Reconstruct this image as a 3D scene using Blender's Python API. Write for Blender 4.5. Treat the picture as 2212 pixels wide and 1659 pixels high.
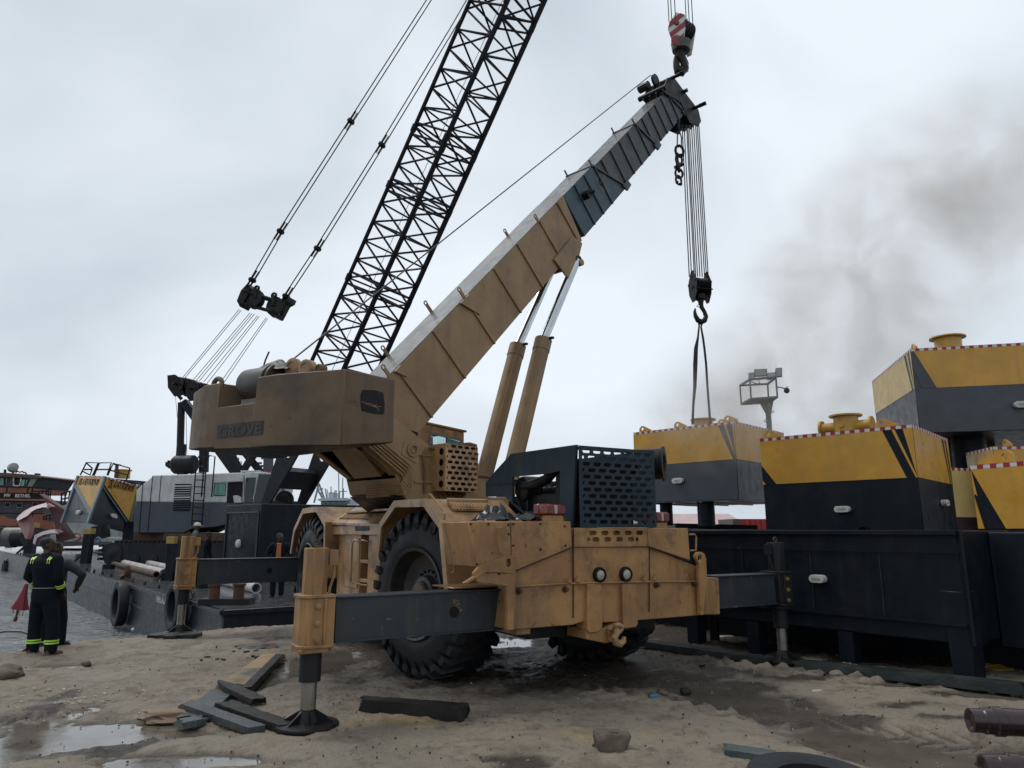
import bpy, bmesh, math, random
import numpy as np
from math import sin, cos, tan, atan, atan2, pi, radians, hypot, sqrt
from mathutils import Vector, Matrix, noise as mnoise
random.seed(7)
for o in list(bpy.data.objects): bpy.data.objects.remove(o)
SC = bpy.context.scene
COL = SC.collection

# ------------------------------------------------------------ camera, sky, sun, exposure
EYE = 1.75; FPX = 1550.0; PITCH = atan(318.5/1550.0)
cd = bpy.data.cameras.new('camera'); cam = bpy.data.objects.new('camera', cd); COL.objects.link(cam)
cam.location = (0, 0, EYE); cam.rotation_euler = (pi/2+PITCH, 0, 0)
cd.sensor_fit = 'HORIZONTAL'; cd.sensor_width = 36; cd.lens = FPX/2212*36; cd.clip_end = 4000; cd.clip_start = .1
SC.camera = cam
W = bpy.data.worlds.new('World'); SC.world = W; W.use_nodes = True
nt = W.node_tree; nt.nodes.clear()
def N(t, k, **kw):
    n = t.nodes.new(k)
    for a, b in kw.items(): setattr(n, a, b)
    return n
out = N(nt, 'ShaderNodeOutputWorld'); bg = N(nt, 'ShaderNodeBackground'); bg.inputs[1].default_value = .1
sky = N(nt, 'ShaderNodeTexSky'); sky.sky_type = 'NISHITA'; sky.sun_disc = False
SUN_EL, SUN_AZ = radians(58), radians(-60)
sky.sun_elevation = SUN_EL; sky.sun_rotation = SUN_AZ
tc = N(nt, 'ShaderNodeTexCoord'); mp = N(nt, 'ShaderNodeMapping'); mp.inputs['Scale'].default_value = (1, 1, 1.6)
n1 = N(nt, 'ShaderNodeTexNoise'); n1.inputs['Scale'].default_value = 1.5; n1.inputs['Detail'].default_value = 5; n1.inputs['Roughness'].default_value = .45
n1.inputs['Distortion'].default_value = .3
r1 = N(nt, 'ShaderNodeValToRGB')
r1.color_ramp.elements[0].position = .36; r1.color_ramp.elements[0].color = (4.3, 4.9, 5.45, 1)
r1.color_ramp.elements[1].position = .66; r1.color_ramp.elements[1].color = (7.3, 7.85, 8.45, 1)
mx = N(nt, 'ShaderNodeMix', data_type='RGBA'); mx.inputs['Factor'].default_value = .97
nt.links.new(tc.outputs['Generated'], mp.inputs['Vector']); nt.links.new(mp.outputs[0], n1.inputs['Vector'])
nt.links.new(n1.outputs[0], r1.inputs[0]); nt.links.new(sky.outputs[0], mx.inputs['A']); nt.links.new(r1.outputs[0], mx.inputs['B'])
nt.links.new(mx.outputs['Result'], bg.inputs[0]); nt.links.new(bg.outputs[0], out.inputs[0])
sd = bpy.data.lights.new('sun', 'SUN'); sd.energy = 1.2; sd.angle = radians(25); sd.color = (1, .97, .93)
sun = bpy.data.objects.new('sun', sd); COL.objects.link(sun)
sv = Vector((sin(SUN_AZ)*cos(SUN_EL), cos(SUN_AZ)*cos(SUN_EL), sin(SUN_EL)))
sun.rotation_euler = sv.to_track_quat('Z', 'Y').to_euler(); sun.location = (-10, -5, 40)
SC.view_settings.view_transform = 'Standard'; SC.view_settings.look = 'None'; SC.view_settings.gamma = 1
SC.view_settings.exposure = .25
SC.cycles.max_bounces = 6; SC.cycles.volume_bounces = 1; SC.cycles.volume_step_rate = 2.0; SC.cycles.volume_max_steps = 128

# ------------------------------------------------------------ measuring helpers (sight lines of the survey photo)
def ray(x, y):
    u = 829.5-y
    return Vector((x-1106., FPX*cos(PITCH)-u*sin(PITCH), FPX*sin(PITCH)+u*cos(PITCH)))
def onz(x, y, z=0):
    d = ray(x, y); t = (z-EYE)/d.z; return Vector((d.x*t, d.y*t, z))
def ony(x, y, Y):
    d = ray(x, y); t = Y/d.y; return Vector((d.x*t, Y, EYE+d.z*t))
def onp(x, y, p0, n):
    d = ray(x, y); t = (Vector(p0)-Vector((0, 0, EYE))).dot(n)/d.dot(n); return Vector((0, 0, EYE))+d*t
def crop(x0, y0, s): return lambda x, y: ((x0+s*x)/1.736, (y0+s*y)/1.736)
class Fr:
    def __init__(s, o, hd):
        s.o = o; h = radians(hd); s.F = Vector((sin(h), cos(h), 0)); s.R = Vector((cos(h), -sin(h), 0)); s.Z = Vector((0, 0, 1))
    def w(s, r, f, z): return Vector((s.o[0], s.o[1], 0))+s.R*r+s.F*f+s.Z*z
    def atf(s, p, f): return onp(p[0], p[1], s.w(0, f, 0), s.F)
    def atr(s, p, r): return onp(p[0], p[1], s.w(r, 0, 0), s.R)
    def loc(s, P): d = P-Vector((s.o[0], s.o[1], 0)); return (d.dot(s.R), d.dot(s.F), P.z)
C = Fr((.833, 8.68), -31)            # the wheeled crane's carrier
S = Fr((-1.0757, 11.8468), 43)       # its superstructure, boom heading
EL = radians(46.4)
def SB(r, s, q): return S.w(r, s*cos(EL)-q*sin(EL), s*sin(EL)+q*cos(EL))

# ------------------------------------------------------------ materials
MATS = {}
def M(name, col, rough=.55, metal=0, dirt=None, streak=None, bump=.15, bscale=40, spec=.5, chips=None, rust=0, dscale=1.3):
    if name in MATS: return MATS[name]
    m = bpy.data.materials.new(name); m.use_nodes = True; t = m.node_tree; b = t.nodes['Principled BSDF']
    L = t.links.new
    tc = N(t, 'ShaderNodeTexCoord'); cur = None
    def noise(scale, det=6, mapping=None, rough=.6):
        n = N(t, 'ShaderNodeTexNoise'); n.inputs['Scale'].default_value = scale; n.inputs['Detail'].default_value = det; n.inputs['Roughness'].default_value = rough
        if mapping:
            mpp = N(t, 'ShaderNodeMapping'); mpp.inputs['Scale'].default_value = mapping
            L(tc.outputs['Object'], mpp.inputs[0]); L(mpp.outputs[0], n.inputs[0])
        else: L(tc.outputs['Object'], n.inputs[0])
        return n
    def ramp(n, a, b_, lo=0, hi=1):
        r = N(t, 'ShaderNodeMapRange'); r.inputs[1].default_value = a; r.inputs[2].default_value = b_; r.inputs[3].default_value = lo; r.inputs[4].default_value = hi
        L(n.outputs[0], r.inputs[0]); return r
    def mix(fac, A, B):
        x = N(t, 'ShaderNodeMix', data_type='RGBA'); L(fac.outputs[0], x.inputs['Factor'])
        if isinstance(A, tuple): x.inputs['A'].default_value = (*A, 1)
        else: L(A.outputs['Result'], x.inputs['A'])
        if isinstance(B, tuple): x.inputs['B'].default_value = (*B, 1)
        return x
    c2 = tuple(v*.78 for v in col)
    cur = mix(ramp(noise(2.2, 8), .35, .65), col, c2)
    if dirt: cur = mix(ramp(noise(dscale, 10, None, .65), .48, .66, 0, dirt[1]), cur, dirt[0])
    if streak: cur = mix(ramp(noise(1, 7, (4.2, 4.2, .4), .62), .52, .74, 0, streak[1]), cur, streak[0])
    if rust:
        cur = mix(ramp(noise(1, 8, (15, 15, .9), .7), .62, .76, 0, rust*.8), cur, (.085, .04, .018))
        cur = mix(ramp(noise(3.1, 10, None, .75), .53, .66, 0, rust*.9), cur, (.10, .055, .03)); cur = mix(ramp(noise(.9, 6, None, .6), .5, .68, 0, rust*.6), cur, (.13, .085, .05)); cur = mix(ramp(noise(1, 6, (2.6, 2.6, .35), .6), .56, .72, 0, rust*.85), cur, (.055, .035, .022))
    if chips: cur = mix(ramp(noise(chips[2] if len(chips) > 2 else 9, 8, None, .7), .64, .67, 0, chips[1]), cur, chips[0])
    L(cur.outputs['Result'], b.inputs['Base Color'])
    rr = ramp(noise(5, 6), .3, .7, max(.03, rough-.14), min(1, rough+.12)); L(rr.outputs[0], b.inputs['Roughness'])
    b.inputs['Metallic'].default_value = metal; b.inputs['Specular IOR Level'].default_value = spec
    if bump:
        bp = N(t, 'ShaderNodeBump'); bp.inputs['Strength'].default_value = bump; bp.inputs['Distance'].default_value = .01
        L(noise(bscale, 5).outputs[0], bp.inputs['Height']); L(bp.outputs[0], b.inputs['Normal'])
    MATS[name] = m; return m
RUST = (.075, .03, .012); GREASE = (.02, .016, .013)
tan = M('tan_paint', (.385, .205, .075), .55, dirt=((.16, .075, .03), .65), streak=((.09, .05, .025), .85), chips=(RUST, .85, 7), rust=.85)
tan2 = M('tan_paint_shabby', (.135, .087, .046), .6, dirt=((.035, .028, .024), .9), streak=((.06, .04, .027), .7), chips=(GREASE, .5, 5), dscale=.8)
tanb = M('tan_boom_paint', (.29, .178, .082), .5, dirt=((.15, .095, .048), .6), streak=((.10, .065, .035), .5), bump=.08)
tanf = M('tan_fender_paint', (.42, .245, .11), .38, dirt=((.13, .07, .035), .85), streak=((.11, .06, .03), .5), chips=(RUST, .8, 9), dscale=2.5, rust=.7)
wetgrey = M('wet_boom_top', (.22, .215, .20), .25, dirt=((.09, .075, .06), .9), streak=((.12, .1, .09), .6), dscale=1.8)
navy = M('navy_paint', (.012, .028, .042), .5, spec=.25, dirt=((.012, .02, .026), .6), streak=((.05, .045, .03), .5), chips=((.22, .12, .03), .8, 4))
navyg = M('navy_grey_paint', (.022, .03, .037), .5, dirt=((.02, .028, .05), .8), streak=((.075, .06, .035), .6), chips=((.3, .17, .05), .7, 6))
boomgrey = M('boom_grey_paint', (.045, .052, .062), .5, dirt=((.018, .02, .024), .7), streak=((.075, .07, .065), .5))
blueb = M('boom_blue_paint', (.03, .06, .085), .5, dirt=((.022, .038, .05), .6), chips=((.25, .15, .04), .7, 2.2))
dark = M('dark_steel', (.018, .02, .024), .5, spec=.2, dirt=((.03, .024, .02), .6))
black = M('black_steel', (.008, .009, .011), .5, spec=.2)
grease = M('greasy_black', (.012, .012, .013), .42, spec=.2, dirt=((.03, .025, .02), .5), bump=.4, bscale=20)
lattice = M('boom_lattice_paint', (.006, .007, .011), .5, spec=.2)
chrome = M('chrome_rod', (.62, .64, .66), .16, 1, bump=0)
worn = M('worn_piston', (.33, .31, .28), .3, .8, streak=((.06, .05, .04), .9))
rubber = M('tyre_rubber', (.014, .016, .02), .6, spec=.3, dirt=((.035, .033, .03), .55), bump=.3, bscale=30)
rope = M('wire_rope', (.015, .015, .018), .5)
rustm = M('rusted_steel', (.09, .042, .022), .75, dirt=((.03, .016, .01), .8), bump=.4)
whitep = M('white_house_paint', (.56, .57, .57), .5, dirt=((.38, .37, .34), .5), streak=((.28, .27, .25), .5))
greyh = M('slate_house_paint', (.05, .062, .08), .5, dirt=((.05, .058, .07), .5), streak=((.04, .046, .055), .5))
yellow = M('pontoon_yellow', (.60, .31, .036), .38, dirt=((.42, .24, .05), .7), streak=((.30, .18, .05), .6), chips=((.10, .06, .03), .5, 4), bump=.05)
yellowp = M('pontoon_pale_yellow', (.62, .45, .18), .4, dirt=((.5, .36, .12), .5), bump=.05)
pgrey = M('pontoon_grey', (.045, .054, .068), .42, dirt=((.045, .052, .062), .5), streak=((.035, .042, .05), .4), bump=.05)
pdark = M('pontoon_dark', (.005, .009, .016), .5, spec=.22, dirt=((.02, .016, .016), .5), streak=((.02, .026, .034), .6), chips=((.035, .026, .022), .7, 3), bump=.08)
hexgrey = M('pontoon_edge_grey', (.14, .19, .21), .4)
redp = M('red_paint', (.33, .02, .025), .45); wht = M('white_paint', (.62, .62, .6), .45, dirt=((.35, .33, .3), .5))
zinc = M('zinc_anode', (.58, .57, .54), .5, dirt=((.34, .33, .3), .7), bump=.5, bscale=60)
glass = M('window_glass', (.02, .035, .035), .06, bump=0); glassg = M('green_tinted_glass', (.10, .27, .23), .08, bump=0)
steelw = M('wet_pontoon_bottom', (.10, .12, .15), .15, dirt=((.03, .035, .045), .8), bump=.1, bscale=6)
wood = M('dark_wet_wood', (.013, .012, .012), .5, spec=.3, dirt=((.035, .032, .029), .7), streak=((.015, .013, .012), .6), bump=.8, bscale=24)
woodt = M('tan_weathered_plank', (.32, .22, .11), .65, dirt=((.05, .07, .065), .95), bump=.8, bscale=25, dscale=1.1)
woodg = M('green_grey_plank', (.05, .065, .062), .5, dirt=((.11, .12, .115), .7), bump=.8, bscale=25)
rockm = M('brown_rock', (.085, .065, .05), .8, dirt=((.28, .22, .16), .6), bump=1, bscale=14)
mudm = M('mud_clod', (.075, .052, .034), .6, dirt=((.17, .12, .075), .6), bump=1, bscale=18)
skin = M('dark_skin', (.05, .023, .013), .5, bump=.05); hairm = M('black_hair', (.008, .007, .007), .8)
cov = M('navy_coverall', (.006, .009, .015), .85, spec=.15, dirt=((.015, .018, .026), .7), bump=.5, bscale=9)
hiviz = M('lime_reflective_tape', (.52, .85, .10), .4, bump=0); hivizd = M('silver_tape', (.55, .56, .55), .4, bump=0)
brown = M('brown_leather', (.11, .05, .025), .6); orange = M('orange_shirt', (.42, .14, .05), .8)
greenj = M('dark_green_jacket', (.012, .024, .026), .8, bump=.5, bscale=9); redcloth = M('red_umbrella_cloth', (.22, .015, .03), .6)
cream = M('cream_helmet', (.58, .53, .42), .4); greyc = M('grey_clothes', (.075, .08, .08), .85)
tugor = M('tug_orange', (.30, .10, .05), .55, dirt=((.2, .07, .04), .6), streak=((.12, .05, .03), .5)); tugdk = M('tug_charcoal', (.04, .045, .055), .55, dirt=((.09, .06, .045), .5))
pinkm = M('pink_primer', (.50, .27, .27), .5, dirt=((.35, .2, .2), .5)); maroon = M('maroon_primer', (.12, .05, .05), .55, dirt=((.2, .09, .08), .6))
pipew = M('pale_pipe_wrap', (.50, .47, .48), .45, dirt=((.28, .23, .22), .8), streak=((.2, .16, .15), .3)); pipeb = M('dark_brown_pipe', (.035, .018, .02), .22, bump=.05)
plastic = M('black_plastic_sheet', (.012, .012, .013), .18, bump=.6, bscale=14)
farw = M('far_ship_hazed_white', (.5, .53, .56), .6); farg = M('far_ship_hazed_grey', (.22, .27, .31), .6)  # paled to paint haze into the far ship's colours
lamp_red = M('red_lens', (.14, .010, .012), .25); lamp_amb = M('amber_lens', (.20, .055, .02), .25); lamp_clr = M('clear_lens', (.34, .33, .29), .12, bump=0)
pinkroof = M('pink_roof_sheet', (.52, .38, .38), .5); goldp = M('gold_post_paint', (.38, .26, .06), .5, dirt=((.25, .16, .04), .6))
barge = M('barge_black', (.016, .019, .025), .4, dirt=((.035, .04, .047), .7), streak=((.045, .05, .055), .6), bump=.05, bscale=3, spec=.35)
deckm = M('wet_barge_deck', (.10, .10, .10), .10, dirt=((.03, .028, .027), .9), bump=.25, bscale=5, dscale=1.6)
sling = M('webbing_sling', (.022, .03, .033), .8)
galv = M('galvanised_steel', (.13, .145, .14), .5); lampg = M('floodlight_glass', (.32, .35, .33), .15, bump=0)

# ------------------------------------------------------------ mesh builder
class MB:
    def __init__(s): s.v = []; s.f = []; s.m = []; s.bev = 0
    def add(s, vs, fs, mi=0):
        n = len(s.v); s.v += [Vector(v) for v in vs]; s.f += [tuple(i+n for i in f) for f in fs]; s.m += [mi]*len(fs); return s
    def prism(s, pts, vec, mi=0):
        n = len(pts); vec = Vector(vec); pts = [Vector(p) for p in pts]
        s.add(pts+[p+vec for p in pts], [tuple(range(n)), tuple(range(2*n-1, n-1, -1))]+[(i, (i+1) % n, n+(i+1) % n, n+i) for i in range(n)], mi); return s
    def loft2(s, A, B, mi=0, cap=True):
        n = len(A); fs = [(i, (i+1) % n, n+(i+1) % n, n+i) for i in range(n)]
        if cap: fs += [tuple(range(n)), tuple(range(2*n-1, n-1, -1))]
        return s.add(list(A)+list(B), fs, mi)
    def box(s, fr, r0, r1, f0, f1, z0, z1, mi=0):
        return s.prism([fr.w(r0, f0, z0), fr.w(r1, f0, z0), fr.w(r1, f0, z1), fr.w(r0, f0, z1)], fr.F*(f1-f0), mi)
    def obox(s, c, ax, ay, az, mi=0):
        c, ax, ay, az = map(Vector, (c, ax, ay, az))
        return s.prism([c-ax-ay-az, c+ax-ay-az, c+ax+ay-az, c-ax+ay-az], az*2, mi)
    def bar(s, p, q, w, h, up=(0, 0, 1), mi=0):
        p, q = Vector(p), Vector(q); d = (q-p)
        if d.length < 1e-6: return s
        dn = d.normalized(); x = dn.cross(Vector(up))
        if x.length < 1e-3: x = dn.cross(Vector((1, 0, 0)))
        x.normalize(); y = x.cross(dn); x *= w/2; y *= h/2
        return s.prism([p-x-y, p+x-y, p+x+y, p-x+y], d, mi)
    def tube(s, p, q, r, n=8, r2=None, mi=0):
        p, q = Vector(p), Vector(q); d = q-p
        if d.length < 1e-6: return s
        a = d.orthogonal().normalized(); b = d.normalized().cross(a); r2 = r if r2 is None else r2
        A = [p+(a*cos(2*pi*i/n)+b*sin(2*pi*i/n))*r for i in range(n)]; B = [q+(a*cos(2*pi*i/n)+b*sin(2*pi*i/n))*r2 for i in range(n)]
        return s.loft2(A, B, mi)
    def pipe(s, pts, r, n=8, mi=0, rad=None):
        pts = [Vector(p) for p in pts]; m = len(pts); rings = []; a = None
        for i, p in enumerate(pts):
            d = (pts[min(i+1, m-1)]-pts[max(i-1, 0)]).normalized()
            a = d.orthogonal().normalized() if a is None else (a-d*a.dot(d)).normalized()
            b = d.cross(a); rr = rad[i] if rad else r
            rings.append([p+(a*cos(2*pi*k/n)+b*sin(2*pi*k/n))*rr for k in range(n)])
        vs = [v for R_ in rings for v in R_]; fs = []
        for i in range(m-1):
            for k in range(n): fs.append((i*n+k, i*n+(k+1) % n, (i+1)*n+(k+1) % n, (i+1)*n+k))
        fs += [tuple(range(n)), tuple(range(m*n-1, (m-1)*n-1, -1))]
        return s.add(vs, fs, mi)
    def lathe(s, c, axis, prof, n=24, mi=0, closed=False, caps=True):
        # prof: (distance along the axis, radius)
        c, ax = Vector(c), Vector(axis).normalized(); a = ax.orthogonal().normalized(); b = ax.cross(a); vs = []; fs = []; m = len(prof)
        for (h, r) in prof:
            for k in range(n): vs.append(c+ax*h+(a*cos(2*pi*k/n)+b*sin(2*pi*k/n))*r)
        for i in range(m if closed else m-1):
            j = (i+1) % m
            for k in range(n): fs.append((i*n+k, i*n+(k+1) % n, j*n+(k+1) % n, j*n+k))
        if not closed and caps: fs += [tuple(range(n)), tuple(range(m*n-1, (m-1)*n-1, -1))]
        return s.add(vs, fs, mi)
    def torus(s, c, axis, R_, r, n=20, k=8, mi=0, a0=0, a1=2*pi):
        c, ax = Vector(c), Vector(axis).normalized(); a = ax.orthogonal().normalized(); b = ax.cross(a)
        full = abs(a1-a0-2*pi) < 1e-3
        pts = [c+(a*cos(a0+(a1-a0)*i/n)+b*sin(a0+(a1-a0)*i/n))*R_ for i in range(n+(0 if full else 1))]
        if full: pts += [pts[0], pts[1]]
        return s.pipe(pts, r, k, mi)
    def sphere(s, c, r, n=12, mi=0, sc=(1, 1, 1)):
        c = Vector(c); vs = []; fs = []; m = n//2
        for i in range(1, m):
            for k in range(n):
                t = pi*i/m; p = 2*pi*k/n; vs.append(c+Vector((r*sc[0]*sin(t)*cos(p), r*sc[1]*sin(t)*sin(p), r*sc[2]*cos(t))))
        vs += [c+Vector((0, 0, r*sc[2])), c-Vector((0, 0, r*sc[2]))]; T = len(vs)-2
        for i in range(m-2):
            for k in range(n): fs.append((i*n+k, i*n+(k+1) % n, (i+1)*n+(k+1) % n, (i+1)*n+k))
        for k in range(n): fs.append((T, k, (k+1) % n)); fs.append((T+1, (m-2)*n+(k+1) % n, (m-2)*n+k))
        return s.add(vs, fs, mi)
    def plate(s, o, ux, uy, outer, holes, th, mi=0):
        # flat plate with holes, outline in (ux,uy) coordinates, thickness th behind
        cu = bpy.data.curves.new('t', 'CURVE'); cu.dimensions = '2D'; cu.fill_mode = 'BOTH'; cu.extrude = th/2
        for loop in [outer]+holes:
            sp = cu.splines.new('POLY'); sp.points.add(len(loop)-1); sp.use_cyclic_u = True
            for i, p in enumerate(loop): sp.points[i].co = (p[0], p[1], 0, 1)
        s.curve(cu, o, ux, uy, mi); return s
    def curve(s, cu, o, ux, uy, mi=0):
        ob = bpy.data.objects.new('t', cu); COL.objects.link(ob); bpy.context.view_layer.update()
        dg = bpy.context.evaluated_depsgraph_get(); me = bpy.data.meshes.new_from_object(ob.evaluated_get(dg))
        o, ux, uy = Vector(o), Vector(ux), Vector(uy); uz = ux.cross(uy).normalized()
        s.add([o+ux*v.co.x+uy*v.co.y+uz*v.co.z for v in me.vertices], [tuple(p.vertices) for p in me.polygons], mi)
        bpy.data.objects.remove(ob); bpy.data.curves.remove(cu); bpy.data.meshes.remove(me)
    def text(s, txt, o, ux, uy, size, ext=.004, mi=0, bold=0, sx=1, align='CENTER'):
        cu = bpy.data.curves.new('t', 'FONT'); cu.body = txt; cu.size = size; cu.extrude = ext; cu.align_x = align; cu.offset = bold
        s.curve(cu, o, Vector(ux)*sx, uy, mi); return s
    def build(s, name, mats, parent=None, loc=None, smooth=True, bevel=0, remesh=0, seg=1, label=None):
        if not isinstance(mats, (list, tuple)): mats = [mats]
        base = Vector(loc) if loc is not None else (WLOC[parent.name] if parent else Vector((0, 0, 0)))
        me = bpy.data.meshes.new(name); me.from_pydata([tuple(v-base) for v in s.v], [], s.f)
        for m in mats: me.materials.append(m)
        me.polygons.foreach_set('material_index', s.m)
        bm = bmesh.new(); bm.from_mesh(me); bmesh.ops.remove_doubles(bm, verts=bm.verts, dist=1e-5)
        bmesh.ops.recalc_face_normals(bm, faces=bm.faces); bm.to_mesh(me); bm.free()
        if smooth:
            me.polygons.foreach_set('use_smooth', [True]*len(me.polygons)); me.set_sharp_from_angle(angle=radians(35))
        o = bpy.data.objects.new(name, me); COL.objects.link(o)
        if parent: o.parent = parent; o.location = base-WLOC[parent.name]
        else: o.location = base
        WLOC[o.name] = base
        if remesh:
            r = o.modifiers.new('r', 'REMESH'); r.mode = 'VOXEL'; r.voxel_size = remesh; r.use_smooth_shade = True
            q = o.modifiers.new('s', 'SMOOTH'); q.iterations = 3; q.factor = .5
        if bevel:
            b = o.modifiers.new('b', 'BEVEL'); b.width = bevel; b.segments = seg; b.limit_method = 'ANGLE'; b.angle_limit = radians(40); b.harden_normals = False
        if label: o['label'] = label
        return o
WLOC = {}
def tag(o, label, cat, group=None):
    o['label'] = label; o['category'] = cat
    if group: o['group'] = group
    return o
def thing(name, loc, label, cat, group=None):
    o = bpy.data.objects.new(name, None); COL.objects.link(o); o.location = loc; o.empty_display_size = .2
    WLOC[o.name] = Vector(loc); return tag(o, label, cat, group)
def kind(o, k):
    o['kind'] = k; return o
def obround(cx, cy, w, h, n=6):
    r = h/2; a = max(w/2-r, 0); P = []
    for i in range(n+1): t = -pi/2+pi*i/n; P.append((cx+a+r*cos(t), cy+r*sin(t)))
    for i in range(n+1): t = pi/2+pi*i/n; P.append((cx-a+r*cos(t), cy+r*sin(t)))
    return P
def circ(cx, cy, r, n=20, ry=None): return [(cx+r*cos(2*pi*i/n), cy+(ry or r)*sin(2*pi*i/n)) for i in range(n)]

# crops of the survey photo
k3 = crop(1400, 1500, .6027); k2 = crop(1100, 1600, .36166); kh = crop(1800, 1600, .33906); k8 = crop(2150, 1900, .4295)
k7 = crop(1000, 2000, .30139); kc = crop(700, 1300, .27125); k5 = crop(1200, 600, .5424); k6 = crop(2000, 0, .5424)
k6b = crop(650, 0, .8742); kw = crop(450, 1650, .29385); kl = crop(0, 1700, .27125); k1 = crop(0, 1650, .5425); k4 = crop(2300, 1250, .6962)
kr = crop(2450, 900, .4219); kp = crop(0, 1950, .3315); kR = crop(2700, 1200, .5426); kg = crop(0, 2200, .868); kq = crop(1920, 2200, .868); kG = crop(0, 2300, .4973)
#NEXT
# ------------------------------------------------------------ ground, puddles, water
def vnoise(X, Y, sc, seed=0):
    X = X*sc+seed*17.3; Y = Y*sc-seed*9.1; xi = np.floor(X); yi = np.floor(Y); fx = X-xi; fy = Y-yi
    fx = fx*fx*(3-2*fx); fy = fy*fy*(3-2*fy)
    def h(a, b): v = np.sin(a*127.1+b*311.7+seed*74.7)*43758.5453; return v-np.floor(v)
    return (h(xi, yi)*(1-fx)+h(xi+1, yi)*fx)*(1-fy)+(h(xi, yi+1)*(1-fx)+h(xi+1, yi+1)*fx)*fy-.5
SHORE = [(-400, -260), (-60, -34), (-8.2, 8.2), (-7.35, 10.2), (-7.25, 11.9), (-6.5, 12.75), (-5.3, 13.6), (-4.0, 14.1), (-1, 16), (8, 23), (70, 66), (900, 560)]
def shore_dist(X, Y):
    best = np.full(X.shape, 1e9); sg = np.ones(X.shape)
    for (ax, ay), (bx, by) in zip(SHORE[:-1], SHORE[1:]):
        dx, dy = bx-ax, by-ay; t = np.clip(((X-ax)*dx+(Y-ay)*dy)/(dx*dx+dy*dy), 0, 1)
        ex, ey = X-ax-t*dx, Y-ay-t*dy; d = np.sqrt(ex*ex+ey*ey); cr = dx*ey-dy*ex
        m = d < best; best = np.where(m, d, best); sg = np.where(m, np.sign(-cr), sg)
    return best*sg      # positive inland
DIPS = []
def dip(px, py, wx, wy, depth=.05, rot=0):
    p = onz(px, py); k = p.y/1582.; ry = wy/(1582*1.75/(p.y**2)) if wy else .3
    DIPS.append((p.x, p.y, wx*k*1.1, ry*1.15, depth*(2.1 if p.x < -1.5 else 1.9), radians(rot)))
for a in [(170, 1590, 130, 24, .055), (310, 1575, 80, 10, .045), (400, 1648, 120, 10, .05), (70, 1560, 60, 10, .04), (10, 1625, 60, 26, .05), (330, 1585, 120, 9, .045), (330, 1648, 90, 14, .05), (470, 1640, 60, 7, .035),
          (180, 1540, 26, 10, .03), (150, 1440, 70, 4, .03), (700, 1425, 75, 24, .05), (560, 1395, 40, 6, .04), (600, 1375, 60, 5, .035),
          (1125, 1385, 60, 8, .05), (1330, 1395, 60, 8, .03), (1000, 1500, 90, 8, .02), (575, 1475, 26, 16, .035),
          (1600, 1515, 120, 10, .05), (1700, 1545, 110, 14, .055), (1800, 1585, 110, 14, .055), (1900, 1620, 130, 15, .055), (1500, 1490, 90, 10, .04), (1950, 1480, 90, 6, .04), (2130, 1500, 80, 9, .04),
          (2050, 1650, 150, 12, .05), (1480, 1455, 60, 9, .045)]: dip(*a)
MUD = []
def mudspot(px, py, wx, wy, amt=1.0, kind_=0):
    p = onz(px, py); k = p.y/1582.; MUD.append((p.x, p.y, wx*k, wy/(1582*1.75/(p.y**2)), amt, kind_))
k_G = crop(0, 2300, .4973)
for (x, y, a, b_, c_) in ((480, 640, 110, 60, 1), (330, 740, 170, 40, 1), (100, 800, 160, 40, .9), (620, 1040, 420, 45, 1), (300, 1090, 240, 40, .9), (1050, 1000, 200, 30, .9), (1540, 1150, 170, 30, 1), (1100, 880, 180, 20, .5), (100, 920, 110, 30, 1)):
    v = k_G(x, y); mudspot(v[0], v[1], a*.2865, b_*.2865, c_)
for a in ((1150, 1660, 75, 14, 1), (1130, 1650, 100, 8, .8), (1160, 1410, 420, 46, 1.7), (1230, 1455, 360, 30, 1.5), (980, 1480, 150, 14, 1), (800, 1400, 200, 26, .8), (700, 1430, 90, 20, 1), (1650, 1370, 320, 30, 1.3), (1750, 1405, 380, 22, 1.1), (2000, 1425, 260, 22, 1.1), (1640, 1520, 130, 14, 1.3), (1760, 1560, 150, 14, 1.3), (1880, 1610, 170, 16, 1.3), (1560, 1485, 130, 12, 1.3), (1980, 1482, 160, 8, 1.1), (2120, 1505, 120, 10, 1.1), (2060, 1560, 130, 8, .9), (1950, 1530, 90, 6, .9), (1750, 1470, 160, 7, .9), (1480, 1450, 140, 10, 1.2), (600, 1378, 80, 6, .8)): mudspot(*a)  # large spots below the crane: wet mud, darkened further to paint its shade
for a in ((850, 1570, 90, 12, 1, 1), (760, 1575, 60, 8, .8, 1), (1350, 1600, 260, 22, .55, 1), (900, 1610, 200, 16, .4, 1)): mudspot(*a)
def mudmask(X, Y, kd):
    m_ = np.zeros(X.shape)
    for (cx, cy, rx, ry, am, kk) in MUD:
        if kk == kd: m_ = np.maximum(m_, am*np.exp(-(((X-cx)/rx)**2+((Y-cy)/ry)**2)))
    n_ = .5+vnoise(X, Y, 1.7, 31)*.8+vnoise(X, Y, 5.3, 32)*.6+vnoise(X, Y, 15, 33)*.4
    return np.clip((m_*1.5+n_*.9-1.0)*2.2, 0, 1)*(m_ > .02)
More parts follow.
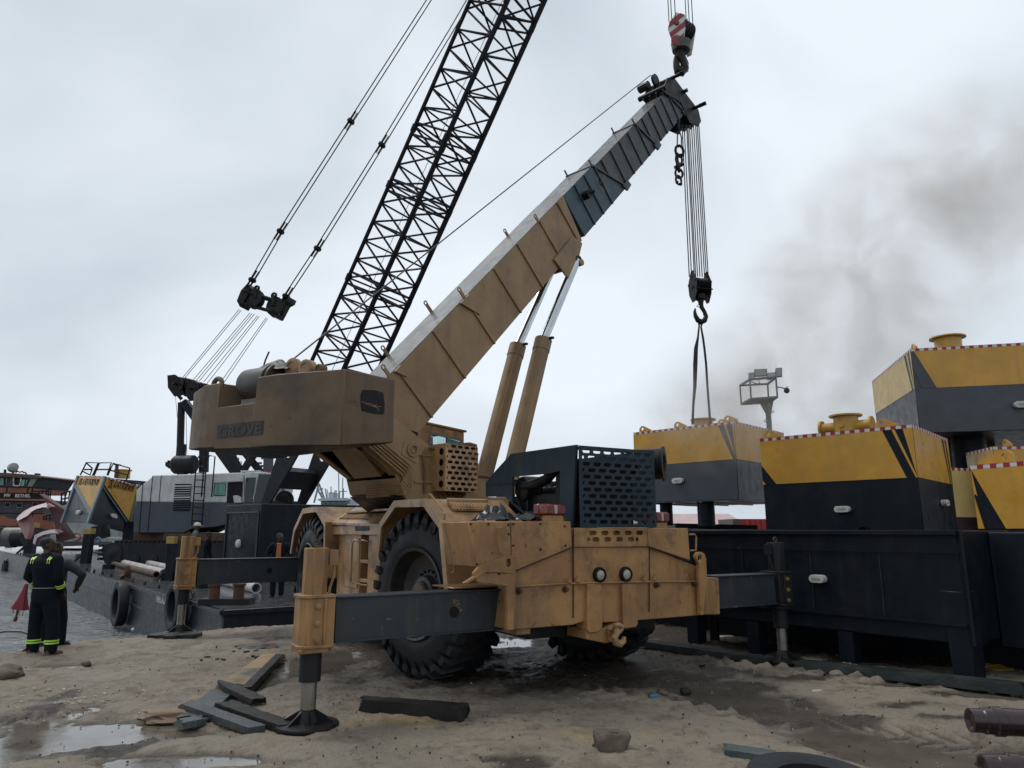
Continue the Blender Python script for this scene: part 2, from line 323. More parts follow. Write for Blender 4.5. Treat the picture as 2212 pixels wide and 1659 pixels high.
def height(X, Y):
    h = .040*vnoise(X, Y, .45, 1)+.030*vnoise(X, Y, 1.3, 2)+.020*vnoise(X, Y, 3.7, 3)+.014*vnoise(X, Y, 9, 4)+.009*vnoise(X, Y, 22, 5)
    dark = np.clip(vnoise(X, Y, 2.1, 6)*3, 0, 1)
    h = h+dark*np.abs(vnoise(X, Y, 16, 7))*.05
    h = h+.022
    mm = mudmask(X, Y, 0); h = h+mm*(np.abs(vnoise(X, Y, 9, 41))*.04+np.abs(vnoise(X, Y, 20, 42))*.025-.010+vnoise(X*.8+Y*.6, Y*1.6-X, 2.1, 45)*.065)
    ms = mudmask(X, Y, 1); h = h+ms*(.02+vnoise(X, Y, 6, 43)*.02)
    h = h+.012*np.abs(vnoise(X+.3*Y, Y*2.2, 5, 44))*2
    for (cx, cy, rx, ry, dp, rot) in DIPS:
        d2 = ((X-cx)/rx)**2+((Y-cy)/ry)**2; h = h-dp*np.exp(-d2*.9)
    # tyre ruts beside the crane
    for (ax, ay), (bx, by), hw in [((2.1, 10.6), (7.5, 7.7), .34), ((.6, 8.6), (4.4, 6.1), .34), ((-6.5, 5.6), (-4.0, 8.0), .2)]:
        L_ = hypot(bx-ax, by-ay); ux, uy = (bx-ax)/L_, (by-ay)/L_; al = (X-ax)*ux+(Y-ay)*uy; ac = (X-ax)*-uy+(Y-ay)*ux
        w_ = np.clip((hw-np.abs(ac))/.08, 0, 1)*np.clip(al/.6, 0, 1)*np.clip((L_-al)/.8, 0, 1)
        ph = (al+np.abs(ac)*.7+.1*vnoise(X, Y, 1.5, 9))/.24; tri = np.abs(ph-np.floor(ph)-.5)*2
        h = h+w_*(np.clip(tri*1.8-.6, 0, 1)*.06-.03)
        h = h+np.clip(1-np.abs(np.abs(ac)-hw-.06)/.08, 0, 1)*np.clip(al/.6, 0, 1)*np.clip((L_-al)/.8, 0, 1)*.02*(1+2*vnoise(X, Y, 8, 8))
    sdv = shore_dist(X, Y)+.25*vnoise(X, Y, 1.2, 11)+.1*vnoise(X, Y, 4, 12)
    near = np.clip((14-np.abs(X))/3, 0, 1)*np.clip((22-Y)/4, 0, 1)
    h = h*near-.012*(1-near)
    h = h-np.clip((.12-sdv), 0, .35)*1.2-np.clip((-.05-sdv), 0, 1.5)*2.2
    return h
def axis(lo, hi, step, far, g=1.25):
    a = list(np.arange(lo, hi, step)); d = step; x = lo
    left = []
    while x > -far: d *= g; x -= d; left.append(x)
    d = step; x = a[-1]; right = []
    while x < far: d *= g; x += d; right.append(x)
    return np.array(left[::-1]+a+right)
xs = axis(-8.2, 8.2, .03, 1500)
ys = [3.6]
while ys[-1] < 22: ys.append(ys[-1]+.02+max(0, (ys[-1]-5))*.004)
y = ys[-1]; d = .1
while y < 1500: d *= 1.25; y += d; ys.append(y)
pre = []; y = 3.6; d = .05
while y > -40: d *= 1.4; y -= d; pre.append(y)
ys = np.array(pre[::-1]+ys)
X, Y = np.meshgrid(xs, ys); H_ = height(X, Y)
def grid_obj(name, X, Y, Z, mat):
    ny, nx = X.shape; me = bpy.data.meshes.new(name); co = np.stack([X, Y, Z], -1).reshape(-1, 3)
    idx = np.arange(nx*ny).reshape(ny, nx); F = np.stack([idx[:-1, :-1], idx[:-1, 1:], idx[1:, 1:], idx[1:, :-1]], -1).reshape(-1, 4)
    me.vertices.add(len(co)); me.vertices.foreach_set('co', co.ravel()); me.loops.add(F.size); me.loops.foreach_set('vertex_index', F.ravel().astype(np.int32))
    me.polygons.add(len(F)); me.polygons.foreach_set('loop_start', np.arange(0, F.size, 4, dtype=np.int32)); me.polygons.foreach_set('loop_total', np.full(len(F), 4, dtype=np.int32))
    me.update(); me.validate(); me.polygons.foreach_set('use_smooth', np.ones(len(F), dtype=bool)); me.materials.append(mat)
    o = bpy.data.objects.new(name, me); COL.objects.link(o); WLOC[name] = Vector(); return o
# sand material: pale grit, darker wet patches, dark silt
sm = bpy.data.materials.new('wet_sand'); sm.use_nodes = True; t = sm.node_tree; b = t.nodes['Principled BSDF']; L = t.links.new
tc = N(t, 'ShaderNodeTexCoord')
def tn(sc, det=8, rg=.6, off=0):
    n = N(t, 'ShaderNodeTexNoise'); n.inputs['Scale'].default_value = sc; n.inputs['Detail'].default_value = det; n.inputs['Roughness'].default_value = rg
    mpx = N(t, 'ShaderNodeMapping'); mpx.inputs['Location'].default_value = (off, off*.7, 0); L(tc.outputs['Object'], mpx.inputs[0]); L(mpx.outputs[0], n.inputs[0]); return n
def mr(src, a, b_, lo=0, hi=1):
    r = N(t, 'ShaderNodeMapRange'); r.inputs[1].default_value = a; r.inputs[2].default_value = b_; r.inputs[3].default_value = lo; r.inputs[4].default_value = hi; L(src, r.inputs[0]); return r.outputs[0]
def mixc(f, A, B):
    x = N(t, 'ShaderNodeMix', data_type='RGBA'); L(f, x.inputs['Factor'])
    for k, v in (('A', A), ('B', B)):
        if isinstance(v, tuple): x.inputs[k].default_value = (*v, 1)
        else: L(v, x.inputs[k])
    return x.outputs['Result']
def mth(op, a, b_):
    x = N(t, 'ShaderNodeMath', operation=op)
    for i, v in enumerate((a, b_)):
        if isinstance(v, (int, float)): x.inputs[i].default_value = v
        else: L(v, x.inputs[i])
    return x.outputs[0]
sep = N(t, 'ShaderNodeSeparateXYZ'); L(tc.outputs['Object'], sep.inputs[0])
c = mixc(mr(tn(.55, 6).outputs[0], .35, .62), (.25, .208, .162), (.315, .262, .195))
c = mixc(mr(tn(2.6, 9, .7, 3).outputs[0], .5, .62, 0, .75), c, (.15, .115, .08))
c = mixc(mr(tn(7, 8, .7, 7).outputs[0], .56, .66, 0, .6), c, (.085, .062, .044))
c = mixc(mr(tn(120, 3, .6, 5).outputs[0], .58, .72, 0, .5), c, (.42, .35, .25))
c = mixc(mr(tn(150, 3, .6, 9).outputs[0], .6, .72, 0, .5), c, (.07, .055, .04))
am = N(t, 'ShaderNodeAttribute', attribute_name='mud').outputs['Fac']; asn = N(t, 'ShaderNodeAttribute', attribute_name='sand').outputs['Fac']
c = mixc(asn, c, mixc(mr(tn(5, 8, .7, 2).outputs[0], .45, .6), (.38, .29, .15), (.26, .19, .10)))
c = mixc(mth('MULTIPLY', am, .88), c, mixc(mr(tn(9, 8, .7, 2).outputs[0], .4, .65), (.022, .017, .013), (.066, .048, .034)))
low = mr(sep.outputs[2], .016, -.012)              # low ground is wet
wetn = mr(tn(.8, 5, .6, 21).outputs[0], .45, .62)
wetm = mth('MAXIMUM', low, mth('MAXIMUM', mth('MULTIPLY', wetn, .75), mth('MULTIPLY', am, .85)))
c = mixc(mth('MULTIPLY', low, .75), c, (.075, .056, .040))
L(c, b.inputs['Base Color'])
L(mr(wetm, 0, 1, .8, .3), b.inputs['Roughness'])
bp = N(t, 'ShaderNodeBump'); bp.inputs['Strength'].default_value = 1; bp.inputs['Distance'].default_value = .03
L(mth('ADD', tn(60, 6, .7).outputs[0], mth('MULTIPLY', tn(14, 6, .6, 4).outputs[0], 2.0)), bp.inputs['Height']); L(bp.outputs[0], b.inputs['Normal'])
b.inputs['Specular IOR Level'].default_value = .5
go = grid_obj('ground', X, Y, H_, sm)
for nm_, kd in (('mud', 0), ('sand', 1)):
    at_ = go.data.attributes.new(nm_, 'FLOAT', 'POINT'); at_.data.foreach_set('value', mudmask(X, Y, kd).ravel().astype(np.float32))
kind(go, 'structure')
pud = M('puddle_water', (.15, .13, .105), .09, dirt=((.06, .045, .032), .8), bump=.06, bscale=14, spec=.9, dscale=.6)
pud.node_tree.nodes['Principled BSDF'].inputs['IOR'].default_value = 1.5
PZ = -.014
kind(MB().add([(x_, y_, PZ) for x_, y_ in [(-6.3, 4.2), (-7.0, 9.4), (-6.9, 11.6), (-6.2, 12.3), (-5.1, 13.0), (-3.6, 13.6), (0, 15.4), (10, 16), (10, 4.2)]], [tuple(range(9))]).build('puddle', pud), 'structure')
# river water
wm = bpy.data.materials.new('river_water'); wm.use_nodes = True; t = wm.node_tree; b = t.nodes['Principled BSDF']; L = t.links.new
b.inputs['Base Color'].default_value = (.07, .085, .09, 1); b.inputs['Roughness'].default_value = .1; b.inputs['IOR'].default_value = 1.75
tc = N(t, 'ShaderNodeTexCoord'); mpx = N(t, 'ShaderNodeMapping'); mpx.inputs['Scale'].default_value = (1, 2.6, 1); mpx.inputs['Rotation'].default_value = (0, 0, .2); L(tc.outputs['Object'], mpx.inputs[0])
n = N(t, 'ShaderNodeTexNoise'); n.inputs['Scale'].default_value = 2.2; n.inputs['Detail'].default_value = 5; n.inputs['Roughness'].default_value = .6; n.inputs['Distortion'].default_value = .6; L(mpx.outputs[0], n.inputs[0])
bp = N(t, 'ShaderNodeBump'); bp.inputs['Strength'].default_value = 1; bp.inputs['Distance'].default_value = .16; L(n.outputs[0], bp.inputs['Height']); L(bp.outputs[0], b.inputs['Normal'])
WZ = -1.42
wx = axis(-34, 6, .22, 2500, 1.3); wy = [9.0]
while wy[-1] < 90: wy.append(wy[-1]+.10+(wy[-1]-9)*.006)
y = wy[-1]; d = .6
while y < 3000: d *= 1.3; y += d; wy.append(y)
X2, Y2 = np.meshgrid(wx, np.array([-120., -20., 4.]+wy)); XR, YR = X2*.83+Y2*.56+1.3*vnoise(X2, Y2, .5, 61), -X2*.56+Y2*.83+1.3*vnoise(X2, Y2, .5, 62); wv_ = .08*vnoise(XR, YR, .8, 51)+.06*vnoise(XR*.8+YR*.5, YR*1.4-XR*.4, 1.7, 52)+.025*vnoise(YR, XR, 3.9, 53)
wv_ *= np.clip((120-Y2)/80, 0, 1)*np.clip((40-np.abs(X2+10))/10, 0, 1)
kind(grid_obj('water', X2, Y2, WZ+wv_, wm), 'structure')
# ------------------------------------------------------------ rough terrain crane
UP_ = Vector((0, 0, 1))
CR = thing('mobile_crane', C.w(0, 3.5, 0), 'tan four wheeled yard crane with a telescopic boom, standing on outriggers on wet sand', 'crane')
def P(mb, name, mats, **k): return mb.build(name, mats, k.pop('parent', CR), **k)
FR = -.55
def af(pts, f, k=lambda x, y: (x, y)): return [C.atf(k(*p), f) for p in pts]
def ar(pts, r, k=lambda x, y: (x, y)): return [C.atr(k(*p), r) for p in pts]
# --- carrier frame between the axles
m = MB(); m.box(C, -1.0, 1.0, -.25, 7.0, .78, 1.45); m.box(C, -.75, .75, -.1, 7.2, 1.45, 1.78); m.box(C, -.9, .9, -.2, 7.1, .62, .78)
P(m, 'chassis_frame', dark, bevel=.01)
# --- bumper
m = MB()
m.prism(af([(1112, 1267), (1237, 1260), (1404, 1257), (1511, 1255), (1512, 1329), (1405, 1338), (1290, 1346), (1262, 1342), (1237, 1350), (1100, 1361)], FR), C.F*.75)
m.prism(af([(1112, 1267), (1098, 1206), (1236, 1183), (1238.6, 1184), (1238.6, 1261)], FR+.012), C.F*.5)
m.prism(af([(1403, 1181), (1508, 1225), (1511, 1254), (1404, 1256)], FR+.012), C.F*.5)
m.prism(af([(1239.5, 1183), (1402, 1182), (1403, 1256), (1239.5, 1259)], FR-.012), C.F*.5)
m.prism(af([(1335, 1147), (1420, 1147), (1428, 1405), (1418, 1432), (1395, 1445), (1345, 1450), (1330, 1430)], FR-.05, k3), C.F*.2)
m.prism(af([(1553, 1147), (1638, 1147), (1648, 1392), (1638, 1412), (1565, 1424), (1556, 1400)], FR-.05, k3), C.F*.2)
m.pipe(af([(882, 1160), (1240, 1141)], FR-.03, k3), .014, 6); m.pipe(af([(1240, 1141), (1720, 1130), (2022, 1128)], FR-.03, k3), .014, 6)
for a in ((1290, 1420), (1205, 1300), (1762, 1300), (1775, 1200)): pass
P(m, 'rear_bumper', tan, bevel=.007)
m = MB(); m.prism(af([(1325, 1425), (1440, 1420), (1530, 1378), (1532, 1440), (1512, 1500), (1445, 1514), (1322, 1488)], FR-.02, k3), C.F*.35)
m.prism(af([(1462, 1418), (1505, 1405), (1512, 1498), (1468, 1505)], FR-.06, k3), C.F*.03); hk = P(m, 'tow_bracket', tan, bevel=.006)
c0 = C.atf(k3(1512, 1440), FR-.1); m = MB()
m.pipe([C.atf(k3(*p), FR-.13) for p in ((1500, 1402), (1525, 1398), (1548, 1412), (1540, 1432), (1515, 1450), (1500, 1478), (1510, 1508), (1535, 1517), (1556, 1500), (1560, 1472))], .03, 8, rad=[.02, .03, .03, .026, .035, .04, .042, .04, .034, .022])
m.tube(C.atf(k3(1492, 1440), FR-.02), C.atf(k3(1520, 1440), FR-.16), .035); m.tube(C.atf(k3(1475, 1420), FR-.02), C.atf(k3(1475, 1420), FR-.09), .02); m.tube(C.atf(k3(1480, 1490), FR-.02), C.atf(k3(1480, 1490), FR-.09), .02)
P(m, 'tow_hook', tanf, bevel=0)
for i, (x, y) in enumerate(((1402, 1088), (1565, 1084))):
    c = C.atf(k3(x, y), FR-.012); m = MB(); m.lathe(c, -C.F, [(0, .083), (.03, .083), (.045, .075), (.045, .062), (.02, .06)], 24)
    l = P(m, 'reversing_lamp', black); m = MB(); m.lathe(c, -C.F, [(.02, .06), (.04, .05), (.05, .03), (.054, .005)], 20); P(m, 'lens', lamp_clr, parent=l)
# bolts and rust pins
for (x, y) in ((903, 1190), (1190, 1178), (1757, 1152), (1990, 1142)):
    m = MB(); c = C.atf(k3(x, y), FR); m.lathe(c, -C.F, [(0, .035), (.012, .035), (.012, .02), (.06, .02)], 8)
    P(m, 'rusty_pin', rustm)
# dark gaps where the panels meet
m = MB()
for a_, b_ in (((1238.6, 1142), (1238.6, 1335)), ((1402.6, 1142), (1402.6, 1322))): m.bar(C.atf(a_, FR-.014), C.atf(b_, FR-.014), .012, .006, up=C.F)
for a_, b_ in (((1239, 1182.5), (1402, 1181.5)), ((1112, 1234.5), (1237, 1182.5)), ((1402, 1181), (1490, 1212))): m.bar(C.atf(a_, FR-.034), C.atf(b_, FR-.034), .010, .006, up=C.F)
P(m, 'panel_gap', M('gap_grime', (.035, .02, .012), .8))
for (x_, y_) in ((1246, 1256), (1228, 1258), (1391, 1253), (1412, 1253)):
    m = MB(); c = C.atf((x_, y_), FR-.03); m.prism([c-C.R*.03, c+C.R*.03, c+UP_*.06], -C.F*.03); P(m, 'small_gusset', tan)
# --- slotted lower panel
o = C.atf((1239, 1140), FR); e = C.atf((1402, 1141), FR); b_ = C.atf((1239, 1182), FR); Wd = (e-o).length; Hh = o.z-b_.z
hol = [obround(Wd*(.235+.155*i), Hh*.73, .105, .05) for i in range(5)]+[obround(Wd*(.27+.155*i), Hh*.39, .1, .05) for i in range(4)]+[circ(Wd*.18, Hh*.39, .025, 10, .025), circ(Wd*.82, Hh*.39, .025, 10, .025)]
m = MB(); m.plate(C.w(C.loc(o)[0], FR-.006, b_.z), C.R, Vector((0, 0, 1)), [(0, 0), (Wd, 0), (Wd, Hh), (0, Hh)], hol, .012)
m.box(C, C.loc(o)[0]+.02, C.loc(e)[0]-.02, FR+.06, FR+.08, b_.z, o.z); P(m, 'slotted_panel', tan)
# --- tool boxes each side
m = MB(); m.prism(af([(590, 757), (1229, 755), (1239, 916), (880, 1064), (638, 1040)], FR-.03, k3), C.F*.62); tb = P(m, 'tool_box', tan, bevel=.008)
m = MB()
m.prism(af([(854.5, 760), (857.5, 760), (860, 985), (857, 985)], FR-.0335, k3), C.F*.004)
for p in ((605, 772), (715, 772), (840, 776), (870, 772), (1038, 770), (1190, 785), (842, 835), (870, 905), (870, 985), (1040, 930), (1195, 905), (760, 1012), (645, 1022)):
    m.lathe(C.atf(k3(*p), FR-.03), -C.F, [(0, .012), (.012, .01)], 6)
P(m, 'panel_seam', black, parent=tb)
m = MB(); m.pipe(af([(770, 800), (800, 797), (775, 798), (772, 830), (778, 900), (782, 945), (805, 960)], FR-.065, k3), .009, 6); P(m, 'grab_handle', tan, parent=tb)
m = MB(); m.prism(af([(655, 187), (1003, 187), (1022, 470), (656, 347)], FR-.03, k8), C.F*.62); tb2 = P(m, 'tool_box', tan, bevel=.008)
m = MB(); m.pipe([C.atf(k8(*p), FR+.1) for p in ((1010, 243), (1060, 243), (1073, 262), (1071, 380), (1020, 384))], .012, 6); P(m, 'grab_handle', tanf, parent=tb2)
# --- lug plates
def atp(k, f): return lambda p: (lambda q: (q[0], q[2]))(C.loc(C.atf(k(*p), f)))
g = atp(k3, FR-.06)
hole = lambda k, f, x, y, rx, ry: [atp(k, f)((x+rx*cos(t*pi/6), y-ry*sin(t*pi/6))) for t in range(12)]
m = MB(); pl = [g(p) for p in ((828, 1432), (868, 1430), (880, 1065), (876, 992), (862, 970), (845, 965), (825, 970), (740, 1003), (650, 1040), (622, 1075), (622, 1095), (640, 1130), (828, 1158))]
m.plate(C.w(0, FR-.05, 0), C.R, Vector((0, 0, 1)), pl, [hole(k3, FR-.06, 838, 1014, 15, 28), hole(k3, FR-.06, 780, 1081, 9, 11)], .05)
P(m, 'lifting_lug', tan, bevel=.004)
m = MB(); m.prism(af([(563, 1142), (590, 1140), (712, 1066), (706, 1058), (690, 1060)], FR-.09, k3), C.F*.06); P(m, 'gusset', tan, bevel=.004)
g = atp(k8, FR-.07)
m = MB(); pl = [g(p) for p in ((1103, 946), (1130, 946), (1152, 700), (1160, 600), (1153, 450), (1140, 412), (1110, 395), (1082, 398), (1062, 425), (1060, 440), (1092, 500), (1090, 650))]
m.plate(C.w(0, FR-.06, 0), C.R, Vector((0, 0, 1)), pl, [hole(k8, FR-.07, 1098, 452, 18, 30)], .05); P(m, 'lifting_lug', tan, bevel=.004)
m = MB(); m.prism(af([(1162, 614), (1272, 623), (1285, 941), (1135, 945)], -.48, k8), C.F*.6); P(m, 'outrigger_housing', tan, bevel=.01)
m = MB(); m.box(C, -1.22, -1.05, -.5, .35, .72, 1.22); m.box(C, -1.8, -1.15, -.22, .30, 1.175, 1.187)
P(m, 'outrigger_housing', tanf, bevel=.006)
# --- tail lamps
for (k, pts, st) in ((k3, ((1030, 645), (1195, 718)), ((1055, 719), (1186, 753))), (k8, ((666, 45), (838, 138)), ((656, 140), (822, 185)))):
    a = C.atf(k(*pts[0]), FR+.02); b_ = C.atf(k(*pts[1]), FR+.02); ra, rb = C.loc(a)[0], C.loc(b_)[0]; z1, z0 = a.z, b_.z
    m = MB(); m.box(C, ra, rb, FR+.02, FR+.14, z0, z1); P(m, 'lamp_housing', lamp_red, bevel=.015); m = MB(); m.box(C, ra+.05, rb-.02, FR+.03, FR+.14, z0-.11, z0)
    l = P(m, 'tail_lamp', tan, bevel=.008); w_ = rb-ra
    for n_, (u0, u1, mt) in enumerate(((.03, .3, lamp_amb), (.3, .55, lamp_red), (.55, .68, lamp_clr), (.68, .97, lamp_red))):
        m = MB(); m.box(C, ra+w_*u0, ra+w_*u1, FR+.0, FR+.03, z0+.015, z1-.015); P(m, 'lens', mt, parent=l, bevel=.006)
# --- engine hood
TOPZ = 2.70
side = [(1075, 200), (355, 300), (190, 480), (75, 620), (75, 775), (290, 775), (372, 862), (480, 955), (1030, 1110)]
q = lambda p, r: (lambda v: (v[1], v[2]))(C.loc(C.atr(kh(*p), r)))
m = MB(); m.plate(C.w(-.41, 0, 0), C.F, Vector((0, 0, 1)), [q(p, -.41) for p in side], [[q(p, -.41) for p in ((368, 555), (370, 845), (470, 935), (893, 945), (895, 490), (755, 520))]], .03)
m.plate(C.w(.66, 0, 0), C.F, Vector((0, 0, 1)), [(-.5, 1.8), (-.5, 2.70), (.94, 2.72), (1.6, 2.4), (1.6, 2.05), (.3, 2.0)], [[(-.1, 1.98), (-.1, 2.5), (.8, 2.5), (.8, 2.1)]], .03)
hd = P(m, 'engine_hood', navy)
m = MB(); m.box(C, -.43, .67, .9, 1.6, 2.36, 2.40); m.box(C, -.38, .62, -.49, -.45, 2.655, 2.69); P(m, 'cross_member', navy, parent=hd)
g0 = C.w(-.44, FR-.01, 1.795); GW, GH = 1.10, .895; hol = []
for j in range(12):
    z_ = GH*(.935-.079*j)
    if j % 2 == 0:
        for i in range(7): hol.append(obround(.10+i*.149, z_, .108, .042))
    else:
        hol += [circ(.055, z_, .017, 10, .021), circ(1.05, z_, .017, 10, .021)]
        for i in range(6): hol.append(obround(.172+i*.149, z_, .108, .042))
m = MB(); m.plate(g0, C.R, Vector((0, 0, 1)), [(0, 0), (GW, 0), (GW, GH), (0, GH)], hol, .012)
for i in range(5): m.lathe(g0+C.R*(.05+.25*i)+Vector((0, 0, GH-.012)), -C.F, [(0, .01), (.016, .008)], 6)
P(m, 'rear_grille', navy, parent=hd)
m = MB(); m.box(C, -.33, .45, -.40, -.28, 1.8, 2.50); m.box(C, -.34, .5, -.41, -.27, 2.5, 2.56); P(m, 'radiator', black)
# engine and air filter seen through the window
m = MB(); m.box(C, -.25, .3, .1, 1.3, 1.75, 2.2); m.box(C, -.3, .1, .75, 1.0, 1.8, 2.28); m.box(C, -.30, -.2, -.05, .12, 1.8, 2.62)
for i in range(6): m.tube(C.w(-.1, .15+.12*i, 2.2), C.w(-.1, .15+.12*i, 2.3), .045)
eng = P(m, 'engine', grease, bevel=.015)
c = C.atr(kh(480, 690), -.3); c = C.w(-.3, C.loc(c)[1], c.z)
m = MB(); m.lathe(c-C.R*.05, C.R, [(0, .1), (.02, .155), (.07, .165), (.30, .165), (.33, .12)], 24)
m.pipe([c+C.R*.0+Vector((0, 0, .03)), C.w(-.32, .50, 2.33), C.w(-.3, .3, 2.37), C.w(-.3, .12, 2.48), C.w(-.25, -.1, 2.56)], .065, 12)
P(m, 'air_filter', grease, parent=eng)
m = MB(); m.pipe([C.atr(kh(*p), -.42) for p in ((418, 700), (412, 780), (425, 850), (450, 900))], .006, 5); P(m, 'cable', black, parent=eng)
c = C.atf(kh(1985, 410), -.35); ax = (C.R*.62-C.F*.78)
m = MB(); m.lathe(c-ax*.33, ax, [(0, .10), (0, .19), (.35, .19), (.37, .215), (.39, .215), (.39, .12), (.25, .09)], 28); P(m, 'exhaust_silencer', grease)
# --- tarpaulin scraps on the deck
def crumple(name, c, ax, ay, hgt, mat, parent, lab=None, n=14, seed=1, sm=0):
    rng = random.Random(seed); m = MB(); vs = []; fs = []
    for i in range(n+1):
        for j in range(n+1):
            u, v = i/n*2-1, j/n*2-1; e = max(0, 1-(u*u+v*v)*.75); x = Vector((u*3, v*3, seed))
            nz = abs(mnoise.noise(x))*1.5+abs(mnoise.noise(x*2.3))*.8
            if sm: nz = .55+mnoise.noise(x*.6)*.3
            vs.append(Vector(c)+Vector(ax)*(u+.12*mnoise.noise(x*1.7))+Vector(ay)*(v+.12*mnoise.noise(x*1.3+Vector((5, 0, 0))))+Vector((0, 0, hgt*e*(.25+nz))))
    for i in range(n):
        for j in range(n): fs.append((i*(n+1)+j, (i+1)*(n+1)+j, (i+1)*(n+1)+j+1, i*(n+1)+j+1))
    m.add(vs, fs); return m.build(name, mat, parent, loc=c if parent is None else None)
tp = C.atf(k3(755, 752), FR+.25); tag(crumple('plastic_sheet', tp, C.R*.22, C.F*.2, .17, plastic, None, seed=3), 'crumpled black plastic bag on the left rear deck beside the tail lamp', 'plastic sheet', 'black plastic scraps on the crane deck')
tp = C.atf(k3(960, 750), FR+.25); tag(crumple('plastic_sheet', tp, C.R*.2, C.F*.2, .09, plastic, None, seed=8), 'flatter crumpled black plastic strip right behind the left tail lamp', 'plastic sheet', 'black plastic scraps on the crane deck')
# --- fenders
def fender(name, prof, r0, r1, th=.045):
    m = MB(); n = len(prof); c = (sum(p[0] for p in prof)/n, 1.0)
    inn = []
    for f, z in prof:
        d = Vector((f-c[0], z-c[1])); d.normalize(); inn.append((f-d.x*.10, z-d.y*.10))
    for i in range(n-1):
        a, b, ia, ib = prof[i], prof[i+1], inn[i], inn[i+1]
        m.prism([C.w(r0, *a), C.w(r0, *b), C.w(r0, *ib), C.w(r0, *ia)], C.R*.03)
        t_ = [(a[0]*.75+ia[0]*.25, a[1]*.75+ia[1]*.25), (b[0]*.75+ib[0]*.25, b[1]*.75+ib[1]*.25)]
        m.prism([C.w(r0+.028, *a), C.w(r0+.028, *b), C.w(r0+.028, *t_[1]), C.w(r0+.028, *t_[0])], C.R*(r1-r0-.03))
    return P(m, name, tanf)
fr1 = fender('wheel_fender', [(2.665, 1.45), (2.586, 1.863), (2.074, 2.15), (1.57, 2.15), (1.08, 2.14), (.596, 1.86), (.40, 1.153), (.37, .95)], -1.56, -.45)
fr2 = fender('wheel_fender', [(7.30, 1.35), (7.125, 1.798), (6.557, 2.164), (5.834, 2.18), (5.625, 2.173), (5.096, 1.903), (4.975, 1.0)], -1.56, -.5)
fr3 = fender('wheel_fender', [(2.665, 1.45), (2.586, 1.863), (2.074, 2.15), (1.57, 2.15), (1.08, 2.14), (.596, 1.86), (.40, 1.5)], .5, 1.56)
# steps, rails on the rear left fender
m = MB(); f_, z_ = .46, 1.52
a = C.atf(k2(1650, 1300), .30); b_ = C.atf(k2(1845, 1300), .30); ra, rb = C.loc(a)[0], C.loc(b_)[0]
m.box(C, ra, rb, .12, .42, a.z-.03, a.z); m.box(C, ra, rb, .12, .15, a.z-.06, a.z)
for i in range(8): m.obox(C.w(ra+(rb-ra)*(i+.5)/8, .26, a.z+.006), C.R*.012, C.F*.12, (0, 0, .006))
P(m, 'step_tread', tanf, parent=fr1)
m = MB(); m.pipe([C.atf(k2(*p), .14) for p in ((1590, 1055), (1612, 1050), (1632, 1180), (1640, 1290), (1665, 1380), (1668, 1500), (1640, 1525))], .012, 6); P(m, 'handrail', tanf, parent=fr1)
m = MB(); m.pipe([C.atr(k2(*p), -1.5) for p in ((1390, 748), (1395, 715), (1412, 700), (1430, 712), (1560, 880), (1572, 905), (1565, 960))], .013, 6); P(m, 'handrail', tanf, parent=fr1)
m = MB(); a = C.w(-1.25, .84, 2.02); fa = Vector((0, 0, 0)); sl = (C.F*.484+Vector((0, 0, .28))).normalized()
m.obox(C.w(-1.05, .87, 2.06), C.R*.27, sl*.11, C.F*-.5*.01+Vector((0, 0, .012)), 0); m.obox(C.w(-1.05, .93, 2.11), C.R*.28, sl*.015, (0, 0, .03))
for i in range(13): m.obox(C.w(-1.30+.04*i, .82, 2.055), C.R*.009, sl*.05, (0, 0, .012))
P(m, 'anti_slip_step', tanf, parent=fr1)
# inner face of the wheel arch box down to the frame
m = MB(); m.prism([C.w(-1.2, .36, 1.83), C.w(-.5, .36, 1.83), C.w(-.5, .36, .9), C.w(-.85, .36, .9)], C.F*.03); P(m, 'arch_panel', tanf)
# --- deck and cabinet between the wheels
m = MB(); m.prism([C.w(-1.45, 2.7, 1.85), C.w(-1.45, 5.2, 1.90), C.w(-1.0, 5.2, 2.165), C.w(-1.0, 2.6, 2.05)], (0, 0, -.04)); m.prism([C.w(-1.0, 2.3, 2.05), C.w(-1.0, 5.6, 2.15), C.w(.9, 5.6, 2.15), C.w(.9, 2.3, 2.05)], (0, 0, -.05))
m.box(C, -1.43, -1.38, 2.7, 5.1, 1.70, 1.84)
for i in range(22): m.obox(C.w(-1.30, 2.86+.1*i, 1.955+i*.0015), C.F*.018, C.R*.06+Vector((0, 0, .035)), C.R*-.01+Vector((0, 0, .016)))
m.box(C, -1.24, -1.12, 2.75, 5.08, 2.05, 2.085)
P(m, 'side_deck', tanf, bevel=.004)
m = MB(); m.box(C, -1.36, -.8, 3.02, 3.52, .74, 1.70); m.box(C, -1.36, -.8, 3.86, 4.95, .74, 1.70); m.box(C, -1.05, -.8, 3.5, 3.88, .74, 1.70); m.box(C, -1.38, -.8, 2.98, 5.0, 1.70, 1.74)
for z in (1.0, 1.28): m.box(C, -1.36, -1.05, 3.5, 3.88, z, z+.05)
cb = P(m, 'side_cabinet', tanf, bevel=.006)
m = MB(); m.box(C, -1.375, -1.36, 3.92, 4.55, .90, 1.64); P(m, 'door', tanf, parent=cb, bevel=.004)
for f1 in (3.62, 3.96):
    m = MB(); m.pipe([C.w(-1.37, f1-.13, 1.60), C.w(-1.43, f1, 1.62), C.w(-1.45, f1+.04, 1.56), C.w(-1.45, f1+.04, 1.02), C.w(-1.43, f1, .98), C.w(-1.37, f1-.14, .97)], .014, 6); P(m, 'handrail', tanf, parent=cb)
m = MB(); m.box(C, -1.44, -1.30, 3.3, 3.95, 1.74, 1.89); P(m, 'black_battery_case', black, bevel=.03)
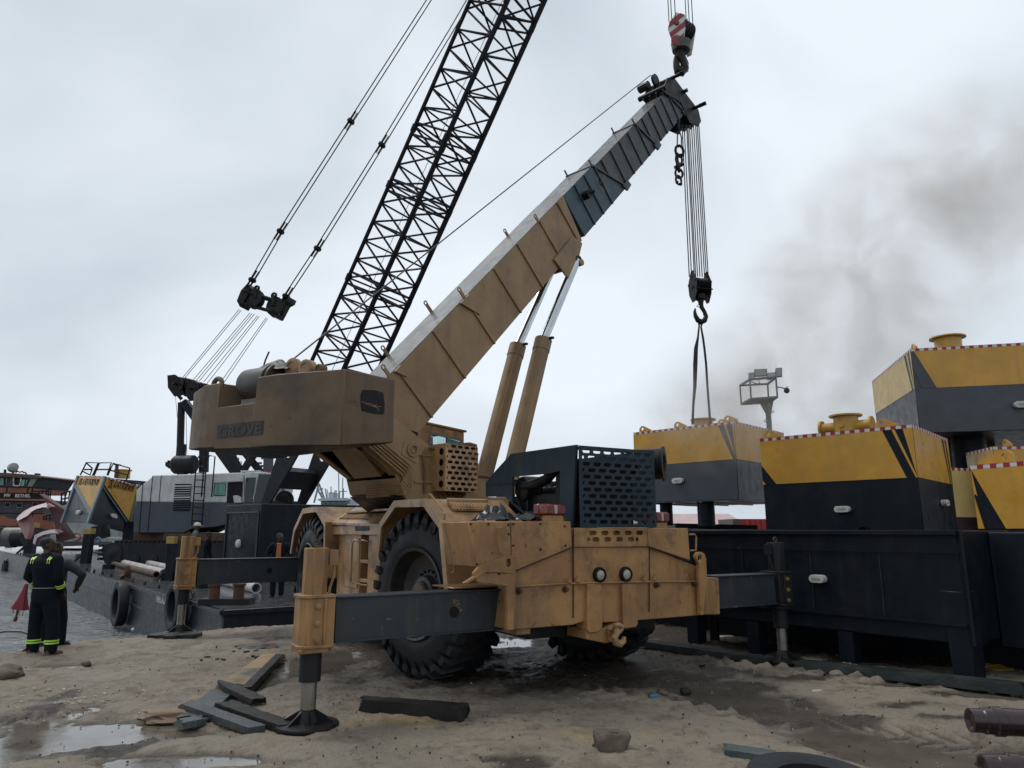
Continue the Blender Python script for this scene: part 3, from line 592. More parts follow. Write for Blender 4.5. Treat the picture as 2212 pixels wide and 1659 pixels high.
m = MB(); m.tube(C.w(-1.1, 4.9, .8), C.w(-1.1, 5.0, 1.3), .2, 16); P(m, 'air_tank', dark)
# --- wheels
def wheel(fc, r_out, sgn, steer=0):
    ax = (Matrix.Rotation(radians(steer), 3, 'Z') @ (C.R*(-sgn))); c = C.w(r_out+.33*sgn, fc, 1.0)+ax*.33      # ax points outwards
    w = .66
    prof = [(0, .54), (.02, .58), (.028, .65), (.01, .74), (-.005, .80), (-.03, .88), (-.09, .93), (-w/2, .94), (-w+.09, .93), (-w+.03, .88), (-w+.005, .80), (-w, .72), (-w+.025, .65), (-w+.02, .58), (-w, .54)]
    m = MB(); m.lathe(c, ax, [(h, r) for h, r in prof], 64, closed=True)
    ty_parent = None
    a = Vector((0, 0, 1)); b_ = ax.cross(a)
    nl = 30
    for side_ in (0, 1):
        for i in range(nl):
            t0 = 2*pi*(i+.5*side_)/nl
            def pt(dt, h, r): t = t0+dt; return c+ax*h+(a*cos(t)+b_*sin(t))*r
            hs = [(.012, .845), (.012, .93), (-.05, 1.005), (-w*.53, 1.012)]
            if side_: hs = [(-w-h, r) for h, r in hs]
            dtw = .062; sk = [0, .02, .05, .14]
            A = []
            for j, (h, r) in enumerate(hs):
                k_ = .55 if j == 0 else 1
                A.append([pt(sk[j]-dtw*k_, h, r-.07), pt(sk[j]-dtw*.8*k_, h, r+.0), pt(sk[j]+dtw*.8*k_, h, r+.0), pt(sk[j]+dtw*k_, h, r-.07)])
            vs = [v for q_ in A for v in q_]; fs = [(0, 1, 2, 3), (15, 14, 13, 12)]
            for j in range(3):
                for q_ in range(4): fs.append((j*4+q_, j*4+(q_+1) % 4, j*4+4+(q_+1) % 4, j*4+4+q_))
            m.add(vs, fs)
    whl = MB(); whl.lathe(c, ax, [(-.02, .54), (.03, .555), (.045, .54), (.03, .515), (.0, .505), (-.05, .495), (-.15, .46), (-.2, .37), (-.2, .22), (-.17, .2), (-.10, .2), (-.09, .15), (-.06, .145), (-.05, .02)], 40, caps=False)
    whl.lathe(c, ax, [(-w, .54), (-w-.03, .54), (-w+.1, .46), (-w+.12, .1), (-w+.12, .01)], 32, caps=False)
    for i in range(20):
        t = 2*pi*i/20; whl.lathe(c+ax*-.2+(a*cos(t)+b_*sin(t))*.265, ax, [(0, .018), (.035, .016)], 6)
    wo = P(whl, 'wheel', M('dusty_rim_paint', (.026, .026, .027), .38, dirt=((.075, .058, .04), .7), chips=(RUST, .6, 8)))
    P(m, 'tyre', rubber, parent=wo)
    m = MB(); m.lathe(c, ax, [(-.055, .13), (-.03, .125), (-.025, .03)], 20); P(m, 'hub_cap', tan2, parent=wo)
wheel(1.50, -1.5, 1, 12.5); wheel(6.2, -1.5, 1); wheel(1.40, 1.5, -1, 12.5); wheel(6.2, 1.5, -1)
m = MB(); m.tube(C.w(-.9, 1.45, 1.0), C.w(.9, 1.4, 1.0), .14, 14); m.sphere(C.w(.1, 1.4, 1.0), .32); m.tube(C.w(-.9, 6.2, 1.0), C.w(.9, 6.2, 1.0), .14, 14); m.sphere(C.w(0, 6.2, 1.0), .3)
m.box(C, -.85, -.72, 1.2, 1.7, .45, .6)
P(m, 'axle', black)
# --- outriggers
def outrigger(r_j, f_j, z0, z1, r_in, sgn, hmat, pmat, bmat, zt=1.6):
    f0, f1 = f_j-.13, f_j+.14
    m = MB(); a, b_ = sorted((r_j+sgn*.18, r_in)); m.box(C, a, b_, f0+.03, f1-.03, z0, z1); m.box(C, a, b_, f0, f1, z1-.012, z1+.006); m.box(C, a, b_, f0, f1, z0-.006, z0+.012)
    bm_ = P(m, 'outrigger_beam', bmat, bevel=.004)
    hc = r_j+sgn*(2.02 if abs(r_in-r_j) > 1.6 else .8)
    m = MB(); m.lathe(C.w(r_j+sgn*1.40, f0+.029, z0+.2), -C.F, [(0, .055), (.002, .055), (.002, .001)], 20); P(m, 'pin_hole', black, parent=bm_)
    m = MB()
    oct_ = lambda rx, z: [C.w(r_j+rx*x_, f_j+rx*y_, z) for x_, y_ in ((1, .45), (.45, 1), (-.45, 1), (-1, .45), (-1, -.45), (-.45, -1), (.45, -1), (1, -.45))]
    m.loft2(oct_(.105, z1), oct_(.105, zt)); hs = [(-.10, -.15), (.16, -.15), (.16, .15), (-.10, .15), (-.15, .09), (-.15, -.09)]
    m.prism([C.w(r_j+sgn*x_, f_j+y_, z0-.02) for x_, y_ in hs], (0, 0, z1-z0+.02))
    for z_, e_ in ((z1, .03), (z0-.035, .03)): m.prism([C.w(r_j+sgn*(x_*1.07 if x_ < 0 else x_), f_j+y_*1.12, z_) for x_, y_ in hs], (0, 0, e_))
    m.prism([C.w(r_j+sgn*x_, f_j+y_, z0-.075) for x_, y_ in ((-.15, -.15), (.11, -.15), (.16, -.08), (.16, .08), (.11, .15), (-.15, .15))], (0, 0, .04))
    m.box(C, r_j+sgn*.065-.012, r_j+sgn*.065+.012, f_j-.17, f_j-.15, z0, z1)
    jk = P(m, 'jack_housing', hmat, bevel=.006)
    for z_ in (.1, .45, .82):
        m = MB(); zz = z0+(z1-z0)*z_; m.lathe(C.w(r_j+sgn*0, f_j-.15, zz), -C.F, [(0, .03), (.012, .03), (.014, .018), (.03, .016)], 8)
        P(m, 'bolt', tanf if hmat != navy else dark, parent=jk)
    m = MB(); m.torus(C.w(r_j, f_j, zt+.035), C.F, .033, .011, 14, 6); P(m, 'lifting_eye', rustm, parent=jk)
    m = MB(); m.box(C, r_j+sgn*.12, r_j+sgn*.2, f_j-.04, f_j+.04, zt-.16, zt-.02); m.pipe([C.w(r_j+sgn*.17, f_j-.02, zt-.15), C.w(r_j+sgn*.17, f_j-.03, zt-.25), C.w(r_j+sgn*.13, f_j-.05, zt-.36), C.w(r_j+sgn*.12, f_j-.05, z1)], .014, 6); P(m, 'hydraulic_valve', hmat, parent=jk)
    m = MB(); m.tube(C.w(r_j, f_j, z0-.07), C.w(r_j, f_j, z0-.33), .098, 16); P(m, 'jack_sleeve', dark, parent=jk)
    m = MB(); m.tube(C.w(r_j, f_j, z0-.32), C.w(r_j, f_j, .19), .068, 20); m.tube(C.w(r_j, f_j, .20), C.w(r_j, f_j, .12), .045, 12); P(m, 'piston_rod', worn, parent=jk)
    m = MB(); m.lathe(C.w(r_j, f_j, .035), (0, 0, 1), [(-.05, .27), (.0, .27), (.02, .28), (.035, .275), (.045, .25), (.055, .12), (.15, .07), (.15, .01)], 24)
    for i in range(6):
        t = i*pi/3; d = Vector((cos(t), sin(t), 0)); c_ = C.w(r_j, f_j, .035); m.prism([c_+d*.05+Vector((0, 0, .02)), c_+d*.25+Vector((0, 0, .02)), c_+d*.25+Vector((0, 0, .04)), c_+d*.06+Vector((0, 0, .15))], d.cross(Vector((0, 0, 1)))*.014)
    P(m, 'jack_foot', grease, parent=jk)
outrigger(-3.2, -.15, .755, 1.155, -1.25, 1, tan, worn, navyg, 1.60)
outrigger(3.2, -.15, .80, 1.19, 1.9, -1, dark, worn, navyg, 1.60)
outrigger(-3.42, 6.95, .85, 1.27, -1.1, 1, tan, worn, navyg, 1.67)
# --- turntable and superstructure frame
m = MB(); m.lathe(S.w(0, 0, 1.72), (0, 0, 1), [(0, .85), (.1, .85), (.12, .78), (.3, .78)], 40); P(m, 'turntable', dark)
pl = [(-3.2, 2.98), (-2.15, 2.93), (-1.52, 2.56), (-1.44, 2.32), (-1.18, 2.10), (-.95, 1.98), (.9, 1.98), (.9, 2.15), (.33, 2.30), (.33, 2.51), (-.82, 2.96), (-1.57, 3.36), (-2.2, 3.62), (-3.2, 3.62)]
sf = MB(); sf.plate(S.w(.6, 0, 0), S.F, Vector((0, 0, 1)), pl, [], .04); sf.plate(S.w(-.6, 0, 0), S.F, Vector((0, 0, 1)), pl, [], .04)
sf.prism([S.w(-.6, -1.50, 2.50), S.w(.6, -1.50, 2.50), S.w(.6, -1.44, 2.30), S.w(-.6, -1.44, 2.30)], S.F*.03)
sf.prism([S.w(-.6, -1.44, 2.30), S.w(.6, -1.44, 2.30), S.w(.6, -.95, 2.0), S.w(-.6, -.95, 2.0)], S.F*.03)
for sgn in (-1, 1):
    a = .6*sgn; sf.prism([S.w(a, -3.1, 2.96), S.w(a-.13*sgn, -3.1, 2.96), S.w(a-.13*sgn, -2.15, 2.91), S.w(a, -2.15, 2.91)], (0, 0, .03)); sf.prism([S.w(a, -2.15, 2.91), S.w(a-.13*sgn, -2.15, 2.91), S.w(a-.13*sgn, -1.52, 2.54), S.w(a, -1.52, 2.54)], (0, 0, .03))
sfo = P(sf, 'superstructure_frame', tanb)
m = MB()  # added greasy black sheets that paint shade into the hollow and below the frame
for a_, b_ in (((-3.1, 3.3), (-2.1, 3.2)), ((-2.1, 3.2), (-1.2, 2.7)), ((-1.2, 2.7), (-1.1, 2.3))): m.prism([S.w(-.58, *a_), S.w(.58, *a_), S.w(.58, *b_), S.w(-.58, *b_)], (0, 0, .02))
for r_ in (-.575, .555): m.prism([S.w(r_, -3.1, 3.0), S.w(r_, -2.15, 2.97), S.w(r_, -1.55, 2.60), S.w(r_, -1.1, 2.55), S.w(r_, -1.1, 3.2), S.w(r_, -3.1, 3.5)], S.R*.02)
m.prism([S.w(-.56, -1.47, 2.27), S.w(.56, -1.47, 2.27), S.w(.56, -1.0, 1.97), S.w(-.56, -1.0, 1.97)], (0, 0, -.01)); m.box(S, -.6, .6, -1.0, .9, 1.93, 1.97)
P(m, 'belly_shade_lining', grease, parent=sfo)
m = MB(); c = S.atr(k2(1240, 238), .63); m.lathe(c, S.R, [(-.005, .06), (.0, .11), (.02, .11), (.02, .065), (.03, .06), (-.02, .05)], 24)
for i in range(10): t = 2*pi*i/10; m.lathe(c+(S.F*cos(t)+Vector((0, 0, 1))*sin(t))*.09, S.R, [(.02, .009), (.03, .008)], 6)
m.prism([S.atr(k2(*p), .625) for p in ((1120, 290), (1150, 150), (1320, 150), (1290, 380), (1270, 375))], S.R*.004)
P(m, 'boom_pivot', tanb, parent=sfo)
for i in range(5):   # hydraulic lines along the plate
    d = i*27; m = MB()
    m.pipe([S.atr(k2(*p), .66) for p in ((720+d*1.75, 148), (1130-d*-.75, 500-d*.95), (1143-d*-.7, 540-d*1.1), (1143-d*-.7, 560+d*.7), (1120-d*-.3, 600+d*.9))]+[S.atr(k2(760, 635+d*.9), .0)], .017, 6)
    P(m, 'hydraulic_line', tanb, parent=sfo)
# front of the superstructure, lift cylinder foot box
m = MB(); m.box(S, -.56, .56, .2, 1.1, 1.98, 2.3); m.box(S, -.5, .5, -.9, .3, 2.0, 2.25); P(m, 'cylinder_foot', tanb, bevel=.01)
# --- counterweight
cz = 3.68; pt = dict(L=(-1.25, -3.70, 2.87), a=(-.62, -3.83, 2.83), b=(.74, -3.52, 2.78), c=(1.60, -3.11, 2.75), d=(1.55, -2.30, 2.86), e=(-1.5, -2.3, 2.86))
def lerp(A, B, t): return tuple(A[i]+(B[i]-A[i])*t for i in range(len(A)))
n1, n2 = lerp(pt['a'], pt['b'], .215), lerp(pt['a'], pt['b'], .735)
NZ = S.atf(kc(500, 815), -3.78).z
def blk(m, pts, z1):
    lo = [S.w(p[0], p[1], p[2]) for p in pts]; hi = [S.w(p[0], p[1], z1) for p in pts]; m.loft2(lo, hi)
m = MB()
n1b, n2b = (n1[0]+.05, -2.3, 2.86), (n2[0]+.05, -2.3, 2.86)
blk(m, [pt['L'], pt['a'], n1, n1b, pt['e']], cz); blk(m, [n1, n2, n2b, n1b], NZ); blk(m, [n2, pt['b'], pt['c'], pt['d'], n2b], cz)
cw = P(m, 'counterweight', tan2, bevel=.012)
m = MB(); pq_ = [pt['L'], pt['a'], pt['b'], pt['c'], pt['d'], pt['e']]; m.add([S.w(p[0]*.99, (p[1]+2.3)*.99-2.3, p[2]-.004) for p in pq_], [tuple(range(6))]); P(m, 'underside_shade_sheet', grease, parent=cw)  # added black sheet, paints shade onto the counterweight's bottom
# lettering along face a-b
A_, B_ = S.w(pt['a'][0], pt['a'][1], 0), S.w(pt['b'][0], pt['b'][1], 0); ux = (B_-A_).normalized(); nrm = Vector((0, 0, 1)).cross(ux)*-1
if nrm.dot(S.F) > 0: nrm = -nrm
def onface(p): return onp(*kc(*p), A_, nrm)
p0, p1 = onface((415, 1250)), onface((1060, 1180)); cen = (p0+p1)/2; hgt = (onface((740, 1070))-onface((740, 1225))).length
Lw = (Vector((p1.x, p1.y, 0))-Vector((p0.x, p0.y, 0))).length
m = MB(); m.obox(Vector((cen.x, cen.y, onface((740, 1150)).z))+nrm*.002, ux*(Lw/2), (0, 0, hgt*.62), nrm*.002); P(m, 'name_panel', M('faded_name_panel', (.022, .02, .022), .6, dirt=((.06, .04, .025), .8)), parent=cw)
m = MB(); m.text('GROVE', Vector((cen.x, cen.y, onface((740, 1225)).z))+nrm*.007, ux, Vector((0, 0, 1)), hgt*1.30, .002, bold=.006, sx=Lw/(hgt*1.30*3.55)); P(m, 'lettering', M('faded_letter_paint', (.055, .044, .034), .6, dirt=((.03, .025, .022), .9)), parent=cw)
cE = S.atr(kc(0, 0), 1.58); kcw = crop(600, 1250, .45208); pan = [S.atr(kcw(*p), 1.59) for p in ((1680, 468), (1780, 472), (1850, 492), (1862, 580), (1858, 660), (1845, 673), (1760, 662), (1675, 640), (1664, 560), (1668, 500))]
pcd = S.w(pt['c'][0], pt['c'][1], 0); pdd = S.w(pt['d'][0], pt['d'][1], 0); un = (pdd-pcd).normalized(); nn = un.cross(Vector((0, 0, 1)))
pan = [onp(*kcw(*p), pcd+nn*.004, nn) for p in ((1680, 468), (1780, 472), (1850, 492), (1862, 580), (1858, 660), (1845, 673), (1760, 662), (1675, 640), (1664, 560), (1668, 500))]
m = MB(); m.prism(pan, nn*.006); pn = P(m, 'badge_panel', black, parent=cw)
m = MB()
for ln in (((1668, 566), (1710, 580), (1750, 585), (1775, 600), (1800, 590)), ((1770, 608), (1790, 605), (1815, 640)), ((1700, 585), (1740, 596), (1790, 612), (1830, 605))): m.pipe([onp(*kcw(*p), pcd+nn*.012, nn) for p in ln], .004, 4)
P(m, 'scratch', tan, parent=pn)
c = onface((385, 520)); m = MB(); m.torus(c+nrm*-.05+Vector((0, 0, .0)), nrm, .085, .034, 18, 8); P(m, 'lifting_ring', tan2, parent=cw)
# --- winches on the counterweight
cA, cB = onface((640, 500))-nrm*.26, onface((1000, 440))-nrm*.26; cA.z = cB.z = (cA.z+cB.z)/2; ax = (cB-cA).normalized(); wl = (cB-cA).length
m = MB(); m.lathe(cA, ax, [(-.02, .10), (-.02, .2), (.02, .22), (wl-.03, .22), (wl-.03, .235), (wl, .235), (wl+.01, .19), (wl+.05, .19), (wl+.05, .23), (wl+.08, .23), (wl+.08, .1)], 32); wn = P(m, 'winch_drum', M('dark_drum_paint', (.055, .045, .036), .4, dirt=((.10, .08, .06), .6), streak=((.02, .018, .016), .8)))
m = MB(); m.prism([cA-Vector((0, 0, .2))+nrm*.1, cB-Vector((0, 0, .2))+nrm*.1-ax*.03, cB-Vector((0, 0, .33))+nrm*.14-ax*.05, cA-Vector((0, 0, .33))+nrm*.14+ax*.03], -nrm*.3); P(m, 'winch_base', M('grey_bare_plate', (.17, .16, .14), .5, streak=((.08, .07, .06), .7)), parent=wn)
m = MB(); m.pipe([cA+ax*.24+Vector((0, 0, .2)), cA+ax*.28+Vector((0, 0, .32)), cA+ax*.34+Vector((0, 0, .43))], .012, 6); P(m, 'lever', black, parent=wn)
for (x, y, r, w2) in ((1450, 290, .13, .06), (1630, 300, .12, .1), (1820, 300, .06, .1)):
    c = onp(*kc(x, y), A_-nrm*.25, nrm); m = MB(); m.lathe(c, -nrm, [(0, r*.3), (0, r*.55), (-.01, r*.6), (-.01, r*.85), (0, r), (w2, r), (w2, .02)], 24); P(m, 'cable_sheave', tanf if r > .1 else tan2)
c = onp(*kc(1230, 300), A_-nrm*.3, nrm)
hm = crumple('hose_bundle', c-Vector((0, 0, .06)), ux*.30, -nrm*.16, .20, M('oily_canvas', (.06, .05, .045), .5, dirt=((.3, .28, .26), .7), bump=.6, bscale=14, dscale=4), CR, seed=5, sm=1)
m = MB()
for i in range(5): m.pipe([c+ux*(-.26+.0*i)+Vector((0, 0, -.2+.05*i)), c+ux*(-.2+.03*i)+Vector((0, 0, .0+.02*i))-nrm*.05*i, c+ux*(.0+.05*i)+Vector((0, 0, .03-.02*i))-nrm*.04*i, c+ux*.25+Vector((0, 0, -.1))], .022, 6)
P(m, 'hose', tan2)
# --- oil cooler box
def cooler():
    r0, r1, f0, f1, z0, z1 = .62, .90, -.84, -.17, 2.335, 3.035
    m = MB(); hol = []
    for j in range(9):
        z_ = .035+(.63/8)*j
        if j % 2: hol += [obround(.10+.135*i, z_, .10, .045) for i in range(5)]
        else: hol += [obround(.165+.135*i, z_, .10, .045) for i in range(4)]+[circ(.045, z_, .014, 8, .02), circ(.64, z_, .014, 8, .02)]
    m.plate(S.w(r1, f0, z0), S.F, Vector((0, 0, 1)), [(0, 0), (.67, 0), (.67, .70), (0, .70)], hol, .01)
    m.plate(S.w(r0, f0, z0), S.R, Vector((0, 0, 1)), [(0, 0), (.28, 0), (.28, .70), (0, .70)], [obround(.2, .1+.16*i, .045, .11) for i in range(4)], .01)
    m.box(S, r0, r1, f0, f1, z1-.012, z1); m.box(S, r0, r1, f0, f1, z0, z0+.012); m.box(S, r0, r1, f1-.01, f1, z0, z1)
    co = P(m, 'oil_cooler', tanf)
    m = MB(); m.box(S, r0+.02, r0+.14, f0+.04, f1-.12, z0+.04, z1-.04); P(m, 'cooler_core', black, parent=co)
    for z_ in (2.45, 2.85): m = MB(); m.box(S, .6, .64, f0-.35, f0+.02, z_, z_+.035); P(m, 'bracket', tanb, parent=co)
    m = MB(); m.pipe([S.w(.64, f0+.1, 2.95), S.w(.66, f0-.12, 2.98), S.w(.66, f0-.22, 2.85), S.w(.66, f0-.18, 2.6), S.w(.64, f0-.16, 2.3)], .018, 6); m.pipe([S.w(.75, f1-.25, 3.05), S.w(.78, f1-.05, 3.08), S.w(.8, f1+.06, 3.06)], .035, 8)
    m.pipe([S.w(.8, f1, 2.6), S.w(.85, f1+.18, 2.6), S.w(.9, f1+.3, 2.58), S.w(.85, f1+.32, 2.5)], .035, 8)
    for i in range(4): m.pipe([S.w(.7, f0+.05+.1*i, 2.33), S.w(.7, f0+.1+.12*i, 2.24+.01*i), S.w(.68, f0+.25+.1*i, 2.25), S.w(.65, f0+.3+.12*i, 2.32)], .02, 6)
    P(m, 'hose', tan2, parent=co)
cooler()
# --- operator's cab
m = MB(); cr_ = [(-.6, -.05), (-.6, .95), (-1.45, 1.05), (-1.45, -.05)]
X0 = [S.w(r, f, 2.2) for r, f in cr_]; X1 = [S.w(r, f-.02, 3.40) for r, f in cr_]; cabz = 3.54
m.plate(S.w(-.6, 0, 0), S.F, Vector((0, 0, 1)), [(-.05, 2.2), (.95, 2.2), (.93, 3.50), (-.02, 3.56), (-.18, 3.40)], [[(.13, 3.02), (.90, 3.02), (.90, 3.30), (.85, 3.36), (.16, 3.42), (.12, 3.36)]], .03)
m.prism([S.w(-.62, -.05, 2.2), S.w(-1.45, -.05, 2.2), S.w(-1.45, -.05, 3.5), S.w(-.62, -.05, 3.5)], S.F*.03)
m.plate(S.w(-1.45, 0, 0), S.F, Vector((0, 0, 1)), [(-.05, 2.2), (.95, 2.2), (.93, 3.50), (-.02, 3.56)], [[(.13, 2.8), (.85, 2.8), (.85, 3.36), (.13, 3.40)]], .03)
m.prism([S.w(-.57, -.2, 3.585), S.w(-.57, .99, 3.515), S.w(-1.5, .99, 3.515), S.w(-1.5, -.2, 3.585)], (0, 0, .035))
cb = P(m, 'operator_cab', tan, bevel=.006)
m = MB(); m.plate(S.w(-.585, 0, 0), S.F, Vector((0, 0, 1)), [(.12, 3.0), (.92, 3.0), (.92, 3.32), (.86, 3.38), (.15, 3.44), (.10, 3.36)], [[(.15, 3.03), (.88, 3.03), (.88, 3.29), (.84, 3.34), (.17, 3.40), (.14, 3.35)]], .02); m.box(S, -.60, -.57, .50, .52, 3.02, 3.38)
wf = P(m, 'window_frame', galv, parent=cb); m = MB(); m.prism([S.w(-.605, .14, 3.02), S.w(-.605, .50, 3.02), S.w(-.605, .50, 3.38), S.w(-.605, .14, 3.40)], S.R*.004)
g2 = M('dirty_clear_glass', (.6, .8, .78), .1, bump=0); bs = g2.node_tree.nodes['Principled BSDF']; bs.inputs['Transmission Weight'].default_value = .9; bs.inputs['IOR'].default_value = 1.02
P(m, 'window_pane', g2, parent=wf)
m = MB(); m.prism([S.w(-.605, .52, 3.02), S.w(-.605, .90, 3.02), S.w(-.605, .90, 3.33), S.w(-.605, .52, 3.37)], S.R*.004); P(m, 'window_pane', glassg, parent=wf)
# --- boom: (s along the boom, q across it) boxes of half-width h
def sec(m, s0, s1, q0, q1, h, mi=0, s0b=None, s1b=None, top=False):
    s0b = s0 if s0b is None else s0b; s1b = s1 if s1b is None else s1b
    m.prism([SB(-h, s0b, q0), SB(-h, s1b, q0), SB(-h, s1, q1), SB(-h, s0, q1)], S.R*(2*h), mi)
HB = .34
def rib(m, s, q0, q1, h, ds, w=.035, t=.03): m.obox((SB(h, s, q0)+SB(h, s+ds, q1))/2+S.R*t/2, (SB(h, s+ds, q1)-SB(h, s, q0))/2, S.R*t/2, (SB(h, s+w/2, q0)-SB(h, s-w/2, q0))/2)
secs = [('boom_base_section', .75, 8.05, 2.875, 3.865, HB, tanb, [(2.55, .0), (3.75, .0), (4.95, 0), (6.15, 0), (7.15, .0)], 7.9),
        ('boom_base_end', 8.05, 9.55, 2.89, 3.855, HB-.002, blueb, [(8.55, 0), (9.1, 0)], 10.5),
        ('boom_section', 9.5, 12.15, 2.945, 3.80, HB-.04, boomgrey, [(10.3, 0), (10.75, 0), (11.2, 0), (11.65, 0)], 12.75),
        ('boom_section', 12.1, 14.42, 2.965, 3.775, HB-.07, boomgrey, [(12.75, 0), (13.2, 0), (13.65, 0), (14.05, 0)], 15.05)]
for nm, s0, s1, q0, q1, h, mt, ribs, sb in secs:
    m = MB(); sec(m, s0, s1, q0, q1, h, 0, s0 if s0 < 1 else s0+.0, sb)
    bo = P(m, nm, [mt], bevel=.008)
    m = MB()
    if mt is tanb:
        for s in (2.1, 3.12, 4.12, 5.12, 6.02, 6.95, 7.75): rib(m, s, q0, q1, h, -.02)
    else:
        n_ = 5 if sb-s0 > 2.5 else 3
        for i in range(n_): rib(m, s0+.42+(s1-s0)/n_*i*1.0+.1, q0, q1, h, -.0)
    if mt is not tanb:
        m.obox((SB(h, s1-.02, q1)+SB(h, sb-.05, q0))/2+S.R*.02, (SB(h, sb-.05, q0)-SB(h, s1-.02, q1))/2, S.R*.02, (SB(h, 1.03, 0)-SB(h, 1, 0)))
        m.prism([SB(h+.0, sb-.25, q0+.12), SB(h, sb+.05, q0+.12), SB(h, sb+.1, q0-.03), SB(h, sb-.15, q0-.06)], S.R*.05)
        m.obox(SB(0, s1-.03, q1+.01), S.R*(h+.03), (SB(0, 1.04, 0)-SB(0, 1, 0)), (SB(0, 0, .02)-SB(0, 0, 0)))
        for x_ in (-h, h): m.obox(SB(x_, s1-.03, q1+.08), S.R*.012, (SB(0, 1.02, 0)-SB(0, 1, 0)), (SB(0, 0, .08)-SB(0, 0, 0)))
    P(m, 'stiffener_rib', [mt], parent=bo, bevel=.004)
    m = MB(); m.prism([SB(-h, s0+.02, q1+.004), SB(h, s0+.02, q1+.004), SB(h, s1-.02, q1+.004), SB(-h, s1-.02, q1+.004)], SB(0, 0, .006)-SB(0, 0, 0)); P(m, 'top_plate', wetgrey if mt is not boomgrey else M('grey_wet_top', (.16, .16, .16), .25, dirt=((.05, .05, .05), .9), dscale=4), parent=bo)
    if mt is tanb:
        for s, r_, hh in ((1.9, HB, .16), (2.6, -HB, .16), (4.1, HB, .17), (3.9, -HB, .2), (6.7, -HB, .12), (6.9, HB, .12)):
            m = MB(); m.obox(SB(r_, s, q1+hh/2-.02), S.R*.012, SB(0, 1.03, 0)-SB(0, 1, 0), SB(0, 0, hh/2)-SB(0, 0, 0)); m.torus(SB(r_, s, q1+hh), S.R, .035, .012, 12, 5); P(m, 'cable_guide', tanb, parent=bo)
        m = MB(); m.prism([SB(h, 3.92, q1), SB(h, 4.2, q1), SB(h, 4.16, q1-.4)], S.R*.05); m.prism([SB(h, 2.0, q1), SB(h, 2.15, q1), SB(h, 2.12, q1-.2)], S.R*.05); P(m, 'gusset', tanb, parent=bo)
        m = MB(); bpx = [S.atr(k5(*p_), HB+.01) for p_ in ((1805, 578), (1778, 690), (1765, 745), (1755, 790), (1712, 822), (1690, 800), (1650, 745), (1610, 690), (1740, 530))]; m.prism(bpx, S.R*.04); m.prism([v-S.R*(2*HB+.06) for v in bpx], S.R*.04)
        0 and m.prism([SB(-HB-.02, 6.9, q0+.05), SB(-HB-.02, 8.35, q0+.30), SB(-HB-.02, 8.3, q0), SB(-HB-.02, 7.55, q0-.42), SB(-HB-.02, 7.2, q0-.40), SB(-HB-.02, 7.1, q0-.1)], S.R*.04); 0 and m.prism([SB(HB+.005, 6.9, q0+.05), SB(HB+.005, 8.35, q0+.30), SB(HB+.005, 8.3, q0), SB(HB+.005, 7.55, q0-.42), SB(HB+.005, 7.2, q0-.40), SB(HB+.005, 7.1, q0-.1)], S.R*.04)
        m.tube(SB(-HB-.1, 7.4, q0-.27), SB(HB+.1, 7.4, q0-.27), .07, 14); P(m, 'cylinder_bracket', tanb, parent=bo, bevel=.006)
        # cable tray along the top
    if mt is blueb:
        m = MB(); c = SB(h, 8.72, 3.52); m.obox(c+S.R*.08, S.R*.08, SB(0, 1.09, 0)-SB(0, 1, 0), SB(0, 0, .07)-SB(0, 0, 0)); m.tube(c+S.R*.1, c+S.R*.22+SB(0, 1.1, 0)-SB(0, 1, 0), .04); P(m, 'boom_lamp', black, parent=bo)
        m = MB(); c = SB(h, 9.55, 3.42); m.obox(c+S.R*.003, (SB(0, 1.16, 0)-SB(0, 1, 0)), (SB(0, 0, .19)-SB(0, 0, 0)), S.R*.002); pq = P(m, 'decal', M('faded_decal', (.07, .075, .075), .5, dirt=((.03, .05, .065), .8)), parent=bo)
        m = MB(); m.text('G', c+S.R*.007+(SB(0, 0, -.06)-SB(0, 0, 0)), SB(0, 1, 0)-SB(0, 0, 0), SB(0, 0, 1)-SB(0, 0, 0), .26, .002, bold=.01); P(m, 'letter', black, parent=pq)
# --- boom head
m = MB()
for r_ in (-.30, -.1, .1, .30):
    m.prism([SB(r_, 14.2, 3.9), SB(r_, 14.75, 4.05), SB(r_, 15.15, 3.9), SB(r_, 15.45, 3.3), SB(r_, 15.75, 2.75), SB(r_, 15.62, 2.45), SB(r_, 15.3, 2.42), SB(r_, 14.9, 2.7), SB(r_, 14.9, 3.3), SB(r_, 14.3, 3.75)], S.R*.03)
bh = P(m, 'boom_head', dark, bevel=.006)
m = MB(); m.tube(SB(-.45, 14.35, 3.92), SB(.38, 14.35, 3.92), .07, 12); m.tube(SB(-.35, 15.05, 3.95), SB(.55, 15.05, 3.95), .05, 10); m.tube(SB(-.35, 15.3, 3.45), SB(.45, 15.3, 3.45), .055, 10); m.tube(SB(-.35, 15.45, 2.9), SB(.62, 15.45, 2.9), .05, 10); m.tube(SB(-.5, 14.7, 4.1), SB(-.2, 14.7, 4.1), .12, 10)
for c in (SB(.56, 15.05, 3.95), SB(.62, 15.45, 2.9)):
    m.obox(c, S.R*.10, SB(0, 1.02, 0)-SB(0, 1, 0), SB(0, 0, .05)-SB(0, 0, 0))
P(m, 'head_pin', grease, parent=bh)
m = MB()
for i in range(5): m.lathe(SB(-.24+.1*i, 15.38, 2.75), S.R, [(0, .02), (0, .25), (.012, .26), (.03, .23), (.048, .26), (.06, .25), (.06, .02)], 24)
P(m, 'head_sheave', grease, parent=bh)
m = MB(); m.lathe(SB(-.05, 14.78, 4.12), S.R, [(0, .02), (0, .17), (.03, .15), (.06, .17), (.06, .02)], 20); P(m, 'head_sheave', grease, parent=bh)
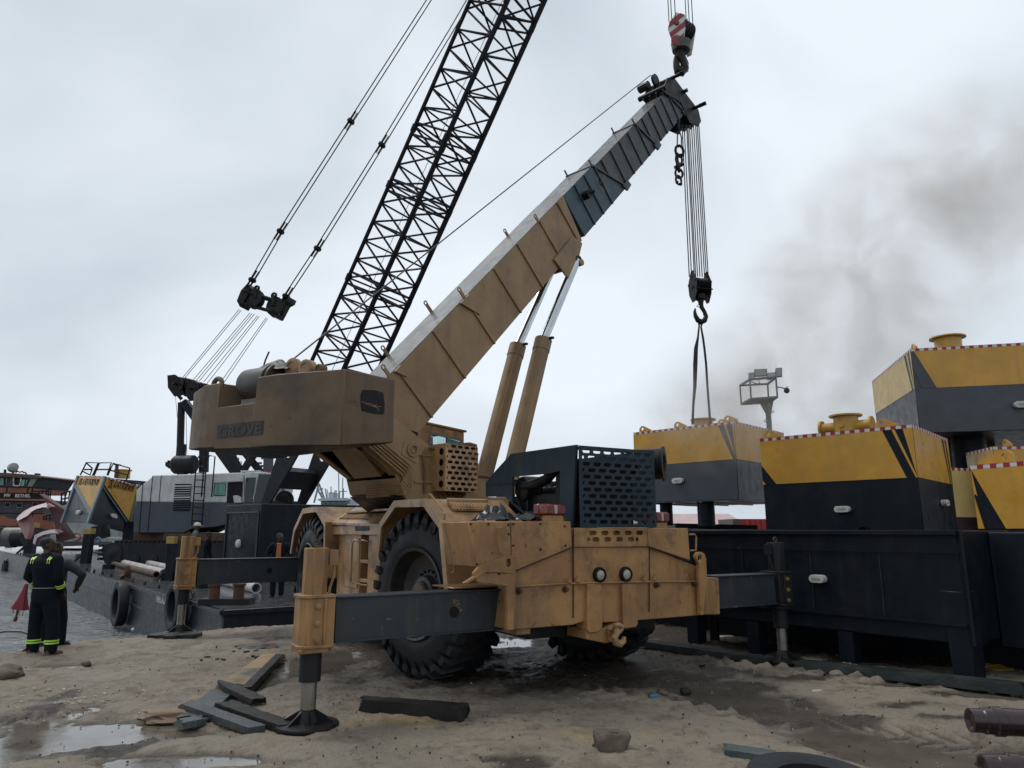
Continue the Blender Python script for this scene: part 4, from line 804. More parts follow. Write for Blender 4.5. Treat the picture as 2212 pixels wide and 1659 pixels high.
m = MB(); m.prism([SB(-.33, 15.1, 3.0), SB(-.33, 15.4, 2.4), SB(-.33, 15.75, 2.5), SB(-.33, 15.7, 2.9)], S.R*.03); P(m, 'side_cheek', dark, parent=bh)
# --- lift cylinders
for r_ in (.33, -.33):
    a, b_, c = S.w(r_, 1.0, 2.15), S.w(r_, 2.10, 5.31), SB(r_, 7.4, 2.67)
    m = MB(); m.tube(a, b_, .155, 24); m.tube(b_-(b_-a).normalized()*.25, b_, .165, 24); m.tube(b_, b_+(b_-a).normalized()*.02, .13, 20); d = (b_-a).normalized()
    m.tube(a+d*.3+S.R*.13-S.F*.12, b_-d*.3+S.R*.13-S.F*.12, .02, 6)
    ly = P(m, 'lift_cylinder', tanb)
    m = MB(); m.tube(b_, c, .088, 24); P(m, 'cylinder_rod', chrome, parent=ly); m = MB(); m.lathe(c-S.R*.07, S.R, [(0, .03), (0, .10), (.14, .10), (.14, .03)], 16); P(m, 'rod_eye', dark, parent=ly)
    m = MB(); m.obox(b_+S.R*.19, S.R*.05, S.F*.03, (0, 0, .02)); P(m, 'port', black, parent=ly)
# --- ropes
m = MB(); m.pipe([SB(-.10, 14.8, 4.29), S.w(.0, -3.15, 3.86)], .012, 6); P(m, 'hoist_rope', rope)
HBT = ony(1511, 612, 17.65)         # top of the hanging block
rr = [-22, -17, -11, -8, -4, 1, 6, 11, 15, 19]
tops = []
for i, dx in enumerate(rr):
    a = ony(1505+dx*.86-2, 270, 17.7+(i % 2)*.25); b_ = ony(1511+dx, 598, 17.7+(i % 2)*.25)
    a = Vector((b_.x-.02*dx/22, b_.y, a.z))
    m = MB(); m.tube(a, b_, .015, 5); P(m, 'hoist_rope', rope)
# ------------------------------------------------------------ barge and what stands on it
def yy(pts, Y, k=lambda x, y: (x, y)): return [ony(*k(*p), Y) for p in pts]
def zz(k, x, y, z=0): return onz(*k(x, y), z)
UP = Vector((0, 0, 1))
c1, c2, c3 = onz(481, 1318), onz(419, 1297.3), onz(154.7, 1228.6); c4 = c2+(onz(0, 1189.5)-c2).normalized()*95
e1 = c1+Vector((sin(radians(54)), cos(radians(54)), 0))*16
pts = [c1, c2, c3, c4, c4+Vector((24, 17, 0)), e1+Vector((-8, 40, 0)), e1]
BG = thing('barge', c1, 'long flat black steel barge moored beyond the sandy bank, tyres hung on its side', 'barge')
m = MB(); m.prism([p-UP*2.9 for p in pts], UP*2.9); m.build('hull', barge, BG, bevel=.04)
m = MB(); m.prism([p+UP*.004+(sum(pts, Vector())/7-p).normalized()*.05 for p in pts], UP*.01); m.build('deck', deckm, BG)
sdir = (c3-c2).normalized(); sn = Vector((sdir.y, -sdir.x, 0));
if sn.y > 0: sn = -sn
m = MB(); m.bar(c2-UP*.62+sn*.02, c2-UP*.62+sdir*80+sn*.02, .05, .05); m.build('rubbing_strake', barge, BG)
m = MB(); m.bar(c1-UP*.06, e1-UP*.06, .12, .1); m.bar(c2-UP*.06, c2-UP*.06+sdir*80, .12, .1); m.bar(c1-UP*.06, c2-UP*.06, .12, .1); m.build('deck_edge_bar', barge, BG)
def onside(k, x, y, off=.02): return onp(*k(x, y), c2+sn*off, sn)
a, b_ = onside(k1, 1080, 1140), onside(k1, 1210, 1152); ux = -sdir
m = MB(); hh = (onside(k1, 1082, 1062)-onside(k1, 1080, 1122)).length
m.text('MAROKOME', onside(k1, 1078, 1118), ux, UP, hh*1.6, .004, bold=.004, sx=.6, align='LEFT'); m.build('lettering', wht, BG)
for i in range(26):
    s = 1.0+i*1.9; p = c2+sdir*s-sn*.25
    m = MB(); m.torus(p+UP*.02, sdir*.3+UP*.1+sn, .10, .035, 10, 6, a0=0, a1=2*pi); m.build('pad_eye', black, BG)
def tyre(name, c, ax, R_, r, mat, label=None, group=None, parent=None):
    m = MB(); m.lathe(c, ax, [(-r*.8, R_-r*1.5), (-r, R_-r), (-r*.85, R_-.12*r), (-.5*r, R_), (.5*r, R_), (r*.85, R_-.12*r), (r, R_-r), (r*.8, R_-r*1.5)], 36, closed=True)
    o = m.build(name, mat, parent, loc=c if parent is None else None)
    return o
for i, (x, y, lab) in enumerate(((828, 1130, 'big black tyre fender hung on the barge side left of the white name'), (1222, 1150, 'tyre fender hung at the barge corner behind the far left jack'), (30, 905, 'tyre fender on the barge side at the left edge behind the men'))):
    c = onside(k1, x, y, .22); R_ = (.74, .66, .85)[i]
    o = tyre('tyre_fender', c, sn, R_, .17, rubber); tag(o, lab, 'tyre', 'tyre fenders hung on the barge')
    m = MB(); m.pipe([c+UP*(R_-.1), c+UP*(R_+.1)-sn*.1, Vector((c.x, c.y, .03))-sn*.4], .025, 6); m.build('hanging_chain', rustm, o)
# yellow topped posts
POSTS = [((233, 572), (205, 785), 'yellow topped black post nearest the pink frame on the barge'), ((622, 612), (591, 855), 'yellow topped black post in front of the grey and yellow pontoon'), ((1191, 668), (1175, 975), 'yellow topped black post just left of the far tan jack')]
for (t_, b__, lab) in POSTS:
    b0 = zz(k1, *b__); t0 = ony(*k1(*t_), b0.y); w_ = 52*.3125/1582*b0.y; ax = (t0-b0); lz = ax.z
    o = thing('fender_post', b0, lab, 'post', 'yellow topped posts on the barge'); side_ = Vector((w_/2, 0, 0)); fw = Vector((0, w_/2, 0)); y0 = b0+ax*.84
    m = MB(); m.loft2([b0-side_-fw, b0+side_-fw, b0+side_+fw, b0-side_+fw], [y0-side_-fw, y0+side_-fw, y0+side_+fw, y0-side_+fw]); m.build('post_body', pdark, o, bevel=.01)
    s2, f2 = side_*1.06, fw*1.06
    m = MB(); m.loft2([y0-s2-f2, y0+s2-f2, y0+s2+f2, y0-s2+f2], [t0-s2-f2, t0+s2-f2, t0+s2+f2, t0-s2+f2]); m.build('painted_cap', goldp, o, bevel=.01)
    m = MB(); m.tube(b0+Vector((-w_*1.6, -.1, 0)), b0+ax*.42, w_*.14); m.build('brace', dark, o)
# pipes on deck
for i, (a, b_, r, lab) in enumerate((((640, 775), (1770, 1062), .15, 'longest pale wrapped pipe lying along the barge deck'), ((740, 840), (1130, 948), .16, 'shorter pale wrapped pipe lying in front of the longest one'), ((770, 868), (1080, 952), .12, 'grey brown pipe half hidden below the shorter pale pipe'))):
    A, B = zz(k1, *a), zz(k1, *b_); A.z = B.z = r
    m = MB(); m.lathe(A, B-A, [(0, .02), (0, r), ((B-A).length*.5, r*1.005), ((B-A).length, r), ((B-A).length, r*.8), ((B-A).length-.5, r*.8)], 20)
    tag(m.build('deck_pipe', pipew if i < 2 else rustm, None, loc=A), lab, 'pipe', 'pipes laid along the barge deck')
# twin bollard
b0 = zz(k1, 1560, 1140); o = thing('mooring_bitts', b0, 'rusty twin mooring bitts near the barge corner', 'bollard'); dx = Vector((.56, .10, 0))
m = MB(); m.prism([b0+Vector(v) for v in ((-.6, -.22, 0), (.62, -.2, 0), (.62, .3, 0), (-.6, .28, 0))], UP*.16); m.build('base_plate', dark, o, bevel=.01)
for s in (-.5, .5):
    m = MB(); m.lathe(b0+dx*s+UP*.14, UP, [(0, .13), (.30, .13), (.31, .16), (.36, .16), (.36, .02)], 20); m.build('bitt', rustm, o)
m = MB(); b1 = zz(k1, 850, 960); m.torus(b1+UP*.32, Vector((.6, .8, 0)), .28, .09, 12, 8, a0=pi*.05, a1=pi*.95); m.tube(b1+Vector((.2, 0, 0)), b1+Vector((.2, 0, .35)), .1); tag(m.build('fairlead_horn', rustm, None, loc=b1), 'curled rusty steel horn on the barge edge above the black tyre fender', 'fairlead')
# low clutter: tyre heaps, hatch rims, timber
CL = [('hose_coil', 800, 755, 90, 20, 'grey bundle of folded hoses on the deck just left of the crawler track'), ('hose_coil', 870, 780, 70, 16, 'dark flattened hose heap beside the grey bundle'), ('deck_hatch', 930, 800, 60, 14, 'low black hatch rim close to the crawler track'),
      ('deck_hatch', 750, 885, 80, 14, 'long low black hatch rim between the two nearer posts'), ('timber_baulk', 560, 805, 90, 8, 'thin dark timber on deck left of the middle post'), ('hose_coil', 190, 745, 55, 20, 'rusty scrap heap left of the foreground man head'), ('deck_hatch', 60, 735, 45, 12, 'small dark scrap block at the far left of the deck'),
      ('deck_hatch', 1395, 1020, 90, 14, 'round dark rim on the deck behind the far left jack'), ('timber_baulk', 500, 758, 140, 8, 'far thin dark timber below the tilted pontoon'), ('timber_baulk', 640, 712, 200, 7, 'farthest long timber lying below the pontoons')]
for i, (nm, x, y, w_, h_, lab) in enumerate(CL):
    p = zz(k1, x, y+h_*.6); s = .3125*p.y/1582; m = MB(); rng = random.Random(i)
    if nm == 'hose_coil':
        for j in range(5): m.pipe([p+Vector((w_*s*.5*cos(t*.7+j)*(1-.1*j), w_*s*.35*sin(t*.7+j), .08+.09*j+.06*rng.random())) for t in range(9)], .11, 7)
        mt = M('old_rubber_hose', (.11, .10, .10), .3, dirt=((.35, .33, .32), .5), dscale=3)
        mt = rustm if i == 5 else mt
    elif nm == 'deck_hatch':
        w_ = w_*.5; m.lathe(p, UP, [(0, w_*s), (.22, w_*s), (.22, w_*s*.85), (.1, w_*s*.84)], 20 if i in (7, 2) else 4); mt = black
    else: m.bar(p+Vector((-w_*s*.5, .3, .1)), p+Vector((w_*s*.5, -.2, .1)), .25, .2); mt = wood
    tag(m.build(nm, mt, None, loc=p), lab, {'hose_coil': 'hoses', 'deck_hatch': 'hatch', 'timber_baulk': 'timber'}[nm])
# ------------------------------------------------------------ dark pontoon box in front of the crawler crane
p = onz(560, 1254); Yc = 26.5
BX = Fr((ony(560.6, 1148, Yc).x, Yc), 54); cz_ = ony(560.6, 1088, Yc).z
o = thing('steel_pontoon', BX.w(0, 0, 0), 'dark blank steel pontoon box standing on the barge in front of the crawler crane cab', 'pontoon')
lft = BX.loc(BX.atf((472, 1088), 0))   # left face lies across the sight line
m = MB(); h1 = -38; d1 = Vector((sin(radians(-48)), cos(radians(-48)), 0)); d2 = Vector((sin(radians(62)), cos(radians(62)), 0))
c0 = BX.w(0, 0, 0); L1, L2 = 2.65, 9.0
m.prism([c0+d1*L1, c0, c0+d2*L2, c0+d1*L1+d2*L2], UP*cz_); m.build('box_hull', [pdark], o, bevel=.02)
m = MB(); n_ = Vector((-d1.y, d1.x, 0)); n_ = n_ if n_.y < 0 else -n_
for a, b_ in (((.12, .1), (.12, 2.45)), ((.12, 2.45), (2.5, 2.45)), ((2.5, 2.45), (2.5, .1))): m.bar(c0+d1*a[0]+UP*a[1]+n_*.02, c0+d1*b_[0]+UP*b_[1]+n_*.02, .06, .05)
m.build('door_outline', M('faint_edge_paint', (.04, .05, .06), .5), o)
m = MB(); m.lathe(c0+d1*1.45+UP*1.3, n_, [(0, .16), (.06, .15), (.08, .12), (.08, .01)], 20); m.build('zinc_anode', zinc, o)
# ------------------------------------------------------------ crawler crane
Wf = Fr((ony(450, 1148, 38).x, 38), 97)
CC = thing('crawler_crane', Wf.w(-1.8, 0, 0), 'large crawler crane with white and slate house and black lattice boom standing on the barge', 'crane')
def Q(mb, name, mats, **k): return mb.build(name, mats, k.pop('parent', CC), **k)
RN = 0.0
def wr(pts, r=RN, k=kw): return [Wf.atr(k(*p), r) for p in pts]
back = -Wf.R*3.6
m = MB(); m.prism(wr([(200, 790), (205, 640), (295, 560), (425, 450), (1560, 415), (1590, 800), (905, 800)]), back); Q(m, 'upper_housing', whitep, bevel=.06, seg=2)
m = MB(); m.prism(wr([(199, 792), (1800, 800), (1800, 960), (1230, 1110), (920, 1130), (810, 1185), (164, 1186)]), back); Q(m, 'lower_housing', greyh, bevel=.03)
for x0_, x1_ in (((293, 562), (243, 1180)), ((418, 455), (352, 1180)), ((527, 452), (497, 795))):
    m = MB(); a, b_ = wr([x0_, x1_], .012); m.bar(a, b_, .035, .02); Q(m, 'panel_seam', black)
# louvre
m = MB(); m.prism(wr([(705, 560), (915, 560), (885, 908), (677, 905)], .01), Wf.R*.02); lv = Q(m, 'louvre', black)
for i in range(11):
    y0 = 585+i*29; x0_ = 704-i*2.4; m = MB(); a, b_ = wr([(x0_, y0+4), (x0_+208, y0)], .07); m.bar(a, b_, .05, .07 if i in (0, 5) else .03); Q(m, 'louvre_slat', whitep if i < 7 else greyh, parent=lv)
# ladder
m = MB()
L0, L1_ = wr([(975, 260), (915, 1090)], .35); R0, R1_ = wr([(1105, 260), (1045, 1100)], .35)
for a, b_ in ((L0, L1_), (R0, R1_)): m.tube(a, b_, .035, 6); t_ = a; m.torus(a-Wf.R*0+Wf.F*.25, Wf.R, .25, .03, 10, 6, a0=0, a1=2*pi) if False else m.pipe([a, a+UP*.25+Wf.F*.15, a+Wf.F*.45+UP*.2, a+Wf.F*.45-UP*1.9], .035, 6)
for y_ in (340, 425, 512, 600, 685, 772, 858, 942, 1030):
    t = (y_-260)/830; m.tube(L0.lerp(L1_, t), R0.lerp(R1_, t), .028, 6)
Q(m, 'ladder', black)
# silencer on the roof
m = MB(); a, b_ = wr([(690, 318), (965, 310)], -.9); m.lathe(a, b_-a, [(-.1, .15), (0, .42), (.1, .5), ((b_-a).length-.1, .5), ((b_-a).length+.05, .3)], 20)
m.pipe(wr([(690, 330), (640, 330), (612, 310), (618, 285)], -.9), .16, 8); m.pipe(wr([(625, 300), (628, 262)], -.9), .1, 8); m.pipe(wr([(800, 360), (800, 440)], -.9), .3, 8); m.pipe(wr([(920, 350), (925, 430)], -.9), .12, 8)
Q(m, 'exhaust_silencer', dark)
m = MB(); m.box(Wf, -2, -1, 2.2, 2.9, wr([(1270, 420)])[0].z, wr([(1270, 388)])[0].z); Q(m, 'red_box', redp)
m = MB(); a = wr([(1540, 412), (1780, 402), (1790, 388), (1540, 388)], -.8); m.prism(a, back*.5); Q(m, 'roof_plate', whitep)
# cab
m = MB(); cbz = [(1590, 415), (1800, 405), (1955, 425), (1885, 805), (1590, 800)]
m.prism(wr(cbz, -.05), -Wf.R*1.9); cabn = Q(m, 'cab_shell', whitep, bevel=.04, seg=2)
for pts_, mt, nm in (([(1610, 480), (1733, 478), (1690, 795), (1590, 798)], glass, 'window_pane'), ([(1772, 435), (1935, 440), (1868, 800), (1705, 800)], glass, 'window_pane')):
    m = MB(); m.prism(wr(pts_, -.02), Wf.R*.03); Q(m, nm, mt, parent=cabn)
m = MB(); m.prism(wr([(1205, 545), (1352, 545), (1340, 713), (1190, 710)], .02), Wf.R*.03); fr_ = Q(m, 'side_window', black, bevel=.1, seg=3)
m = MB(); m.prism(wr([(1215, 553), (1348, 553), (1336, 705), (1200, 702)], .045), Wf.R*.02); Q(m, 'window_pane', glassg, parent=fr_)
m = MB(); m.prism(wr([(1378, 540), (1570, 530), (1560, 800), (1362, 798)], .0), Wf.R*.02); dr_ = Q(m, 'doorway', black)
m = MB(); m.prism(wr([(1280, 540), (1330, 498), (1580, 487), (1550, 530)], .3), Wf.R*.04+UP*.02); m.prism(wr([(1455, 712), (1500, 705), (1555, 730), (1555, 800), (1468, 798)], .04), Wf.R*.1); Q(m, 'awning', whitep)
m = MB(); m.pipe(wr([(1712, 705), (1700, 745), (1715, 755)], .04), .03, 6); m.pipe(wr([(1910, 720), (1895, 800)], .04), .03, 6); Q(m, 'handle', wht, parent=cabn)
# tracks
for rr_ in (.3, -4.6):
    m = MB(); z0 = 0.03; ln = 5.0; hgt = 1.2; cx = -.6
    prof = [(cx-ln+.1, .55), (cx-ln+.02, .9), (cx-ln+.3, 1.15), (cx-ln+.7, 1.22), (cx+ln-.7, 1.22), (cx+ln-.1, 1.0), (cx+ln, .6), (cx+ln-.35, .15), (cx+ln-.8, z0), (cx-ln+.8, z0), (cx-ln+.3, .12)]
    m.prism([Wf.w(rr_+.15, f, z) for f, z in prof], -Wf.R*1.1); tr = Q(m, 'crawler_track', dark, bevel=.03)
    for i in range(34):
        for zt_, sgn in ((1.22, 1), (z0, -1)):
            m = MB() if (i == 0 and sgn == 1) else m
            m.box(Wf, rr_-1.0, rr_+.2, cx-ln+.75+i*.255, cx-ln+.93+i*.255, zt_ - (.0 if sgn > 0 else .02), zt_+(.07 if sgn > 0 else .05))
    for i in range(4): m.box(Wf, rr_-1.0, rr_+.2, cx-ln-.1, cx-ln+.1, .3+.22*i, .42+.22*i)
    Q(m, 'track_shoes', grease, parent=tr)
    for i in range(9): m = MB(); m.lathe(Wf.w(rr_+.15, cx-ln+1+i*1.0, .35), Wf.R, [(0, .24), (.06, .24), (.08, .15), (.08, .02)], 14); Q(m, 'track_roller', dark, parent=tr)
    m = MB(); m.lathe(Wf.w(rr_+.15, cx-ln+.75, .65), Wf.R, [(0, .5), (.06, .5), (.06, .3), (.12, .2), (.12, .02)], 18); Q(m, 'drive_sprocket', dark, parent=tr)
m = MB(); hb0 = wr([(164, 1186)])[0].z; m.box(Wf, -3.2, -.5, -4.5, 4.5, .5, hb0); m.box(Wf, -.5, .1, -2.4, 1.0, 1.25, hb0-.02); Q(m, 'car_body', rustm)
# lattice boom
BH = 122
BA = ony(612, 1092, 38.0); BTd = ray(1086, 25); tn_ = 0
tY = None
# intersection of the top sight line with the vertical plane through the foot at the boom heading
pl_n = Vector((cos(radians(BH)), -sin(radians(BH)), 0)); BT = onp(1086, 25, BA, pl_n)
ba = (BT-BA).normalized(); LAT = pl_n.copy(); PER = LAT.cross(ba).normalized()
if PER.z < 0: PER = -PER
Lb = (BT-BA).length; BW = 2.3
def BP(s, i): # i: chord number
    u, v = ((-1, -1), (1, -1), (1, 1), (-1, 1))[i]; return BA+ba*s+LAT*(u*BW/2)+PER*(v*BW/2)
s0 = Lb*.262
TOT = Lb*1.22
lb = MB()
for i in range(4): lb.tube(BP(s0, i), BP(TOT, i), .11 if i != 0 else .15, 6)
Q(lb, 'boom_chords', lattice)
bp_ = 1.02; nb = int((TOT-s0)/bp_); m = MB()
joints = []
for j in range(nb):
    a = s0+j*bp_; b_ = a+bp_
    for i in range(4):
        k = (i+1) % 4; rr_ = .055
        if j % 2 == 0: m.tube(BP(a, i), BP(b_, k), rr_, 5)
        else: m.tube(BP(a, k), BP(b_, i), rr_, 5)
        if i in (0, 2): m.tube(BP(a, i), BP(a, k), rr_*.9, 5)
        elif j % 2 == 0: m.tube(BP(a, i), BP(a, k), rr_*.9, 5)
Q(m, 'boom_lacing', lattice)
for fy in (.45, .635, .745, 1.0):
    s = Lb*fy; m = MB()
    for i in range(4):
        m.tube(BP(s-.18, i), BP(s+.18, i), .15, 8); m.tube(BP(s-.3, i), BP(s-.3, (i+1) % 4), .06, 5); m.tube(BP(s+.3, i), BP(s+.3, (i+1) % 4), .06, 5)
    Q(m, 'boom_joint', lattice)
# boom foot: two tapering side plates with big holes
for u in (-1, 1):
    m = MB(); o_ = BA+LAT*(u*BW/2)
    ring = [(-.2, -.22), (s0*.35, -.62), (s0+.2, -BW/2-.05), (s0+.2, BW/2+.05), (s0*.35, .62), (-.2, .25)]
    m.plate(o_, ba, PER, ring, [circ(s0*.42, 0, .30, 20), circ(s0*.62, 0, .46, 20), circ(s0*.86, 0, .55, 20)], .12)
    Q(m, 'boom_foot_plate', dark)
m = MB(); m.tube(BA-LAT*1.1, BA+LAT*1.1, .25, 14); m.tube(BA+ba*s0*.5-LAT*BW/2+PER*.5, BA+ba*s0*.95+LAT*BW/2-PER*.3, .06, 6); m.tube(BA+ba*s0*.5+LAT*BW/2+PER*.5, BA+ba*s0*.95-LAT*BW/2-PER*.3, .06, 6)
m.tube(BA+ba*s0*.5-LAT*BW/2, BA+ba*s0*.5+LAT*BW/2, .1, 6); m.obox(BA+ba*s0*.22, LAT*BW*.5, PER*.25, ba*.5)
Q(m, 'boom_foot_frame', dark)
m = MB(); m.prism(wr([(1990, 740), (2100, 540), (2110, 590), (2060, 800)], -1.5), back*.3); Q(m, 'foot_guard', whitep)
m = MB(); a = wr([(2105, 770)], -.5)[0]; m.lathe(a, Wf.R, [(0, .5), (.1, .5), (.1, .35), (.2, .3), (.2, .02)], 20); Q(m, 'foot_sheave', dark)
m = MB(); m.tube(BA+PER*.9+ba*.5, BT+PER*.3+ba*2, .016, 4); Q(m, 'boom_hoist_line', rope)
# gantry and mast
m = MB()
G = lambda x, y, Y=40: ony(x, y, Y)
m.tube(G(388, 1020), G(392, 870), .20, 10); m.tube(G(388, 1020), G(392.5, 960), .27, 10); m.tube(G(440, 1020), G(441.5, 948), .27, 10); Q(m, 'gantry_post', dark)
m = MB(); m.bar(G(398, 868), G(522, 1040), .5, .4); m.bar(G(440, 870), G(580, 1040, 41), .5, .4); m.tube(G(512, 1040), G(545, 985), .22); m.tube(G(515, 1035), G(580, 945), .13); m.bar(G(490, 968), G(524, 1030), .45, .4)
for i in range(6):
    a = G(497+i*5.3, 985+i*8); m.pipe([a, a+Vector((.35, 0, .1)), a+Vector((.35, 0, -.3)), a+Vector((.05, 0, -.35))], .03, 4)
Q(m, 'gantry_backstay', dark)
m = MB()
for (x, y) in ((395, 832), (428, 842)):
    c = G(x, y, 39.5)
    for d in (-.22, -.07, .08, .22): m.lathe(c+LAT*d, LAT, [(0, .02), (0, .42), (.03, .44), (.06, .42), (.06, .02)], 16)
    m.prism([c+LAT*.3+Vector(v) for v in ((-.6, 0, .5), (-.2, 0, .55), (.5, 0, .1), (.5, 0, -.6), (-.1, 0, -.7), (-.5, 0, -.2))], LAT*.05); m.prism([c-LAT*.34+Vector(v) for v in ((-.6, 0, .3), (-.2, 0, .5), (.5, 0, .3), (.6, 0, -.4), (-.1, 0, -.6), (-.7, 0, -.1))], LAT*.05)
    m.tube(c-LAT*.6, c+LAT*.6, .07)
Q(m, 'gantry_sheaves', grease)
m = MB(); m.tube(G(378, 845), G(392, 862), .1); m.tube(G(387, 835), G(402, 1010), .014, 4); m.tube(G(402, 885), G(404, 1010), .014, 4); m.tube(G(378, 845), G(392, 1000), .012, 4); Q(m, 'gantry_line', rope)
# floating bail with sheaves
m = MB(); B4 = lambda pts: [ony(*k6b(*p), 38.5) for p in pts]
m.prism(B4([(272, 1290), (290, 1245), (318, 1215), (330, 1232), (322, 1262), (285, 1316)]), Vector((.2, .8, 0))); m.prism(B4([(425, 1358), (470, 1280), (495, 1272), (488, 1290), (468, 1300), (436, 1360)]), Vector((.2, .8, 0)))
m.tube(*B4([(290, 1300), (455, 1345)]), .10, 6); m.tube(*B4([(300, 1246), (475, 1300)]), .09, 6); m.tube(*B4([(345, 1270), (445, 1300)]), .05, 6)
c_, d_ = B4([(335, 1275), (425, 1312)])
for c in (c_, d_):
    for t_ in range(3): m.lathe(c+Vector((.1, .25*t_, 0)), Vector((.3, 1, 0)), [(0, .02), (0, .52), (.03, .56), (.10, .52), (.10, .02)], 18)
for p in ((358, 1238), (432, 1268)):
    a = B4([p])[0]; m.torus(a, Vector((.3, 1, 0)), .14, .07, 10, 6); m.tube(a, a-UP*.6, .12, 6)
Q(m, 'equaliser_bail', grease)
# pendant lines with couplings
PL = [[(545, 605), (606, 500), (758, 262), (925, 2), (960, -54)], [(618, 640), (686, 537), (825, 313), (978, 60), (1030, -30)]]
for j, pl_ in enumerate(PL):
    Ys = [38.5, 37.8, 36.2, 34.5, 34]
    for off in (-4.5, 4.5):
        m = MB(); m.pipe([ony(x+off, y+off*.25, Y_) for (x, y), Y_ in zip(pl_, Ys)], .035, 5); Q(m, 'pendant_line', rope)
    for (x, y), Y_ in list(zip(pl_, Ys))[:3]:
        m = MB(); c = ony(x, y, Y_); d = (ony(*pl_[2], 36.2)-ony(*pl_[1], 37.8)).normalized(); x_ = d.cross(UP).normalized()
        m.obox(c, x_*.16, d*.13, (0, .06, 0)); m.sphere(c+x_*.14, .14, 8); m.sphere(c-x_*.14, .14, 8)
        for s_ in (-.11, .11): m.tube(c+x_*s_-d*.55, c+x_*s_+d*.6, .055, 6)
        Q(m, 'pendant_coupling', grease)
tp_ = [(395, 815), (398, 818), (418, 820), (424, 822), (428, 826), (440, 825), (446, 830), (475, 828), (480, 832)]
bt_ = [(517, 668), (521, 670), (540, 676), (545, 677), (550, 678), (556, 682), (560, 683), (575, 686), (578, 688)]
for a, b_ in zip(tp_, bt_): m = MB(); m.tube(ony(*a, 39.5), ony(*b_, 38.7), .018, 4); Q(m, 'reeving_rope', rope)
# ------------------------------------------------------------ hexagonal pontoon with the lettering, tilted on supports
def hexpt(x, y, Y): return ony(*kl(x, y), Y)
Yc_, Yl, Yr = 42.0, 44.6, 45.2
T1, TC, T2 = hexpt(1090, 310, Yl), hexpt(1465, 318, Yc_), hexpt(1925, 445, Yr)
B1, BC, B2 = hexpt(860, 960, Yl), hexpt(1220, 965, Yc_), hexpt(1760, 1105, Yr)
o = thing('floating_pontoon', BC, 'tilted yellow and grey pontoon lettered DSL-A-HEX-FB-IBOM-001 on the barge', 'pontoon')
bk = Vector((.8, 6, .0)); m = MB()
lo = [B1, BC, B2, B2+bk*.5, BC+bk, B1+bk*.5]; hi = [T1, TC, T2, T2+bk*.5, TC+bk, T1+bk*.5]
m.loft2(lo, hi); m.build('pontoon_hull', pgrey, o)
def face(A, B, C_, D, off, poly, mat, nm):   # A,B bottom; C_,D top; poly in unit square
    n_ = (B-A).cross(D-A).normalized(); n_ = n_ if n_.y < 0 else -n_
    m = MB(); m.prism([(A.lerp(B, u)).lerp(D.lerp(C_, u), v)+n_*off for u, v in poly], n_*.012); return m.build(nm, mat, o), n_
f1, nA = face(B1, BC, TC, T1, .01, [(.04, .985), (.97, .985), (.97, .84), (.97, .25), (.04, .82)], yellow, 'yellow_panel')
face(B1, BC, TC, T1, .01, [(.0, 0), (.01, 0), (.01, 1), (0, 1)], hexgrey, 'edge_strip')
f2, nB = face(BC, B2, T2, TC, .01, [(.03, .985), (1, .985), (1, .22), (.03, .83)], yellow, 'yellow_panel')
for (A, B, C_, D, u0, v0, u1, v1) in ((B1, BC, TC, T1, .02, .80, .96, .22), (BC, B2, T2, TC, .02, .80, .98, .20)):
    m = MB(); n_ = nA; m.bar(A.lerp(B, u0).lerp(D.lerp(C_, u0), v0)+n_*.05, A.lerp(B, u1).lerp(D.lerp(C_, u1), v1)+n_*.05, .22, .05, up=n_); m.build('edge_strip', hexgrey, o)
for A, B in ((B1, T1), (BC, TC), (B2, T2)): m = MB(); m.bar(A+nA*.04, B+nA*.04, .26, .1, up=nA); m.build('edge_strip', hexgrey, o)
for (A, B, C_, D, n_, u, v, h_) in ((B1, BC, TC, T1, nA, .49, .80, .40), (BC, B2, T2, TC, nB, .50, .79, .50)):
    ux = (C_-D).normalized(); c = A.lerp(B, u).lerp(D.lerp(C_, u), v)+n_*.03; uy = (D-A).normalized(); L_ = (C_-D).length
    m = MB(); m.text('DSL-A-HEX-FB-IBOM-001', c, ux, uy, h_*1.45, .004, bold=0, sx=L_*.84/(h_*1.45*12.3)); m.build('lettering', black, o)
for (A, B, C_, D, n_, u, v) in ((B1, BC, TC, T1, nA, .55, .22), (BC, B2, T2, TC, nB, .50, .27)):
    c = A.lerp(B, u).lerp(D.lerp(C_, u), v); ux = (B-A).normalized(); m = MB(); m.plate(c+n_*.1, ux, UP, obround(0, 0, .52, .24), [], .12); m.build('zinc_anode', zinc, o, bevel=.03)
def stripes(m, A, B, n, w, h, up, nrm):
    for i in range(n): a = A.lerp(B, i/n); b_ = A.lerp(B, (i+1)/n); m.prism([a-up*h, b_-up*h, b_, a], nrm*w, i % 2)
m = MB(); stripes(m, T1+nA*.01, TC+nA*.01, 12, .02, .09, UP, nA); stripes(m, TC+nB*.01, T2+nB*.01, 18, .02, .09, UP, nB); m.build('warning_stripe', [wht, redp], o)
m = MB()
for seg in ([(1110, 300), (1195, 128), (1355, 130), (1280, 310)], [(1165, 225), (1275, 222)], [(1275, 205), (1195, 135)], [(1145, 250), (1245, 300), (1275, 210)], [(1300, 308), (1375, 133), (1540, 128), (1480, 305)], [(1340, 225), (1520, 222)], [(1490, 305), (1565, 138), (1795, 205), (1745, 380)], [(1530, 235), (1770, 300)]):
    m.pipe([hexpt(x, y, 43) for x, y in seg], .045, 6)
m.build('guard_rail', black, o)
m = MB(); c = hexpt(1690, 345, 44); m.lathe(c, UP, [(0, .42), (.45, .42), (.45, .5), (.52, .5), (.52, .05)], 20); m.build('hatch_trunk', yellow, o)
